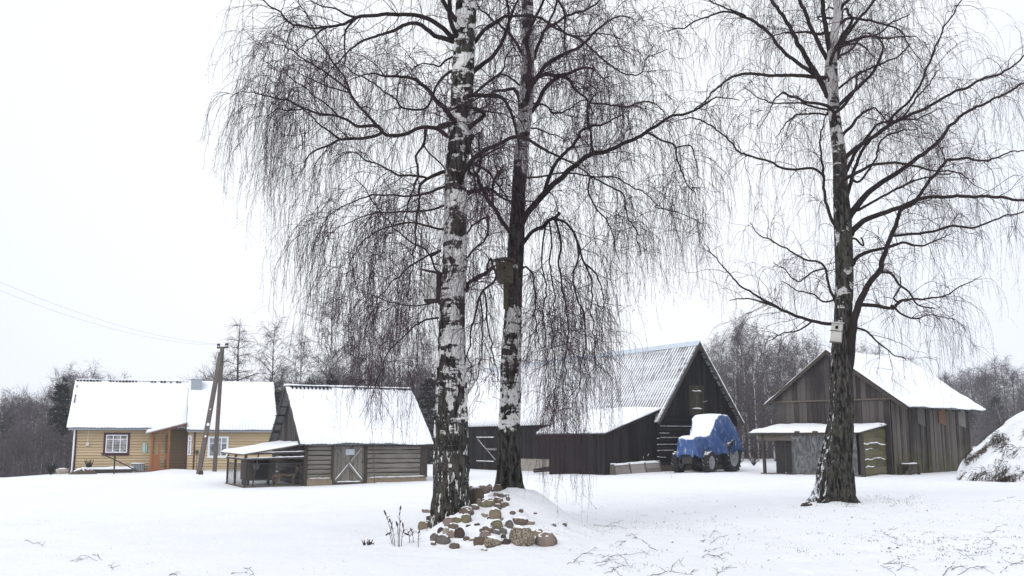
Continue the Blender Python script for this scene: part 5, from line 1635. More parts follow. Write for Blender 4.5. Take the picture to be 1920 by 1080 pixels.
# ================================================================== dry weeds left of the mound
M['weed'] = mat_plain('dry_weed', (.055, .045, .042), .9, .05, .4)
WEEDS = [(738, 1022, 724, 966, 'tallest leaning dry weed stalk at the left of the clump'), (749, 1026, 750, 956, 'tall upright dry weed stalk with a seed head in the middle of the clump'),
         (741, 1024, 732, 978, 'dry weed stalk bending left with small seed heads'), (752, 1024, 757, 990, 'short thick dry weed stalk at the right of the clump'),
         (735, 1019, 727, 1000, 'short bent dry weed stalk at the far left'), (775, 1018, 772, 995, 'dry weed stalk nearer to the birch, thin and forked'),
         (784, 1026, 785, 998, 'dry weed stalk with a fat dark seed head nearest the mound'), (747, 1025, 745, 985, 'thin pale dry weed stalk behind the tall ones'),
         (768, 1018, 766, 1003, 'smallest dry weed stalk between the clump and the mound')]
for i, (bx, by, tx, ty, lab) in enumerate(WEEDS):
    p = at(bx, by, 9, 20); q = P(tx, ty, p[1] + rng.uniform(-.1, .1)); rs = np.random.default_rng(200 + i)
    s_ = np.linspace(0, 1, 10)[:, None]; pts = (q - p) * s_ + np.array([0, 0, .04]) * np.sin(PI * s_) + rs.normal(0, .004, (10, 3)) * s_
    pts[0, 2] -= .05
    r = thing('dried_weed', lab, 'weed', p, 0, 'dried weeds left of the mound')
    mb = MB(); mb.tube(pts, np.linspace(.005, .003, 10), 5)
    for k in range(4):
        c = pts[3 + k]; mb.tube([c, c + (rs.uniform(-.06, .06), rs.uniform(-.04, .04), rs.uniform(.02, .07))], [.003, .0015], 4)
    mb.build('stalk', M['weed'], r)
    hd2 = MB(); hh = .05 + .03 * rs.random(); d_ = pts[-1] - pts[-2]; d_ /= np.linalg.norm(d_)
    hd2.tube([pts[-1] - d_ * .02, pts[-1] + d_ * hh * .3, pts[-1] + d_ * hh * .7, pts[-1] + d_ * hh], [.004, .013, .011, .002], 6)
    for k in (5, 7):
        if rs.random() < .7: c = pts[k]; hd2.tube([c, c + (rs.uniform(-.02, .02), 0, .03), c + (rs.uniform(-.03, .03), 0, .06)], [.004, .010, .002], 5)
    hd2.build('seed_head', M['weed'], r)
p = at(693, 1021, 9, 20); r = thing('twig_tuft', 'low tangle of short dark broken stems poking from the snow at left', 'stems', p)
mb = MB(); rs = np.random.default_rng(222)
for k in range(13):
    x = rs.uniform(-.08, .09); q = np.array([x, rs.uniform(-.04, .04), -.02]); e = q + (rs.uniform(-.07, .05), rs.uniform(-.02, .02), rs.uniform(.03, .1))
    mb.tube([q, (q + e) / 2 + (0, 0, .01), e], [.007, .008, .004], 5)
mb.build('stems', M['weed'], r)

# ================================================================== fallen twigs on the snow
def zc(ox, oy, sc, pts): return [(ox + x / sc, oy + y / sc) for x, y in pts]


Z5 = lambda *p: zc(1000, 940, 4, p)
Z6 = lambda *p: zc(1440, 920, 4, p)
Z0 = lambda *p: zc(0, 880, 4, p)
FT = [
    ('long straight fallen twig lying right of the mound', [Z5((450, 175), (540, 190), (620, 190), (705, 205)), Z5((540, 190), (600, 168), (640, 165))]),
    ('arched fallen branch with a thick cut end right of the mound', [Z5((950, 383), (880, 345), (820, 295), (770, 272), (690, 300), (640, 300), (580, 330)), Z5((770, 272), (740, 247), (690, 265)), Z5((690, 300), (640, 335))]),
    ('zigzag forked fallen twig in front of the mound', [Z5((250, 473), (300, 460), (330, 430), (375, 395), (420, 385), (470, 340)), Z5((300, 460), (350, 478)), Z5((375, 395), (450, 395))]),
    ('wide spreading fallen twig with curled tips in the foreground', [Z5((455, 467), (550, 455), (570, 430), (640, 415), (720, 415), (790, 400), (840, 390), (880, 405)), Z5((510, 425), (600, 428)), Z5((640, 400), (680, 430), (720, 490), (750, 525)), Z5((570, 430), (530, 485), (470, 485))]),
    ('dark fallen twig cut by the bottom edge near the mound', [Z5((530, 540), (590, 530), (600, 510), (640, 490), (710, 487)), Z5((600, 510), (640, 545), (660, 575))]),
    ('long fallen branch lying along the bottom edge', [Z5((850, 565), (950, 550), (1030, 530), (1100, 545), (1200, 550)), Z5((1030, 530), (1050, 490), (1090, 460), (1130, 490)), Z5((1180, 548), (1210, 520))]),
    ('upright V shaped twig stuck in the snow', [Z5((1215, 245), (1255, 300), (1280, 310)), Z5((1255, 300), (1300, 255)), Z5((1320, 275), (1380, 215))]),
    ('thin curved twig rising to the right from the snow', [Z5((1330, 315), (1380, 285), (1460, 255))]),
    ('wavy fallen twig with two side shoots', [Z5((1260, 425), (1300, 405), (1350, 425), (1390, 425), (1440, 390), (1510, 405)), Z5((1390, 425), (1420, 445)), Z5((1280, 378), (1350, 380), (1415, 345))]),
    ('short fallen twig rising at the bottom edge', [Z5((1375, 560), (1400, 530), (1490, 475)), Z5((1380, 505), (1375, 545))]),
    ('straight dark fallen twig below the right birch', [Z6((860, 555), (920, 550), (1060, 557))]),
    ('pale forked fallen twig near the bottom edge', [Z6((965, 600), (1030, 580), (1140, 600)), Z6((840, 560), (900, 605), (960, 640))]),
    ('big forked fallen branch sprouting from the bottom edge', [Z6((1310, 640), (1370, 570), (1450, 490), (1410, 440)), Z6((1370, 600), (1500, 570)), Z6((1330, 610), (1390, 590), (1420, 540))]),
    ('long arched fallen branch at the bottom right', [Z6((1420, 635), (1520, 595), (1600, 590), (1700, 625)), Z6((1600, 590), (1620, 575))]),
    ('stout fallen branch in the bottom right corner', [Z6((1745, 615), (1790, 575), (1850, 550), (1940, 490)), Z6((1720, 525), (1765, 580)), Z6((1850, 550), (1930, 530))]),
    ('crooked fallen twig on the tussocky snow at right', [Z6((1640, 360), (1690, 385), (1670, 430), (1610, 460))]),
    ('small forked fallen twig before the right birch', [Z6((860, 320), (920, 350), (980, 375)), Z6((870, 320), (910, 295), (960, 298))]),
    ('stepped thin twig at the right edge', [Z6((1650, 315), (1690, 315), (1720, 275), (1750, 268))]),
    ('long level twig lying below the haystack', [Z6((1700, 90), (1750, 75), (1900, 75)), Z6((1750, 75), (1840, 50))]),
    ('twig lying among the dark grass tufts', [Z6((1410, 440), (1440, 475), (1500, 500), (1560, 522))]),
    ('short upright stick at the foot of the right birch', [Z6((585, 130), (598, 112), (610, 98))]),
    ('thin bent twig farthest left on the open snow', [Z0((190, 525), (250, 560), (300, 560), (335, 585))]),
    ('arched twig on the empty snow at lower left', [Z0((520, 687), (570, 693), (600, 665), (650, 657), (725, 687)), Z0((570, 693), (600, 680), (660, 672))]),
    ('short curved twig beside the arched one at lower left', [Z0((690, 642), (730, 650), (763, 683))]),
    ('short straight twig lying alone at lower left', [Z0((815, 722), (850, 757))]),
    ('forked twig at the bottom edge left of the mound', [Z0((1830, 740), (1870, 760), (1910, 800)), Z0((1735, 785), (1830, 790), (1860, 782))]),
    ('small peaked twig at the bottom edge on the left', [Z0((1265, 800), (1295, 783), (1330, 800))])]
M['twig'] = mat_plain('dark_twig', (.10, .082, .08), .85, .1, .35)
for i, (lab, lines) in enumerate(FT):
    rs = np.random.default_rng(300 + i); mb = MB(); o0 = None
    for li, ln in enumerate(lines):
        pts = np.array([at(x, y, 6, 40) for x, y in ln])
        if o0 is None: o0 = pts[0].copy()
        n = len(pts); m = (n - 1) * 4 + 1
        P2 = np.stack([np.interp(np.linspace(0, n - 1, m), np.arange(n), pts[:, c]) for c in range(3)], 1)
        P2 += rs.normal(0, .004, P2.shape); s_ = np.linspace(0, 1, m)
        P2[:, 2] += .002 + .03 * np.sin(PI * s_) * rs.random()
        r0 = (.0032 if li == 0 else .0024) * (1.3 if 'branch' in lab else 1)
        mb.tube(P2 - o0, np.linspace(r0, .0018, m), 5)
        for k in range(3):
            c = P2[rs.integers(1, m - 1)] - o0; e = c + rs.normal(0, .06, 3) * (1, 1, .35) + (0, 0, .01); mb.tube([c, (c + e) / 2 + rs.normal(0, .006, 3), e], [.003, .0025, .0015], 4)
    o = mb.build('fallen_twig', M['twig'], None); o.location = o0
    tag(o, lab, 'twig', 'fallen twigs on the snow')

# ================================================================== grass stubble and leaf litter through the snow
rs = np.random.default_rng(70)
b = Big(); base_pts = []


def tuft(cx, cy, n, spread, hmax, r_=.0022, flat=.5):
    x = cx + rs.normal(0, spread, n); y = cy + rs.normal(0, spread * 1.2, n)
    z = ground(x, y) - .01
    L = rs.uniform(.25, 1, n) * hmax
    d = np.stack([rs.normal(0, flat, n), rs.normal(0, flat, n), np.ones(n)], 1); d /= np.linalg.norm(d, axis=1, keepdims=True)
    s_ = np.linspace(0, 1, 4)
    pts = np.stack([x, y, z], 1)[:, None] + d[:, None] * (L[:, None] * s_)[..., None]
    pts[:, :, 2] -= (s_ ** 2)[None] * (L * rs.uniform(0, .6, n))[:, None]
    b.strands(pts, (np.array([1, .9, .7, .3]) * r_)[None].repeat(n, 0), 3)


for k in range(150):          # thin stubble over the right foreground
    px, py = rs.uniform(1080, 1930), 935 + 135 * rs.random() ** 1.2
    p = at(px, py, 6, 40); tuft(p[0], p[1], rs.integers(4, 22), rs.uniform(.06, .3), rs.uniform(.03, .09))
for k in range(40):
    px, py = rs.uniform(1010, 1300), rs.uniform(960, 1000)
    p = at(px, py, 6, 40); tuft(p[0], p[1], 10, .15, .07, .0018)
for k in range(46):          # darker tussocks
    px, py = rs.choice([1570, 1680, 1740, 1800, 1860, 1880]) + rs.normal(0, 45), rs.choice([1010, 1025, 1035, 1042]) + rs.normal(0, 9)
    p = at(px, py, 6, 40); tuft(p[0], p[1], 26, .05, .05, .0042, 1.2)
for k in range(26):          # tussocks round the foot of the right birch
    p = at(rs.uniform(1530, 1720), rs.uniform(928, 950), 6, 60); tuft(p[0], p[1], 14, .12, .1, .002)
for k in range(26):
    p = at(rs.uniform(20, 700), rs.uniform(960, 1075), 6, 60); tuft(p[0], p[1], 3, .05, .05, .002)
go = b.build('dry_grass', mat_plain('dry_grass', (.10, .08, .055), .9, .05, .5), None)
tag(go, 'dry grass blades and tussocks poking through the snow', 'grass', kind='stuff')
# dead leaves
b = Big()
n = 130
pl = np.array([at(rs.uniform(1240, 1920), 945 + 130 * rs.random() ** 1.0, 6, 40) for _ in range(n - 50)] + [at(rs.choice([1690, 1740, 1790, 1870]) + rs.normal(0, 25), rs.choice([1012, 1028, 1040]) + rs.normal(0, 6), 6, 40) for _ in range(50)])
V = []; Q = []
for i, p in enumerate(pl):
    a = rs.uniform(0, 6.28); s = rs.uniform(.008, .024); u = np.array([math.cos(a), math.sin(a), rs.uniform(-.4, .6)]) * s; v = np.array([-math.sin(a), math.cos(a), rs.uniform(-.4, .8)]) * s * .6
    c = p + (0, 0, .015)
    V += [c - u, c + v + (0, 0, .006), c + u, c - v + (0, 0, .006)]; Q.append([4 * i, 4 * i + 1, 4 * i + 2, 4 * i + 3])
b.add(np.array(V), np.array(Q))
lo = b.build('leaf_litter', mat_plain('dead_leaf', (.05, .035, .026), .9, .05, .5), None)
tag(lo, 'dead brown leaves scattered on the right hand snow', 'leaves', kind='stuff')
# ================================================================== the three big birches
def bark_mat(name, stops, H, side=None, fis=(.0, 2.4), snowside=0.0, whitec=(.80, .785, .76)):
    """stops: (height, darkness 0..1) along the trunk"""
    t = NT(name)
    z = t.z()
    zz = t.math('DIVIDE', z, H)
    d = t.ramp(zz, [(max(0, min(1, h / H)), v) for h, v in stops])
    p1 = t.noise(2.0, (1.7, 1.7, 1.25), 7, .66, .8)          # patches
    p2 = t.noise(2.2, (1.2, 1.2, 5), 5, .62, .4)                  # bands across
    p3 = t.noise(4.4, (4.0, 4.0, .85), 6, .7, .5)               # furrows along
    pm = t.math('ADD', t.math('MULTIPLY', p1, .65), t.math('MULTIPLY', p2, .35))
    low = t.maprange(z, fis[0], fis[1], 1, 0)
    pat = t.math('ADD', t.math('MULTIPLY', pm, t.math('SUBTRACT', 1, t.math('MULTIPLY', low, .65))), t.math('MULTIPLY', t.math('MULTIPLY', p3, low), .65))
    k = t.maprange(t.math('ADD', pat, t.math('MULTIPLY', t.math('SUBTRACT', d, .5), .40)), .485, .515)
    lent = t.maprange(t.noise(4, (2.2, 2.2, 26), 3, .5), .60, .68, 0, .55)
    n5 = t.noise(20, (1, 1, .4), 5)
    white = t.mix(t.maprange(t.noise(2.5, detail=4), .35, .7), whitec, tuple(c * .78 for c in whitec))
    white = t.mix(lent, white, (.13, .115, .10))
    dark = t.mix(t.maprange(t.math('ADD', t.math('MULTIPLY', p3, .7), t.math('MULTIPLY', n5, .3)), .42, .60), (.006, .0055, .005), (.080, .074, .066))
    dark = t.mix(t.maprange(t.noise(3.2, detail=5), .52, .68, 0, .55), dark, (.06, .06, .042))
    c = t.mix(k, white, dark)
    if snowside:
        N = t.normal()
        sk = t.math('ADD', t.math('MULTIPLY', N[0], -1.0), t.math('MULTIPLY', N[2], .9))
        sk = t.math('ADD', sk, t.math('MULTIPLY', t.math('SUBTRACT', t.noise(14, (1, 1, .6), 6, .7), .5), 2.6))
        c = t.mix(t.math('MULTIPLY', t.maprange(sk, 1.15, 1.45), t.maprange(z, 4.4, 2.4, 0, snowside)), c, SNOW)
    t.bump(t.math('ADD', t.math('MULTIPLY', p3, 1.0), t.math('MULTIPLY', n5, .6)), .7, .03)
    return t.done(c, .85, .12)


M['limb'] = mat_plain('birch_limb', (.028, .0225, .021), .9, .08, .45, scale=6)
M['twigs'] = mat_plain('birch_twig', (.060, .038, .046), .85, .1, .3, scale=2)


def catmull(pts, step):
    pts = np.asarray(pts, float); n = len(pts)
    if n < 3:
        m = max(2, int(np.linalg.norm(pts[-1] - pts[0]) / step)); s = np.linspace(0, 1, m)[:, None]; return pts[0] + (pts[-1] - pts[0]) * s
    ext = np.vstack([2 * pts[0] - pts[1], pts, 2 * pts[-1] - pts[-2]]); out = []
    for i in range(n - 1):
        p0, p1, p2, p3 = ext[i:i + 4]; m = max(1, int(np.linalg.norm((p2 - p1)[:3]) / step))
        t_ = (np.arange(m) / m)[:, None]
        out.append(.5 * (2 * p1 + (p2 - p0) * t_ + (2 * p0 - 5 * p1 + 4 * p2 - p3) * t_ ** 2 + (3 * p1 - p0 - 3 * p2 + p3) * t_ ** 3))
    out.append(pts[-1:]); return np.vstack(out)


def grow(rs, st, d, L, n, wig, grav, gexp=1.0, up=0.0):
    """batch of strands: st (M,3), d (M,3), L (M,) -> (M,n,3)"""
    m = len(st); P_ = np.zeros((m, n, 3)); P_[:, 0] = st; d = d / np.linalg.norm(d, axis=1, keepdims=True)
    h = (L / (n - 1))[:, None]
    g = np.asarray(grav) * np.ones(m)
    bias = rs.normal(0, wig * .5, (m, 3))
    for k in range(1, n):
        s = k / (n - 1)
        d = d + rs.normal(0, wig, (m, 3)) + bias * .3
        d[:, 2] += up * (1 - s) - g * s ** gexp
        d /= np.linalg.norm(d, axis=1, keepdims=True)
        P_[:, k] = P_[:, k - 1] + d * h
    return P_


def tangents(P_):
    T = np.gradient(P_, axis=1); return T / (np.linalg.norm(T, axis=2, keepdims=True) + 1e-9)


def big_birch(label, Y, trunk, limbs, bark, env, seed, n_hang, n_up, zmin_up, root_r=1.4, lean_y=0.0, kf=1.0, right_bias=0, l2=5.5, tips=1.0, curtain=(), lw=.86):
    rs = np.random.default_rng(seed)
    TP = np.array([P(x, y, Y) for x, y, w in trunk]); TR = np.array([w / 2 * Y / F_PX for x, y, w in trunk])
    base = TP[0].copy(); base[2] = min(base[2], gz(base[0], base[1])) - .02
    TP[0, 2] = base[2] - .12
    root = thing('birch_tree', label, 'tree', base, 0, 'big birches in the yard')
    c4 = catmull(np.column_stack([TP, TR]), .035)
    tp, trd = c4[:, :3], c4[:, 3]
    hgt = tp[:, 2] - base[2]
    tp[:, 1] += lean_y * np.clip(hgt, 0, 20) / 10
    # trunk surface with furrows and root flare
    K = 72; a = np.arange(K) * 2 * PI / K
    A, Hh = np.meshgrid(a, hgt)
    ca, sa = np.cos(A), np.sin(A)
    low = np.clip(1 - Hh / 4.5, .1, 1)
    fur = fbm(A * 0 + ca * 3.2 + 5 + sa * 1.1 + Hh * .25, sa * 3.2 + ca * 1.3 + Hh * .75, 3)
    fin = fbm(ca * 9 + Hh * .4, sa * 9 + Hh * 2.6, 3)
    rr = trd[:, None] * (1 + (.13 * fur + .085 * fin) * low + .025 * fin)
    lobes = .55 + .45 * np.cos(A * 3 + seed) + .35 * np.cos(A * 5 + 1.7 * seed) + .25 * np.cos(A * 2 - .4)
    rr *= 1 + (root_r - 1) * np.exp(-np.clip(Hh, 0, None) / .22) * np.clip(lobes, .1, 1.6)
    V = np.stack([tp[:, 0:1] + rr * ca, tp[:, 1:2] + rr * sa, tp[:, 2:3] + 0 * rr], -1)
    n = len(tp)
    i_ = (np.arange(n - 1) * K)[:, None]; j_ = np.arange(K)[None]; jj = (j_ + 1) % K
    Q = np.stack([i_ + j_, i_ + jj, i_ + K + jj, i_ + K + j_], -1).reshape(-1, 4)
    bt = Big(); bt.add(V.reshape(-1, 3), Q); bt.build('trunk', bark, root, True, base)
    # traced limbs
    ref_px = [np.column_stack(proj(tp))]; ref_p = [tp]; ref_r = [trd]
    L3 = []
    for k, (slope, pts) in enumerate(limbs):
        x0, y0 = pts[0][:2]
        allpx = np.vstack(ref_px); allp = np.vstack(ref_p); allr = np.concatenate(ref_r)
        dd = np.hypot(allpx[:, 0] - x0, allpx[:, 1] - y0); j = int(np.argmin(dd))
        D = allp[j, 1]; s = 0; out = []; prev = None
        jit = rs.uniform(-.25, .25)
        for q, (x, y, w) in enumerate(pts):
            p = P(x, y, D + slope * s + jit * math.sin(s * 1.3) * min(1, s))
            if prev is not None:
                s += math.hypot(p[0] - prev[0], p[2] - prev[2]); p = P(x, y, D + slope * s + jit * math.sin(s * 1.3) * min(1, s))
            out.append((*p, w / 2 * Y / F_PX * lw)); prev = p
        if dd[j] < 60: out.insert(0, (*allp[j], out[0][3] * 1.25))
        c = catmull(np.array(out), .045)
        c[:, :3] += np.stack([fbm(np.arange(len(c)) * .24 + k * 7, np.arange(len(c)) * 0. + i * 3.3, 3) for i in range(3)], 1) * .034 * np.linspace(0, 1, len(c))[:, None] ** .6
        c[:, 3] = np.maximum(c[:, 3], .0035)
        L3.append(c); ref_px.append(np.column_stack(proj(c[:, :3]))); ref_p.append(c[:, :3]); ref_r.append(c[:, 3])
        mb = Big(); mb.strands(c[None, :, :3], c[None, :, 3], 9)
        lab = mb.build('limb', M['limb'], root, True, base)
    # further limbs above the picture and towards/away from the viewer
    top_h = hgt.max()
    for k in range(n_up):
        h0 = rs.uniform(zmin_up, top_h * .93); j = int(np.argmin(np.abs(hgt - h0)))
        az = rs.uniform(0, 2 * PI)
        if h0 < 8: az = rs.choice([1, -1]) * PI / 2 + rs.normal(0, .45)
        el = rs.uniform(.45, .95)
        fall = 1 - .62 * max(0, (h0 - 6)) / (top_h - 6)
        L = rs.uniform(2.2, 4.0) * fall * kf
        d = np.array([[math.cos(az) * math.cos(el), math.sin(az) * math.cos(el), math.sin(el)]])
        m = 46; pts = grow(rs, tp[j:j + 1], d, np.array([L]), m, .14, .075, 1.2)[0]
        rad = np.linspace(min(.05, trd[j] * .6) * (.6 + .4 * fall), .005, m)
        c = np.column_stack([pts, rad]); L3.append(c)
        mb = Big(); mb.strands(c[None, :, :3], c[None, :, 3], 8); mb.build('limb', M['limb'], root, True, base)
    crown = Big()
    # second order branches
    S = []; D = []; Rr = []; LL = []
    for c in L3:
        seg = np.linalg.norm(np.diff(c[:, :3], axis=0), axis=1); cum = np.concatenate([[0], np.cumsum(seg)]); tot = cum[-1]
        m = rs.poisson(tot * l2) + 1
        u = rs.uniform(.10, 1, m) ** .8; j = np.clip(np.searchsorted(cum, u * tot), 1, len(c) - 1)
        T = c[j, :3] - c[j - 1, :3]; T /= np.linalg.norm(T, axis=1, keepdims=True) + 1e-9
        rd = rs.normal(0, 1, (m, 3)); rd -= (rd * T).sum(1, keepdims=True) * T; rd /= np.linalg.norm(rd, axis=1, keepdims=True)
        S.append(c[j, :3]); D.append(T * rs.uniform(.3, 1.0, (m, 1)) + rd * .8 + np.array([0, 0, .12])); Rr.append(np.clip(c[j, 3] * .45, .003, .0085)); LL.append(rs.uniform(.35, 1.25, m) * (1 - .35 * u) * kf)
    # shoots straight from the stem
    m = int(26 * kf); j = rs.integers(int(len(tp) * .22), int(len(tp) * .9), m); az = rs.uniform(0, 2 * PI, m)
    S.append(tp[j]); D.append(np.stack([np.cos(az), np.sin(az), rs.uniform(.1, .7, m)], 1)); Rr.append(np.full(m, .008)); LL.append(rs.uniform(.5, 1.4, m) * kf)
    S, D, Rr, LL = np.vstack(S), np.vstack(D), np.concatenate(Rr), np.concatenate(LL)
    B2 = grow(rs, S, D, LL, 14, .14, rs.uniform(.0, .26, len(S)), 1.3, .03)
    crown.strands(B2, Rr[:, None] * np.linspace(1, .38, 14)[None] * rs.uniform(.8, 1.1, (len(S), 1)), 5)
    # third order
    m = int(len(S) * 3.2); pk = rs.integers(0, len(S), m); ti_ = rs.integers(3, 14, m); T2 = tangents(B2)
    st = B2[pk, ti_]; rd = rs.normal(0, 1, (m, 3)); d = T2[pk, ti_] * .9 + rd * .6
    L = rs.uniform(.18, .65, m) * kf
    B3 = grow(rs, st, d, L, 10, .17, rs.uniform(.05, .35, m), 1.0)
    crown.strands(B3, np.linspace(.0040, .0022, 10)[None].repeat(m, 0), 4)
    # hanging twigs: from third order ends, second order, limbs; kept inside the crown's outline
    src = [B3[:, 3:].reshape(-1, 3), B2[:, 4:].reshape(-1, 3)]
    pool = np.vstack(src); tp3 = np.vstack([tangents(B3)[:, 3:].reshape(-1, 3), tangents(B2)[:, 4:].reshape(-1, 3)])
    wts = np.concatenate([np.ones(len(src[0])), np.full(len(src[1]), 1.0)])
    px, py = proj(pool)
    bot = np.interp(px, [e[0] for e in env], [e[1] for e in env])
    room = (bot - py) * pool[:, 1] / F_PX
    ok = room > .12
    wts = wts * ok * np.clip(room, .1, 2.2) ** .8
    pick = rs.choice(len(pool), n_hang, p=wts / wts.sum())
    n_main = n_hang
    for x0, x1, y0, y1, cnt in curtain:          # long dense curtains low in the crown
        cand = np.nonzero(ok & (room > .5) & (px > x0) & (px < x1) & (py > y0) & (py < y1))[0]
        if len(cand): pick = np.concatenate([pick, rs.choice(cand, cnt)]); n_hang += cnt
    L = np.minimum(np.where(np.arange(n_hang) < n_main, rs.uniform(.35, 2.0, n_hang), rs.uniform(.9, 2.6, n_hang)) * kf, room[pick] * rs.uniform(.45, 1.05, n_hang))
    L = np.clip(L, .12, 2.7)
    d = tp3[pick] + rs.normal(0, .35, (n_hang, 3))
    NH_ = 18
    wind = rs.normal(0, .03, (n_hang, 1))
    H1 = grow(rs, pool[pick], d, L, NH_, .09, .40, .4)
    crown.strands(H1, np.linspace(.0030, .0015, NH_)[None] * rs.uniform(.75, 1.25, (n_hang, 1)), 3)
    # side twiglets
    m = int(n_hang * 5.0); pk = rs.choice(n_hang, m, p=L / L.sum()); ti_ = rs.integers(3, NH_, m)
    T1 = tangents(H1); d = T1[pk, ti_] + rs.normal(0, .55, (m, 3))
    L2_ = rs.uniform(.05, .30, m) * kf
    H2 = grow(rs, H1[pk, ti_], d, L2_, 6, .16, .25, .5)
    crown.strands(H2, np.linspace(.0018, .0011, 6)[None].repeat(m, 0), 3)
    # buds and last catkins at the tips
    mt = int(len(H2) * .5 * tips); pk = rs.choice(len(H2), mt, replace=False)
    e = H2[pk, -1]; dd_ = tangents(H2)[pk, -1] + rs.normal(0, .5, (mt, 3)); dd_ /= np.linalg.norm(dd_, axis=1, keepdims=True)
    ln = rs.uniform(.012, .034, mt)[:, None]
    bd = np.stack([e, e + dd_ * ln * .5, e + dd_ * ln], 1)
    crown.strands(bd, np.array([.0015, .0042, .0012])[None] * rs.uniform(.6, 1.2, (mt, 1)), 4)
    crown.build('crown', M['twigs'], root, True, base)
    return root, tp, trd


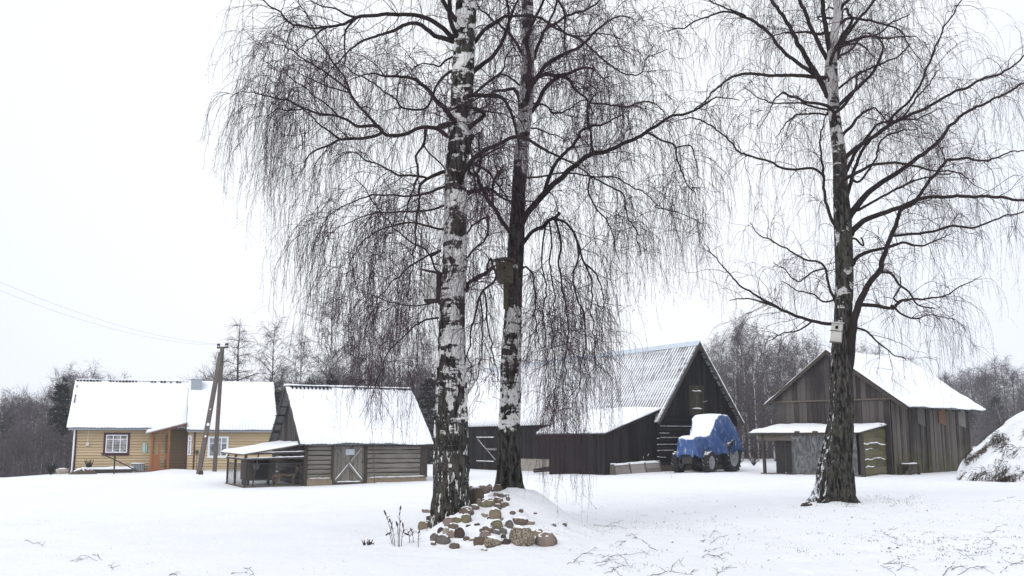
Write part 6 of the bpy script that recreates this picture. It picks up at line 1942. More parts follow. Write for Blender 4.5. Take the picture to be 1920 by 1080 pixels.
T1_TR = [(845, 992, 66), (846, 945, 66), (846, 900, 64), (845, 800, 57), (847, 700, 52), (847, 600, 49), (852, 500, 46), (854, 400, 43), (855, 340, 42), (858, 300, 43), (865, 200, 43), (870, 100, 42), (874, 0, 41), (880, -200, 35), (888, -450, 25), (895, -700, 13), (898, -850, 5)]
T1_L = [
    (-.3, [(848.5, 68.5, 12), (828, 52, 11), (795, 31, 10), (769, 28, 9), (735.5, 27, 8.5), (702, 29, 8), (669, 32.6, 7.5), (643, 46, 6.5), (621, 48, 5.5), (587, 51, 5), (554, 46, 4.5), (532, 30, 4), (498.5, 0, 3), (470, -30, 2)]),
    (.5, [(669, 33, 6), (654, 48, 5), (647, 67, 4), (645, 93, 3.5), (647, 122, 3)]),
    (-.4, [(669, 33, 5), (647, 26, 5), (635.5, 18.5, 4), (610, 11, 3), (584, 0, 2.5), (560, -15, 1.5)]),
    (.4, [(621, 48, 4), (602, 56, 4), (580, 72, 3), (560, 95, 2)]), (.3, [(554, 46, 3), (540, 70, 2.5), (528, 100, 1.5)]),
    (.35, [(839, 255.5, 10), (824, 244, 9.5), (806, 239, 9), (784, 241, 8.5), (761.5, 252, 8.5), (735.5, 256, 8.5), (721, 252, 8), (711, 237, 8), (691, 217, 6.5), (672.6, 196, 6), (658, 174, 5.5), (643, 144, 5), (621, 115, 4), (598.5, 78, 3.5), (580, 44, 3), (565, 15, 2.5), (558, 0, 2)]),
    (-.35, [(711, 237, 8), (695, 235, 7.5), (671, 237, 7), (654, 226, 6), (635.5, 218.5, 5.5), (617, 215, 5.3), (595, 211, 5), (569, 204, 4.5), (543, 191, 4.2), (517, 185, 3.5), (487, 176, 3), (458, 174, 2), (432, 181, 1.5)]),
    (.2, [(714, 250, 7.5), (702, 255.5, 7.5), (676, 260, 7.2), (650, 259, 6.5), (635.5, 261, 5.5), (610, 243, 4.2), (587, 222, 3.5), (565, 207, 2.5), (540, 190, 1.5)]),
    (-.4, [(635.5, 261, 5), (617, 274, 4.5), (591, 283, 4), (576, 296, 3.2), (569, 315, 2.5)]),
    (.6, [(658, 174, 4), (635.5, 168.5, 3.5), (602, 155.5, 3), (572, 141, 2.5), (543, 126, 1.5)]), (-.5, [(655, 170, 5), (621, 144, 4.5), (595, 126, 4), (565, 107, 3.5), (539, 89, 3), (510, 81, 2), (480, 84, 1.3)]),
    (.3, [(569, 204, 3.5), (540, 208, 3), (517, 205, 2.5), (500, 222, 1.6)]), (-.3, [(635, 218, 4), (613, 196, 3.5), (587, 178, 3), (558, 156, 2.5), (528, 137, 2), (502, 126, 1.5)]),
    (-.45, [(848, 133, 7), (828, 148, 6), (817, 163, 5.5), (810, 185, 5.2), (800, 204, 5), (780, 207, 4.8), (754, 200, 4.5), (743, 185, 4), (721, 172, 3.5), (702, 155.5, 3.5), (676, 144, 3), (650, 130, 2.5), (625, 118, 1.5)]),
    (.4, [(745, 187, 3.5), (747, 163, 3), (750, 148, 2.5), (738, 125, 1.5)]), (.5, [(858, 104, 5.5), (832, 115, 4.8), (821, 126, 4.2), (802, 118.5, 3.5), (780, 120, 3), (769, 137, 2.5)]),
    (-.5, [(834, 322, 9), (817, 328, 8), (798.5, 337, 7), (787, 348, 6.5), (785, 363, 5.5), (788, 385, 5), (784, 410, 4.5), (780, 440, 4), (776, 475, 3.2), (770, 520, 2.5), (765, 560, 1.6)]),
    (.3, [(798.5, 333, 5.5), (772.6, 328, 5), (743, 328, 5), (724, 315, 4.2), (698.5, 305.5, 3.6), (672.6, 289, 3), (650, 285, 2)]),
    (-.6, [(798.5, 243, 7), (795, 267, 6), (780, 293, 5), (785.5, 315, 5), (783, 332, 4.5), (772, 360, 4), (762, 395, 3.2), (755, 430, 2.4)]), (.6, [(792, 270, 4), (806, 289, 3.5), (821, 300, 3.5), (834, 315, 3.5)]),
    (.45, [(822, 510, 5), (807, 481, 4.5), (793, 466, 4.2), (774, 457, 3.8), (752, 440, 3.2), (722, 407, 3), (700, 381, 2.8), (678, 347, 2.2), (660, 330, 1.4)]),
    (-.3, [(822, 596, 4.5), (795, 602, 4), (765, 622, 3.3), (737, 650, 2.6), (715, 690, 2), (700, 735, 1.4)]), (.3, [(820, 566, 3.5), (790, 572, 3), (752, 571, 2.6), (715, 560, 2), (685, 547, 1.5)]),
    (.5, [(826, 470, 5), (800, 480, 4.2), (770, 500, 3.6), (735, 530, 3), (705, 570, 2.4), (680, 620, 1.6)]), (-.5, [(828, 430, 5.5), (805, 425, 4.8), (770, 418, 4), (730, 425, 3.4), (690, 445, 2.8), (660, 480, 2), (645, 520, 1.4)]),
    (-.2, [(834, 350, 6), (800, 362, 5), (760, 368, 4.4), (715, 365, 3.8), (670, 375, 3.1), (630, 395, 2.4), (600, 430, 1.6)]), (.4, [(836, 385, 5.5), (800, 395, 4.6), (755, 398, 4), (705, 400, 3.2), (655, 415, 2.4), (615, 445, 1.5)]),
    (.15, [(866, 140, 9), (872, 100, 9), (876, 60, 8.5), (879, 20, 8), (882, -40, 7), (884, -120, 5)]),
    (-.4, [(886, 178, 7), (908, 159, 6), (930, 143, 5), (941, 130, 4.2), (950, 112, 3), (962, 90, 2)]), (-.6, [(886, 189, 4), (901, 181, 3.2), (927, 182, 3), (953, 185, 2), (975, 196, 1.2)]),
    (-.35, [(888, 81, 10), (908, 56, 9), (934, 39, 8), (949, 31, 7), (978, 31, 6), (1008, 35, 5.5), (1034, 46, 5.3), (1067, 65, 5.2), (1097, 81, 4.6), (1127, 107, 4), (1156, 128, 3.5), (1190, 143, 3), (1215, 111, 2), (1249, 93, 1.5)]),
    (-.3, [(875, 546, 10), (879, 532, 9), (895.5, 518, 8.5), (915, 507, 8.5), (923, 499, 7)]), (-.4, [(915, 507, 6), (914, 495, 5), (920, 482, 4.5), (926, 500, 5.5), (930, 516, 4.5)]),
    (-.3, [(930, 516, 5), (927, 528, 5), (907, 545, 5), (900, 560, 5), (895.5, 580, 4.5), (887, 610, 4), (879, 650, 3.4), (880, 690, 2.4), (884, 720, 1.4)]),
    (.1, [(907, 545, 4.2), (912, 580, 4), (916, 620, 3.4), (925, 660, 3), (932, 690, 2), (934, 715, 1.3)]), (-.5, [(900, 556, 4), (905, 600, 3.4), (903, 650, 2.8), (897, 700, 2), (893, 740, 1.2)]),
    (-.5, [(875, 484, 4), (893, 462, 4), (912, 447, 4.5), (919, 429, 4.5), (916, 407, 5)]), (.3, [(875, 440, 4), (897, 414, 4.5), (916, 407, 5)]),
    (-.4, [(886, 309, 5), (915, 285, 4.4), (938, 274, 4), (950, 268, 3)]), (-.5, [(880, 322, 7.5), (893, 327, 7), (901, 307, 6), (899, 274, 5), (901, 246, 4.2), (886, 250, 3)]),
]
T2_TR = [(956, 916, 46), (955, 880, 42), (955, 860, 40), (955, 794, 37), (957, 740, 36), (958, 673, 35), (963, 562, 31), (968, 451, 31), (971, 390, 27), (976, 300, 27), (985, 200, 27), (990, 100, 24), (989, 0, 22), (987, -200, 18), (983, -400, 12), (980, -600, 5)]
T2_L = [
    (-.35, [(978, 420, 15), (990, 398, 14), (1019, 365, 13), (1053, 333, 12), (1082, 307, 11), (1112, 288, 10), (1134, 285, 9), (1175, 265, 8.3), (1212, 248, 7.5), (1249, 222, 6.3), (1264, 215, 5.8), (1293, 213, 5.2), (1320, 196, 4.2), (1350, 180, 3), (1385, 185, 1.6)]),
    (.3, [(1019, 365, 10), (1027, 341, 9), (1041, 307, 8), (1071, 274, 7), (1097, 241, 6), (1134, 231, 4.8), (1156, 222, 3.2), (1180, 205, 1.8)]),
    (.2, [(1112, 285, 6), (1106, 241, 5.5), (1103, 211, 4.6), (1106, 189, 4.2), (1119, 170, 3.2), (1101, 148, 2)]),
    (-.5, [(1106, 193, 4.2), (1134, 194, 4), (1175, 200, 4), (1201, 191, 3.2), (1230, 196, 2.5), (1249, 218, 1.6)]),
    (-.4, [(1212, 248, 4.6), (1241, 263, 4.3), (1266, 276, 4), (1271, 304, 3.5), (1282, 326, 3), (1291, 344, 2.5), (1303, 370, 1.5)]), (.4, [(1266, 276, 3.3), (1295, 274, 3), (1304, 296, 2.5), (1310, 333, 1.5)]),
    (-.4, [(978, 458, 9), (1001, 434, 8.5), (1023, 421, 8), (1041, 408, 7), (1051, 397, 7)]),
    (-.3, [(1041, 410, 5.5), (1060, 418, 5.3), (1075, 436, 5.2), (1084, 462, 4.8), (1093, 488, 4.2), (1115, 514, 3.5), (1127, 550, 2.6), (1132, 600, 1.6)]),
    (.2, [(1041, 412, 5.5), (1047, 433, 5.3), (1051, 462, 4.8), (1047, 495, 4.2), (1053, 532, 3.7), (1060, 577, 3.2), (1066, 640, 2.6), (1060, 700, 2), (1056, 760, 1.3)]),
    (-.2, [(1080, 445, 4.2), (1084, 480, 3.8), (1075, 514, 3.6), (1082, 551, 3.6), (1097, 599, 3.2), (1097, 647, 2.7), (1088, 700, 2), (1080, 760, 1.3)]),
    (.5, [(1023, 422, 4.2), (1019, 451, 3.7), (1015, 488, 3.2), (1023, 533, 3), (1019, 600, 2.6), (1027, 651, 2), (1022, 720, 1.3)]),
    (-.6, [(1030, 416, 4), (1034, 450, 3.6), (1032, 500, 3.2), (1040, 560, 2.8), (1036, 630, 2.3), (1042, 700, 1.8), (1040, 780, 1.2)]),
    (.1, [(1093, 488, 3.6), (1110, 530, 3.2), (1108, 580, 2.8), (1116, 640, 2.2), (1112, 700, 1.5)]),
    (-.4, [(957, 436, 10), (934, 403, 9.5), (919, 381, 9), (904, 351, 8.5), (895, 337, 8), (893, 326, 7)]),
    (-.2, [(925, 385, 6.5), (924, 364, 6.5), (926, 340, 6), (932, 325, 5.5), (942, 315, 5.5)]), (-.3, [(932, 325, 3), (928, 300, 2.4), (936, 280, 1.6)]),
    (.3, [(978, 100, 7.5), (967, 78, 6.6), (949, 56, 6), (934, 44, 5.3), (908, 22, 4.2), (897, 5, 3)]),
    (.35, [(1000, 110, 9), (1012, 78, 8), (1023, 56, 7.2), (1041, 44, 6.6), (1067, 28, 6), (1097, 17, 5.2), (1127, 0, 4.2), (1150, -20, 3.2), (1180, -40, 2)]), (-.4, [(1023, 56, 6), (1034, 30, 5.3), (1045, 0, 4.8), (1055, -60, 3)]),
    (-.6, [(1041, 44, 4.5), (1062, 62, 4), (1090, 68, 3.4), (1130, 62, 2.8), (1170, 72, 2)]),
    (-.6, [(978, 162, 5), (956, 144, 4.5), (938, 141, 3.5), (920, 160, 2)]), (.4, [(999, 194, 5), (1019, 196, 4.4), (1041, 213, 4.2), (1064, 204, 3.7), (1082, 193, 3.2), (1106, 189, 2.4)]),
    (.5, [(986, 333, 5), (1016, 331, 4.5), (1038, 326, 4.3), (1067, 324, 4.2), (1104, 330, 3.8), (1149, 333, 3.6), (1178, 344, 3.1), (1212, 367, 2.6), (1245, 393, 2), (1270, 400, 1.4)]),
    (-.4, [(1108, 331, 4), (1145, 350, 4), (1171, 370, 3.6), (1178, 410, 3.1), (1193, 436, 2.5), (1200, 480, 1.6)]), (-.2, [(1106, 334, 4), (1103, 355, 4), (1115, 388, 3.5), (1136, 414, 3), (1153, 451, 2.5), (1160, 490, 1.5)]),
    (.2, [(1227, 388, 2.5), (1267, 396, 2), (1304, 414, 1.5)]), (-.5, [(968, 520, 5), (985, 500, 4.4), (1000, 520, 3.6), (1005, 570, 2.8), (1008, 640, 1.8)]), (.4, [(975, 250, 4.5), (1000, 240, 3.8), (1030, 250, 3), (1060, 262, 2)]),
]
T3_TR = [(1568, 939, 58), (1567, 905, 60), (1567, 870, 57), (1572, 831, 50), (1577, 773, 43), (1577, 715, 40), (1576, 668, 34), (1580, 598, 32), (1583, 540, 33), (1583, 500, 33), (1580, 411, 33), (1576, 355, 28), (1574, 300, 26), (1565, 222, 22), (1562, 185, 22), (1559, 148, 25), (1559, 111, 22), (1563, 74, 17), (1572, 0, 14), (1580, -150, 10), (1586, -320, 4)]
T3_L = [
    (-.05, [(1588, 705, 18), (1592, 680, 20), (1597, 640, 17), (1604, 589, 15), (1626, 537, 12), (1648, 507, 11), (1659, 474, 10), (1674, 437, 9), (1689, 396, 8), (1718, 374, 7), (1756, 322, 6.2), (1781, 300, 5.6), (1815, 298, 5), (1850, 300, 4.2), (1885, 288, 3.2), (1930, 282, 2)]),
    (.3, [(1590, 418, 15), (1593, 405, 15), (1626, 363, 12), (1655, 341, 11), (1692, 318, 9.5), (1715, 300, 9), (1735, 285, 8.5), (1758, 267, 8), (1784, 233, 7), (1817, 207, 6.5), (1850, 192, 5.5), (1891, 174, 5), (1920, 155, 4), (1990, 120, 2.5), (2050, 100, 1)]),
    (-.3, [(1583, 305, 10), (1587, 294, 10), (1610, 274, 9), (1635, 259, 8), (1665, 237, 7.5), (1698, 218, 6.5), (1735, 204, 6), (1772, 181, 5.5), (1813, 163, 5.2), (1847, 146, 4.8), (1880, 135, 4), (1920, 107, 3), (1980, 70, 2)]),
    (-.2, [(1665, 237, 6), (1676, 215, 5.5), (1706, 189, 5.2), (1728, 152, 4.8), (1739, 122, 4.2), (1754, 89, 3.8), (1772, 48, 3.2), (1802, 4, 2.5), (1830, -40, 1.5)]),
    (-.4, [(1596, 440, 13), (1598, 433, 13), (1618, 415, 11), (1648, 402, 10), (1685, 389, 9), (1718, 376, 8), (1744, 370, 7), (1781, 370, 6.8), (1830, 368, 6.2), (1878, 370, 5.6), (1920, 376, 5), (1990, 385, 3), (2050, 400, 1.5)]),
    (.4, [(1598, 497, 9), (1602, 489, 8.5), (1615, 478, 8), (1637, 470, 7), (1663, 465, 6), (1692, 455, 5.2), (1722, 461, 4.3), (1748, 454, 3.2), (1780, 440, 2)]), (-.4, [(1672, 442, 6), (1707, 439, 5.5), (1744, 435, 5.2), (1785, 424, 4.8), (1822, 428, 4.2), (1855, 415, 3.6), (1892, 404, 3), (1925, 396, 2.2)]),
    (-.5, [(1648, 511, 5.5), (1670, 513, 5.2), (1685, 533, 4.6), (1700, 546, 4.2), (1711, 559, 3.7), (1726, 574, 3.1), (1752, 581, 2)]),
    (.4, [(1604, 573, 9), (1615, 572, 8.5), (1644, 574, 7.5), (1674, 578, 6.5), (1687, 565, 6), (1707, 561, 4.8), (1737, 559, 4.2), (1770, 555, 3.2), (1811, 533, 2.2), (1841, 518, 1.3)]),
    (-.4, [(1672, 572, 5), (1692, 590, 4), (1720, 596, 3.2), (1750, 590, 2.4), (1790, 600, 1.6)]), (.3, [(1676, 560, 3.6), (1688, 540, 3.2), (1686, 520, 2.4)]),
    (-.3, [(1603, 617, 5), (1607, 615, 4.6), (1626, 622, 4.2), (1648, 644, 3.3), (1674, 661, 2.6), (1700, 676, 1.6)]),
    (-.35, [(1582, 607, 9), (1578, 605, 8.5), (1552, 607, 7), (1522, 602, 6.5), (1493, 593, 6), (1456, 576, 5.4), (1426, 559, 4.4), (1396, 541, 3.6), (1370, 515, 3), (1337, 478, 2), (1318, 459, 1)]),
    (.3, [(1456, 576, 4), (1426, 566, 3.4), (1395, 560, 2.6), (1370, 565, 1.6)]), (-.5, [(1522, 603, 4), (1500, 618, 3.2), (1470, 625, 2.4), (1440, 640, 1.5)]),
    (.3, [(1580, 596, 7), (1574, 589, 6.5), (1563, 559, 6), (1552, 530, 5.5), (1546, 504, 5), (1533, 491, 4.6), (1518, 489, 4.3), (1500, 481, 4), (1478, 467, 3.5), (1452, 454, 3), (1426, 439, 2.5), (1404, 418, 1.5)]),
    (-.4, [(1546, 504, 4), (1526, 509, 3.6), (1507, 522, 3.2), (1493, 526, 2.8), (1474, 507, 2.2), (1452, 490, 1.5)]),
    (.35, [(1570, 425, 7), (1563, 418, 7), (1552, 392, 6.5), (1546, 367, 6), (1545, 333, 5.5), (1543, 318, 5), (1539, 259, 4), (1545, 230, 3), (1549, 212, 2)]),
    (-.3, [(1546, 330, 6), (1522, 315, 5.5), (1485, 318, 5.2), (1463, 313, 5), (1441, 302, 4.5), (1387, 285, 4.2), (1365, 259, 3.8), (1335, 237, 3.3), (1298, 222, 3), (1280, 224, 2.2), (1262, 230, 1.4)]),
    (-.4, [(1541, 146, 10), (1528, 144, 9), (1487, 141, 7.2), (1443, 141, 6.4), (1406, 139, 6), (1376, 143, 5.2), (1354, 159, 4.2), (1328, 181, 3.2), (1302, 207, 2.4)]),
    (.35, [(1552, 180, 14), (1550, 174, 13), (1535.5, 148, 12), (1517, 118, 11), (1498, 85, 10), (1484, 56, 9), (1465, 26, 8), (1447, 0, 7.5), (1425, -60, 5.5), (1410, -150, 3)]),
    (.1, [(1535, 144, 9.5), (1510, 128, 8.5), (1487, 111, 8), (1465, 93, 7.4), (1439, 59, 6.8), (1417, 41, 6.2), (1391, 30, 5.3), (1358, 22, 4.4), (1317, 35, 3.6), (1280, 52, 3), (1250, 60, 2)]), (-.5, [(1398, 30, 4.6), (1358, 13, 3.6), (1328, 0, 3), (1300, -20, 2)]),
    (-.3, [(1550, 110, 10), (1547, 104, 9.5), (1524, 59, 8.6), (1510, 22, 8), (1498, 0, 7.5), (1485, -80, 5.5), (1470, -200, 2)]),
    (.3, [(1568, 105, 9), (1572.6, 96, 8.6), (1584, 70, 7.6), (1606, 41, 6.6), (1635, 4, 5.4), (1660, -50, 3.4), (1690, -120, 1.8)]), (-.5, [(1572, 110, 6), (1576, 104, 5.6), (1595, 94, 5), (1613, 72, 4.4), (1643, 65, 4), (1673, 44, 3.2), (1706, 26, 2)]),
    (-.4, [(1570, 168, 5.4), (1576, 163, 5), (1602, 143, 4.8), (1635, 128, 4.3), (1665, 115, 3.8), (1684, 107, 3.2), (1705, 80, 2)]), (.5, [(1554, 207, 5.4), (1532, 202, 4.8), (1502, 194, 4.2), (1458, 193, 3.2), (1424, 185, 2.6), (1395, 163, 1.6)]), (-.5, [(1553, 215, 4.6), (1521, 213, 4.2), (1487, 218, 3.6), (1472, 233, 2.6), (1455, 255, 1.6)]),
    (.3, [(1584, 380, 9), (1590, 360, 8.5), (1602, 318, 7.4), (1617, 281, 6.4), (1645, 250, 5.4), (1690, 222, 4.7), (1712, 190, 4), (1735, 165, 3), (1760, 130, 2)]), (-.2, [(1556, 100, 11), (1545, 30, 10), (1541, 0, 9), (1535, -120, 7), (1530, -250, 3)]),
    (-.5, [(1608, 395, 6), (1650, 370, 5), (1690, 350, 4.4), (1720, 335, 3.6), (1752, 330, 2.8), (1790, 322, 2)]), (.5, [(1568, 560, 4.5), (1545, 565, 3.8), (1520, 550, 3.2), (1495, 545, 2.6), (1465, 530, 1.8)]),
    (.2, [(1590, 450, 5), (1606, 448, 4.4), (1620, 462, 3.8), (1617, 445, 3.2)]), (-.3, [(1612, 340, 5), (1640, 300, 4.2), (1655, 260, 3.6), (1690, 245, 3), (1720, 245, 2)]),
]
BK1 = bark_mat('birch_bark_thick', [(0, .68), (1.0, .64), (1.6, .57), (2.2, .49), (2.9, .50), (3.5, .55), (4.1, .49), (4.8, .50), (5.4, .52), (5.8, .59), (6.3, .47), (7.2, .50), (8.2, .50), (11, .45), (16, .6)], 17, fis=(.5, 2.2))
BK2 = bark_mat('birch_bark_slim', [(0, .84), (.9, .76), (1.2, .46), (1.9, .45), (2.7, .47), (3.1, .60), (3.6, .86), (4.6, .92), (5.4, .80), (5.9, .42), (7.4, .38), (8.5, .46), (14, .7)], 15, fis=(.2, 1.4))
BK3 = bark_mat('birch_bark_right', [(0, .92), (3.0, .86), (3.8, .72), (4.6, .62), (5.4, .78), (6.6, .68), (7.6, .55), (8.4, .48), (9.2, .40), (10.5, .38), (13, .5), (15, .6)], 16, fis=(1.5, 5), snowside=.95, whitec=(.56, .545, .53))
ENV1 = [(380, 60), (400, 170), (420, 330), (450, 400), (480, 430), (520, 560), (560, 660), (600, 700), (640, 770), (700, 840), (760, 860), (820, 850), (850, 790), (880, 800), (930, 770), (950, 560), (985, 480), (1010, 420), (1100, 330), (1200, 300), (1300, 200)]
ENV2 = [(860, 400), (885, 560), (900, 640), (935, 560), (960, 500), (985, 560), (1000, 800), (1020, 900), (1040, 985), (1080, 970), (1120, 960), (1140, 850), (1165, 730), (1185, 640), (1210, 560), (1260, 580), (1310, 590), (1330, 520), (1350, 420), (1400, 300), (1450, 200)]
ENV3 = [(1230, 330), (1280, 420), (1300, 540), (1340, 600), (1380, 640), (1420, 680), (1460, 700), (1500, 720), (1550, 700), (1610, 690), (1640, 720), (1700, 760), (1760, 760), (1800, 735), (1850, 690), (1890, 600), (1930, 520), (2000, 480), (2100, 400)]
YT1, YT2, YT3 = 16.1, 17.5, 22.0
t1, tp1, tr1 = big_birch('tall thick white and black birch rising from the left of the stone mound', YT1, T1_TR, T1_L, BK1, ENV1, 1, 3300, 26, 5.2, 1.25, 0, .95, curtain=[(560, 835, 300, 520, 230), (690, 830, 520, 700, 130), (420, 560, 180, 400, 90), (872, 935, 480, 620, 60)])
t2, tp2, tr2 = big_birch('slimmer straight birch standing behind the stone mound', YT2, T2_TR, T2_L, BK2, ENV2, 2, 2700, 20, 6.0, 1.28, 0, .95, curtain=[(990, 1130, 400, 600, 170), (1020, 1125, 560, 760, 90), (1130, 1330, 250, 450, 120)])
t3, tp3, tr3 = big_birch('dark barked forked birch with wide crown before the grey plank barn', YT3, T3_TR, T3_L, BK3, ENV3, 3, 2500, 22, 6.5, 1.75, 0, 1.15, lw=.92, l2=4.6)


# ================================================================== nest boxes on the birches
def surf(tp, tr, h_w):
    j = int(np.argmin(np.abs(tp[:, 2] - h_w))); return tp[j], tr[j]


# white box, left of the thick birch, facing the viewer's left
c = P(807.5, 536, YT1 - .02); s = YT1 / F_PX
r = thing('nest_box', 'white fronted nest box hung on the left side of the thick birch', 'nest box', c, R(-14))
w_, h_ = 24 * s, 50 * s; d_ = .17
mb = MB(); mb.box(-w_ / 2 - .012, -w_ / 2, -.012, d_, -h_ / 2 - .03, h_ / 2); mb.box(w_ / 2, w_ / 2 + .012, -.012, d_, -h_ / 2 - .03, h_ / 2 + .0); mb.box(-w_ / 2, w_ / 2, .0, d_, -h_ / 2 - .05, -h_ / 2 - .02); mb.box(-w_ / 2, w_ / 2, d_ - .015, d_, -h_ / 2, h_ / 2); mb.build('body', mat_wood('nest_dark', (.035, .028, .024), (.08, .065, .055), 'z'), r)
mb = MB(); mb.box(-w_ / 2 + .003, w_ / 2 - .003, -.022, -.004, -h_ / 2, h_ / 2 - .02); fr = mb.build('front_panel', mat_plain('nest_white', (.75, .75, .71), .7, .15, .06), r)
mb = MB()
for z in (.07, -.01, -.09): mb.tube([(0, -.022, z), (0, -.027, z)], .006, 6)
mb.build('nail', M['iron'], fr)
mb = MB(); mb.prism([(-w_ / 2 - .05, -.06, h_ / 2 + .055), (w_ / 2 + .03, -.06, h_ / 2 - .01), (w_ / 2 + .03, -.06, h_ / 2 + .008), (-w_ / 2 - .05, -.06, h_ / 2 + .073)], (0, d_ + .07, 0)); mb.build('roof', bpy.data.materials['nest_dark'], r)
mb = MB(); mb.box(w_ / 2 + .013, w_ / 2 + .05, .03, d_ - .02, -h_ / 2 - .09, h_ / 2 - .01); mb.build('back_board', bpy.data.materials['nest_dark'], r)
# mossy old box on the slim birch
c = P(946, 512, YT2 - .24); s = YT2 / F_PX
r = thing('nest_box', 'old mossy wooden nest box with a long back plank on the slimmer birch', 'nest box', c, R(12))
mw = mat_wood('mossy_nest', (.045, .042, .026), (.12, .11, .07), 'z')
w_, h_ = 29 * s, 40 * s
mb = MB(); mb.prism([(-w_ / 2, -.09, -h_ / 2 * .55), (-w_ / 2 * .3, -.09, -h_ / 2), (w_ / 2, -.09, -h_ / 2), (w_ / 2, -.09, h_ / 2), (-w_ / 2, -.09, h_ / 2)], (0, .2, 0)); mb.build('body', mw, r)
mb = MB(); mb.tube([(-.03, -.088, h_ * .2), (-.03, -.096, h_ * .2)], .026, 12); mb.build('entrance_hole', M['black'], r)
mb = MB(); mb.prism([(-w_ / 2 - .06, -.15, h_ / 2 + .02), (0, -.15, h_ / 2 + .05), (w_ / 2 + .03, -.15, h_ / 2 + .0), (w_ / 2 + .03, -.15, h_ / 2 + .025), (0, -.15, h_ / 2 + .075), (-w_ / 2 - .06, -.15, h_ / 2 + .04)], (0, .28, 0)); mb.build('roof', mw, r)
mb = MB(); mb.box(.0, .085, .06, .1, -h_ / 2 - .44, h_ / 2); mb.build('back_plank', mat_wood('green_plank', (.06, .055, .025), (.13, .12, .055), 'z'), r)
# white box with a hole on the right birch
c = P(1568.5, 624, YT3 - .27); s = YT3 / F_PX
r = thing('nest_box', 'small tilted white nest box with square hole on the right birch', 'nest box', c, R(-25)); r.rotation_euler[1] = R(8)
w_, h_ = 19 * s, 34 * s; nw = mat_plain('nest_cream', (.52, .51, .47), .75, .1, .08)
mb = MB(); mb.box(-w_ / 2, w_ / 2, -.07, .12, -h_ / 2, h_ / 2); mb.build('body', nw, r)
mb = MB(); mb.box(-w_ / 2 - .02, w_ / 2 + .03, -.085, .1, .03, .045); mb.box(-w_ / 2 - .01, w_ / 2 + .01, -.1, .14, -h_ / 2 - .02, -h_ / 2 - .002); mb.build('ledge', M['beam'], r)
mb = MB(); mb.box(-.025, .035, -.078, -.06, .08, .145); mb.build('entrance_hole', M['black'], r)
mb = MB(); mb.prism([(-w_ / 2 - .02, -.11, h_ / 2 + .002), (w_ / 2 + .02, -.11, h_ / 2 + .002), (w_ / 2 + .02, .14, h_ / 2 + .03), (-w_ / 2 - .02, .14, h_ / 2 + .03)], (0, 0, .02)); mb.build('roof', mat_plain('nest_roof', (.5, .5, .48), .8, .1, .1, snowy=.5), r)


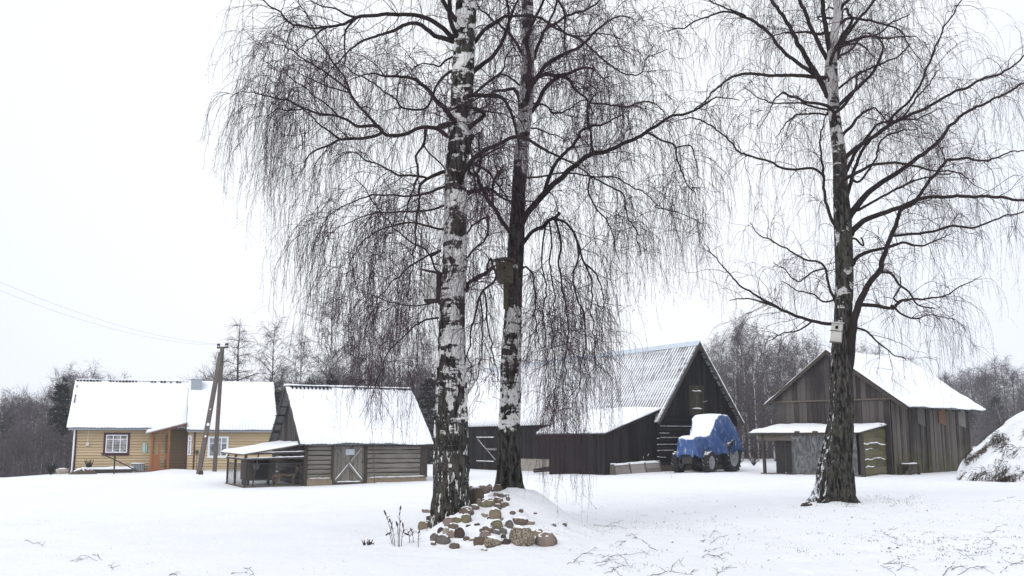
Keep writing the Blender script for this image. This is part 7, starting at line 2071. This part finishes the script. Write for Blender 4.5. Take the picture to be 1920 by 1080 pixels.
# ================================================================== woods behind
def forest_tree(kind, seed, H):
    """trunk and crown meshes of a distant bare tree (shared by its copies)"""
    rs = np.random.default_rng(seed)
    tr_, cr = Big(), Big()
    def stem(x, y, h, lean, r0):
        n = 24; z = np.linspace(0, h, n)
        p = np.stack([x + lean[0] * z / h + .12 * fbm(z * .35 + seed, z * 0 + x, 2), y + lean[1] * z / h + .12 * fbm(z * .35, z * 0 + seed + y, 2), z - .3], 1)
        r_ = r0 * (1 - z / h) ** .8 + .012
        tr_.strands(p[None], r_[None], 7); return p, r_
    stems = []
    if kind == 'birch': stems = [stem(0, 0, H, rs.normal(0, .4, 2), .13)]
    elif kind == 'clump': stems = [stem(*rs.normal(0, .6, 2), H * rs.uniform(.75, 1.0), rs.normal(0, .9, 2), rs.uniform(.07, .11)) for _ in range(4)]
    elif kind == 'alder': stems = [stem(0, 0, H * .92, rs.normal(0, .5, 2), .15)]
    else: stems = [stem(0, 0, H, (0, 0), .16)]
    for p, r_ in stems:
        h = p[-1, 2]; ns = len(stems)
        if kind == 'larch':
            m = 120; u = rs.uniform(.10, .985, m); el = rs.uniform(-.1, .3, m); L = (1 - u) ** .8 * H * .24 * rs.uniform(.7, 1.15, m) + .15; g, upv = .10, .12
        elif kind == 'spruce':
            m = 170; u = rs.uniform(.04, .99, m); el = rs.uniform(-.3, .1, m); L = (1 - u) ** .85 * H * .24 * rs.uniform(.75, 1.1, m) + .12; g, upv = .05, .0
        elif kind == 'alder':
            m = 70; u = rs.uniform(.22, .97, m); el = rs.uniform(.35, 1.0, m); L = (np.sin(PI * np.clip(u, 0, 1) ** 1.1) * .8 + .25) * H * .24 * rs.uniform(.6, 1.1, m); g, upv = .03, .05
        else:
            m = int(64 / ns ** .5); u = rs.uniform(.20, .98, m); el = rs.uniform(.55, 1.15, m); L = (np.sin(PI * np.clip((u - .12) / .95, 0, 1)) * .75 + .2) * H * (.23 if kind == 'birch' else .17) * rs.uniform(.6, 1.15, m); g, upv = .10, .0
        j = (u * (len(p) - 1)).astype(int); az = rs.uniform(0, 2 * PI, m)
        d = np.stack([np.cos(az) * np.cos(el), np.sin(az) * np.cos(el), np.sin(el)], 1)
        B = grow(rs, p[j], d, L, 9, .10, g, 1.2, upv)
        cr.strands(B, (np.clip(r_[j] * .38, .012, .05))[:, None] * np.linspace(1, .35, 9)[None], 4)
        T = tangents(B)
        if kind == 'spruce':
            m2 = m * 22; pk = rs.integers(0, m, m2); ti_ = rs.integers(1, 9, m2); d2 = T[pk, ti_] * .8 + rs.normal(0, .5, (m2, 3)); d2[:, 2] -= .35
            C = grow(rs, B[pk, ti_], d2, rs.uniform(.15, .5, m2), 4, .1, .15); cr.strands(C, np.array([.03, .05, .04, .008])[None].repeat(m2, 0), 3); continue
        k2 = {'larch': 9, 'alder': 13, 'birch': 12, 'clump': 10}[kind]
        m2 = m * k2; pk = rs.integers(0, m, m2); ti_ = rs.integers(2, 9, m2); d2 = T[pk, ti_] * .8 + rs.normal(0, .55, (m2, 3))
        if kind == 'alder': d2[:, 2] += .3
        C = grow(rs, B[pk, ti_], d2, rs.uniform(.3, 1.15, m2) * H / 13, 6, .13, {'larch': .12, 'alder': .0, 'birch': .34, 'clump': .2}[kind], .8)
        cr.strands(C, np.linspace(.012, .006, 6)[None].repeat(m2, 0), 3)
        if kind == 'larch': continue
        m3 = m2 * 2; pk = rs.integers(0, m2, m3); ti_ = rs.integers(2, 6, m3); d3 = tangents(C)[pk, ti_] + rs.normal(0, .6, (m3, 3))
        E_ = grow(rs, C[pk, ti_], d3, rs.uniform(.2, .8, m3) * H / 13, 4, .15, .3 if kind in ('birch', 'clump') else .05)
        cr.strands(E_, np.array([.0065, .006, .005, .003])[None].repeat(m3, 0), 3)
    return tr_, cr


t = NT('far_birch_trunk'); n = t.noise(2.5, (1, 1, 1.6), 5); M['far_birch'] = t.done(t.mix(t.maprange(n, .48, .56), (.42, .41, .40), (.06, .055, .05)), .9, .05)
M['far_trunk'] = mat_plain('far_trunk', (.075, .066, .064), .95, .05, .3, scale=1)
M['far_twigs'] = mat_plain('far_twigs', (.125, .11, .118), .95, .05, .3, scale=.6)  # colour lightened to carry part of the distant haze
M['spruce_needles'] = mat_plain('spruce_needles', (.020, .028, .020), .95, .05, .4, scale=1.2, snowy=.14)
KIN = {}
for key, kind, seed, H in (('birch', 'birch', 5, 13), ('birch2', 'birch', 6, 13), ('clump', 'clump', 7, 12.5), ('clump2', 'clump', 8, 12.5), ('alder', 'alder', 9, 12), ('alder2', 'alder', 10, 12), ('larch', 'larch', 11, 14), ('spruce', 'spruce', 12, 12)):
    tr_, cr = forest_tree(kind, seed, H)
    root = thing('forest_tree', 'x', 'tree')
    root.name = {'birch': 'birch_tree', 'clump': 'birch_clump', 'alder': 'alder_tree', 'larch': 'larch_tree', 'spruce': 'spruce_tree'}[kind]
    tr_.build('trunk', M['far_birch'] if kind in ('birch', 'clump') else M['far_trunk'], root)
    cr.build('crown', M['spruce_needles'] if kind == 'spruce' else M['far_twigs'], root)
    KIN[key] = (root, H, kind)
used = set()


def plant(key, x, y, h, label, group=None, wid=1.0, zoff=0.0):
    src, H, kind = KIN[key]
    o = src if key not in used else copy_tree(src); used.add(key)
    s = h / H
    o.location = (x, y, gz(x, y) - .1 + zoff); o.scale = (s * wid, s * wid, s); o.rotation_euler = (0, 0, random.uniform(0, 6.28))
    o['label'] = label
    if group: o['group'] = group
    elif 'group' in o: del o['group']
    return o


def plant_px(key, px, py_top, Y, label, group=None, wid=1.0):
    x = P(px, 826, Y)[0]; g = gz(x, Y); ztop = P(px, py_top, Y)[2]
    return plant(key, x, Y, ztop - g, label, group, wid)


# trees that stand out
plant_px('larch', 440, 588, 92, 'tall cone shaped bare larch behind the farmhouse roof beside the utility pole', wid=1.05)
plant_px('birch', 505, 600, 96, 'white stemmed birch right of the larch behind the farmhouse', wid=.95)
plant_px('birch2', 614, 552, 88, 'tallest background birch behind the log shed, wide forked limbs', wid=1.1)
plant_px('birch', 672, 590, 92, 'slender background birch behind the right half of the log shed roof', wid=.8)
plant_px('birch2', 741, 600, 95, 'background birch half veiled by the hanging twigs of the thick birch', wid=.9)
plant_px('spruce', 110, 690, 96, 'dark pointed spruce among the bare trees left of the farmhouse', wid=.85)
plant_px('spruce', 263, 707, 135, 'tiny spruce tip peeping over the farmhouse ridge, the left of two')
plant_px('spruce', 251, 709, 138, 'tiny spruce tip peeping over the farmhouse ridge, the right of two') if False else None
plant_px('spruce', 577, 698, 86, 'small dark young spruce just above the log shed ridge', wid=1.2)
plant_px('spruce', 619, 692, 84, 'young spruce with blunt top behind the middle of the log shed ridge', wid=1.3)
plant_px('alder', 395, 655, 88, 'round crowned bare tree at the left of the larch', wid=.9)
plant_px('birch', 1395, 592, 78, 'tallest white stemmed birch in the grove between the two barns', wid=.8)
GL = 'bare trees of the wood left of the farmhouse'; GM = 'bare trees of the wood behind the farmhouse and shed'; GR = 'birch grove between the two barns'; GF = 'hazy trees of the wood at the far right'; GB = 'trees of the wood behind the black barn'
LAB = {GL: {'birch': 'bare grey birch in the crowded wood left of the yellow farmhouse', 'clump': 'many stemmed bare birch in the crowded wood left of the yellow farmhouse', 'alder': 'round topped bare tree in the crowded wood left of the yellow farmhouse', 'spruce': 'dark spruce half hidden in the wood left of the farmhouse'},
       GM: {'birch': 'bare birch in the low wood behind the farmhouse and log shed', 'clump': 'many stemmed bare birch in the low wood behind the farmhouse and log shed', 'alder': 'low bare tree in the wood behind the farmhouse and log shed', 'spruce': 'dark little spruce in the wood behind the farmhouse and log shed'},
       GR: {'birch': 'slim bare birch in the grove between the black barn and the grey barn', 'clump': 'many stemmed bare birch in the grove between the black barn and the grey barn', 'alder': 'bare bushy tree in the grove between the black barn and the grey barn'},
       GF: {'birch': 'bare hazy birch in the wood right of the grey barn', 'clump': 'many stemmed hazy birch in the wood right of the grey barn', 'alder': 'round topped hazy tree in the wood right of the grey barn', 'spruce': 'dark hazy spruce in the wood right of the grey barn'},
       GB: {'birch': 'bare birch in the wood behind the black barn', 'clump': 'many stemmed birch in the wood behind the black barn', 'alder': 'bare tree in the wood behind the black barn'}}
rf = random.Random(77)


def wood(group, n, pxr, Yr, top, keys, jit=18, wid=(.8, 1.15), short=0.0):
    for i in range(n):
        px = pxr[0] + (pxr[1] - pxr[0]) * (i + rf.random()) / n; Y = rf.uniform(*Yr)
        py = np.interp(px, [a for a, b in top], [b for a, b in top]) + abs(rf.gauss(0, jit)) + (rf.random() < short) * rf.uniform(20, 90)
        key = rf.choice(keys); plant_px(key, px, py, Y, LAB[group][KIN[key][2]], group, rf.uniform(*wid))


TL = [(-120, 760), (-40, 740), (0, 728), (35, 712), (60, 690), (125, 682), (160, 688), (205, 684), (240, 715), (300, 726)]
wood(GL, 44, (-130, 215), (88, 135), TL, ['birch', 'birch2', 'clump', 'clump2', 'alder', 'alder2'], 12, (.7, 1.0), .35)
wood(GL, 22, (-130, 190), (78, 92), [(a, b + 75) for a, b in TL], ['alder', 'alder2', 'clump2', 'clump'], 22, (1.0, 1.5), .3)
wood(GL, 2, (-70, 70), (92, 110), [(a, b + 30) for a, b in TL], ['spruce'], 10, (1.1, 1.3))
TM = [(370, 690), (420, 680), (480, 690), (560, 682), (650, 688), (720, 668), (800, 660), (900, 655), (1050, 660)]
wood(GM, 34, (365, 1000), (84, 122), TM, ['clump', 'alder', 'alder2', 'clump2', 'birch2'], 10, (1.0, 1.5), .25)
wood(GM, 8, (500, 830), (95, 125), [(a, b - 55) for a, b in TM], ['birch', 'birch2', 'clump'], 25, (.7, .9))
wood(GM, 7, (400, 850), (80, 96), [(a, b + 22) for a, b in TM], ['spruce', 'alder'], 6, (1.2, 1.6))
wood(GB, 12, (960, 1330), (100, 130), [(960, 670), (1150, 690), (1330, 640)], ['birch', 'clump', 'alder'], 20, (.9, 1.2))
TR_ = [(1310, 690), (1330, 640), (1360, 600), (1400, 592), (1440, 615), (1500, 612), (1560, 625), (1700, 650), (1800, 690)]
wood(GR, 26, (1325, 1560), (70, 100), TR_, ['birch', 'birch2', 'clump', 'clump2'], 14, (.6, .9), .2)
wood(GR, 14, (1320, 1580), (86, 105), [(a, b + 105) for a, b in TR_], ['alder', 'alder2', 'clump2'], 20, (1.2, 1.7))
wood(GR, 10, (1560, 1790), (90, 118), TR_, ['birch', 'clump', 'alder2'], 18, (.8, 1.1))
TF = [(1780, 700), (1815, 686), (1850, 684), (1870, 668), (1910, 670), (1960, 680), (2060, 690)]
wood(GF, 30, (1775, 2060), (150, 190), TF, ['birch', 'clump', 'alder', 'alder2', 'clump2'], 8, (.9, 1.25), .15)
wood(GF, 22, (1775, 2060), (138, 150), [(a, b + 62) for a, b in TF], ['alder', 'alder2', 'clump', 'spruce'], 18, (1.3, 1.8))
for key, (src, H, kind) in KIN.items():
    if key not in used:
        for c in list(src.children): bpy.data.objects.remove(c)
        bpy.data.objects.remove(src)
# undergrowth that closes the foot of the woods
rs = np.random.default_rng(90); b = Big()
pts = []
for (n, pxa, pxb, ya, yb, h0, h1) in ((7000, -140, 250, 76, 125, 1.5, 5.5), (5000, 360, 1040, 84, 120, 1.2, 4.5), (5000, 1315, 1620, 74, 104, 1.0, 4.0), (7000, 1770, 2080, 136, 185, 1.5, 7.0), (1500, 1600, 1800, 100, 125, 1.0, 4.5)):
    Y = rs.uniform(ya, yb, n); px = rs.uniform(pxa, pxb, n); x = (px - 960) / F_PX / CP * Y
    z = ground(x, Y) - .1; L = rs.uniform(h0, h1, n) * rs.uniform(.4, 1, n)
    d = np.stack([rs.normal(0, .28, n), rs.normal(0, .28, n), np.ones(n)], 1)
    B = grow(rs, np.stack([x, Y, z], 1), d, L, 6, .12, 0.02)
    b.strands(B, np.linspace(.022, .006, 6)[None].repeat(n, 0), 3)
    m = n * 3; pk = rs.integers(0, n, m); ti_ = rs.integers(1, 6, m)
    C = grow(rs, B[pk, ti_], tangents(B)[pk, ti_] + rs.normal(0, .7, (m, 3)), L[pk] * rs.uniform(.15, .4, m), 4, .15, 0)
    b.strands(C, np.array([.011, .009, .007, .004])[None].repeat(m, 0), 3)
uo = b.build('undergrowth', M['far_twigs'], None)
tag(uo, 'tangled bare brushwood along the foot of the distant woods', 'undergrowth', kind='stuff')
# bushes between tractor and coop
p = at(1432, 858, 40, 90); shrub('snowy_bush', 'thin bare snowy bush seen through the coop wire beside the tractor', 'bush', (p[0], 60, gz(p[0] * 60 / p[1], 60)), 1.5, 1.6, 26, M['twig_far'], 5)
x = P(1412, 826, 62)[0]; shrub('snowy_bush', 'thin bare snowy bush right behind the tractor rear wheel', 'bush', (x, 62, gz(x, 62)), 1.7, 1.8, 26, M['twig_far'], 6)
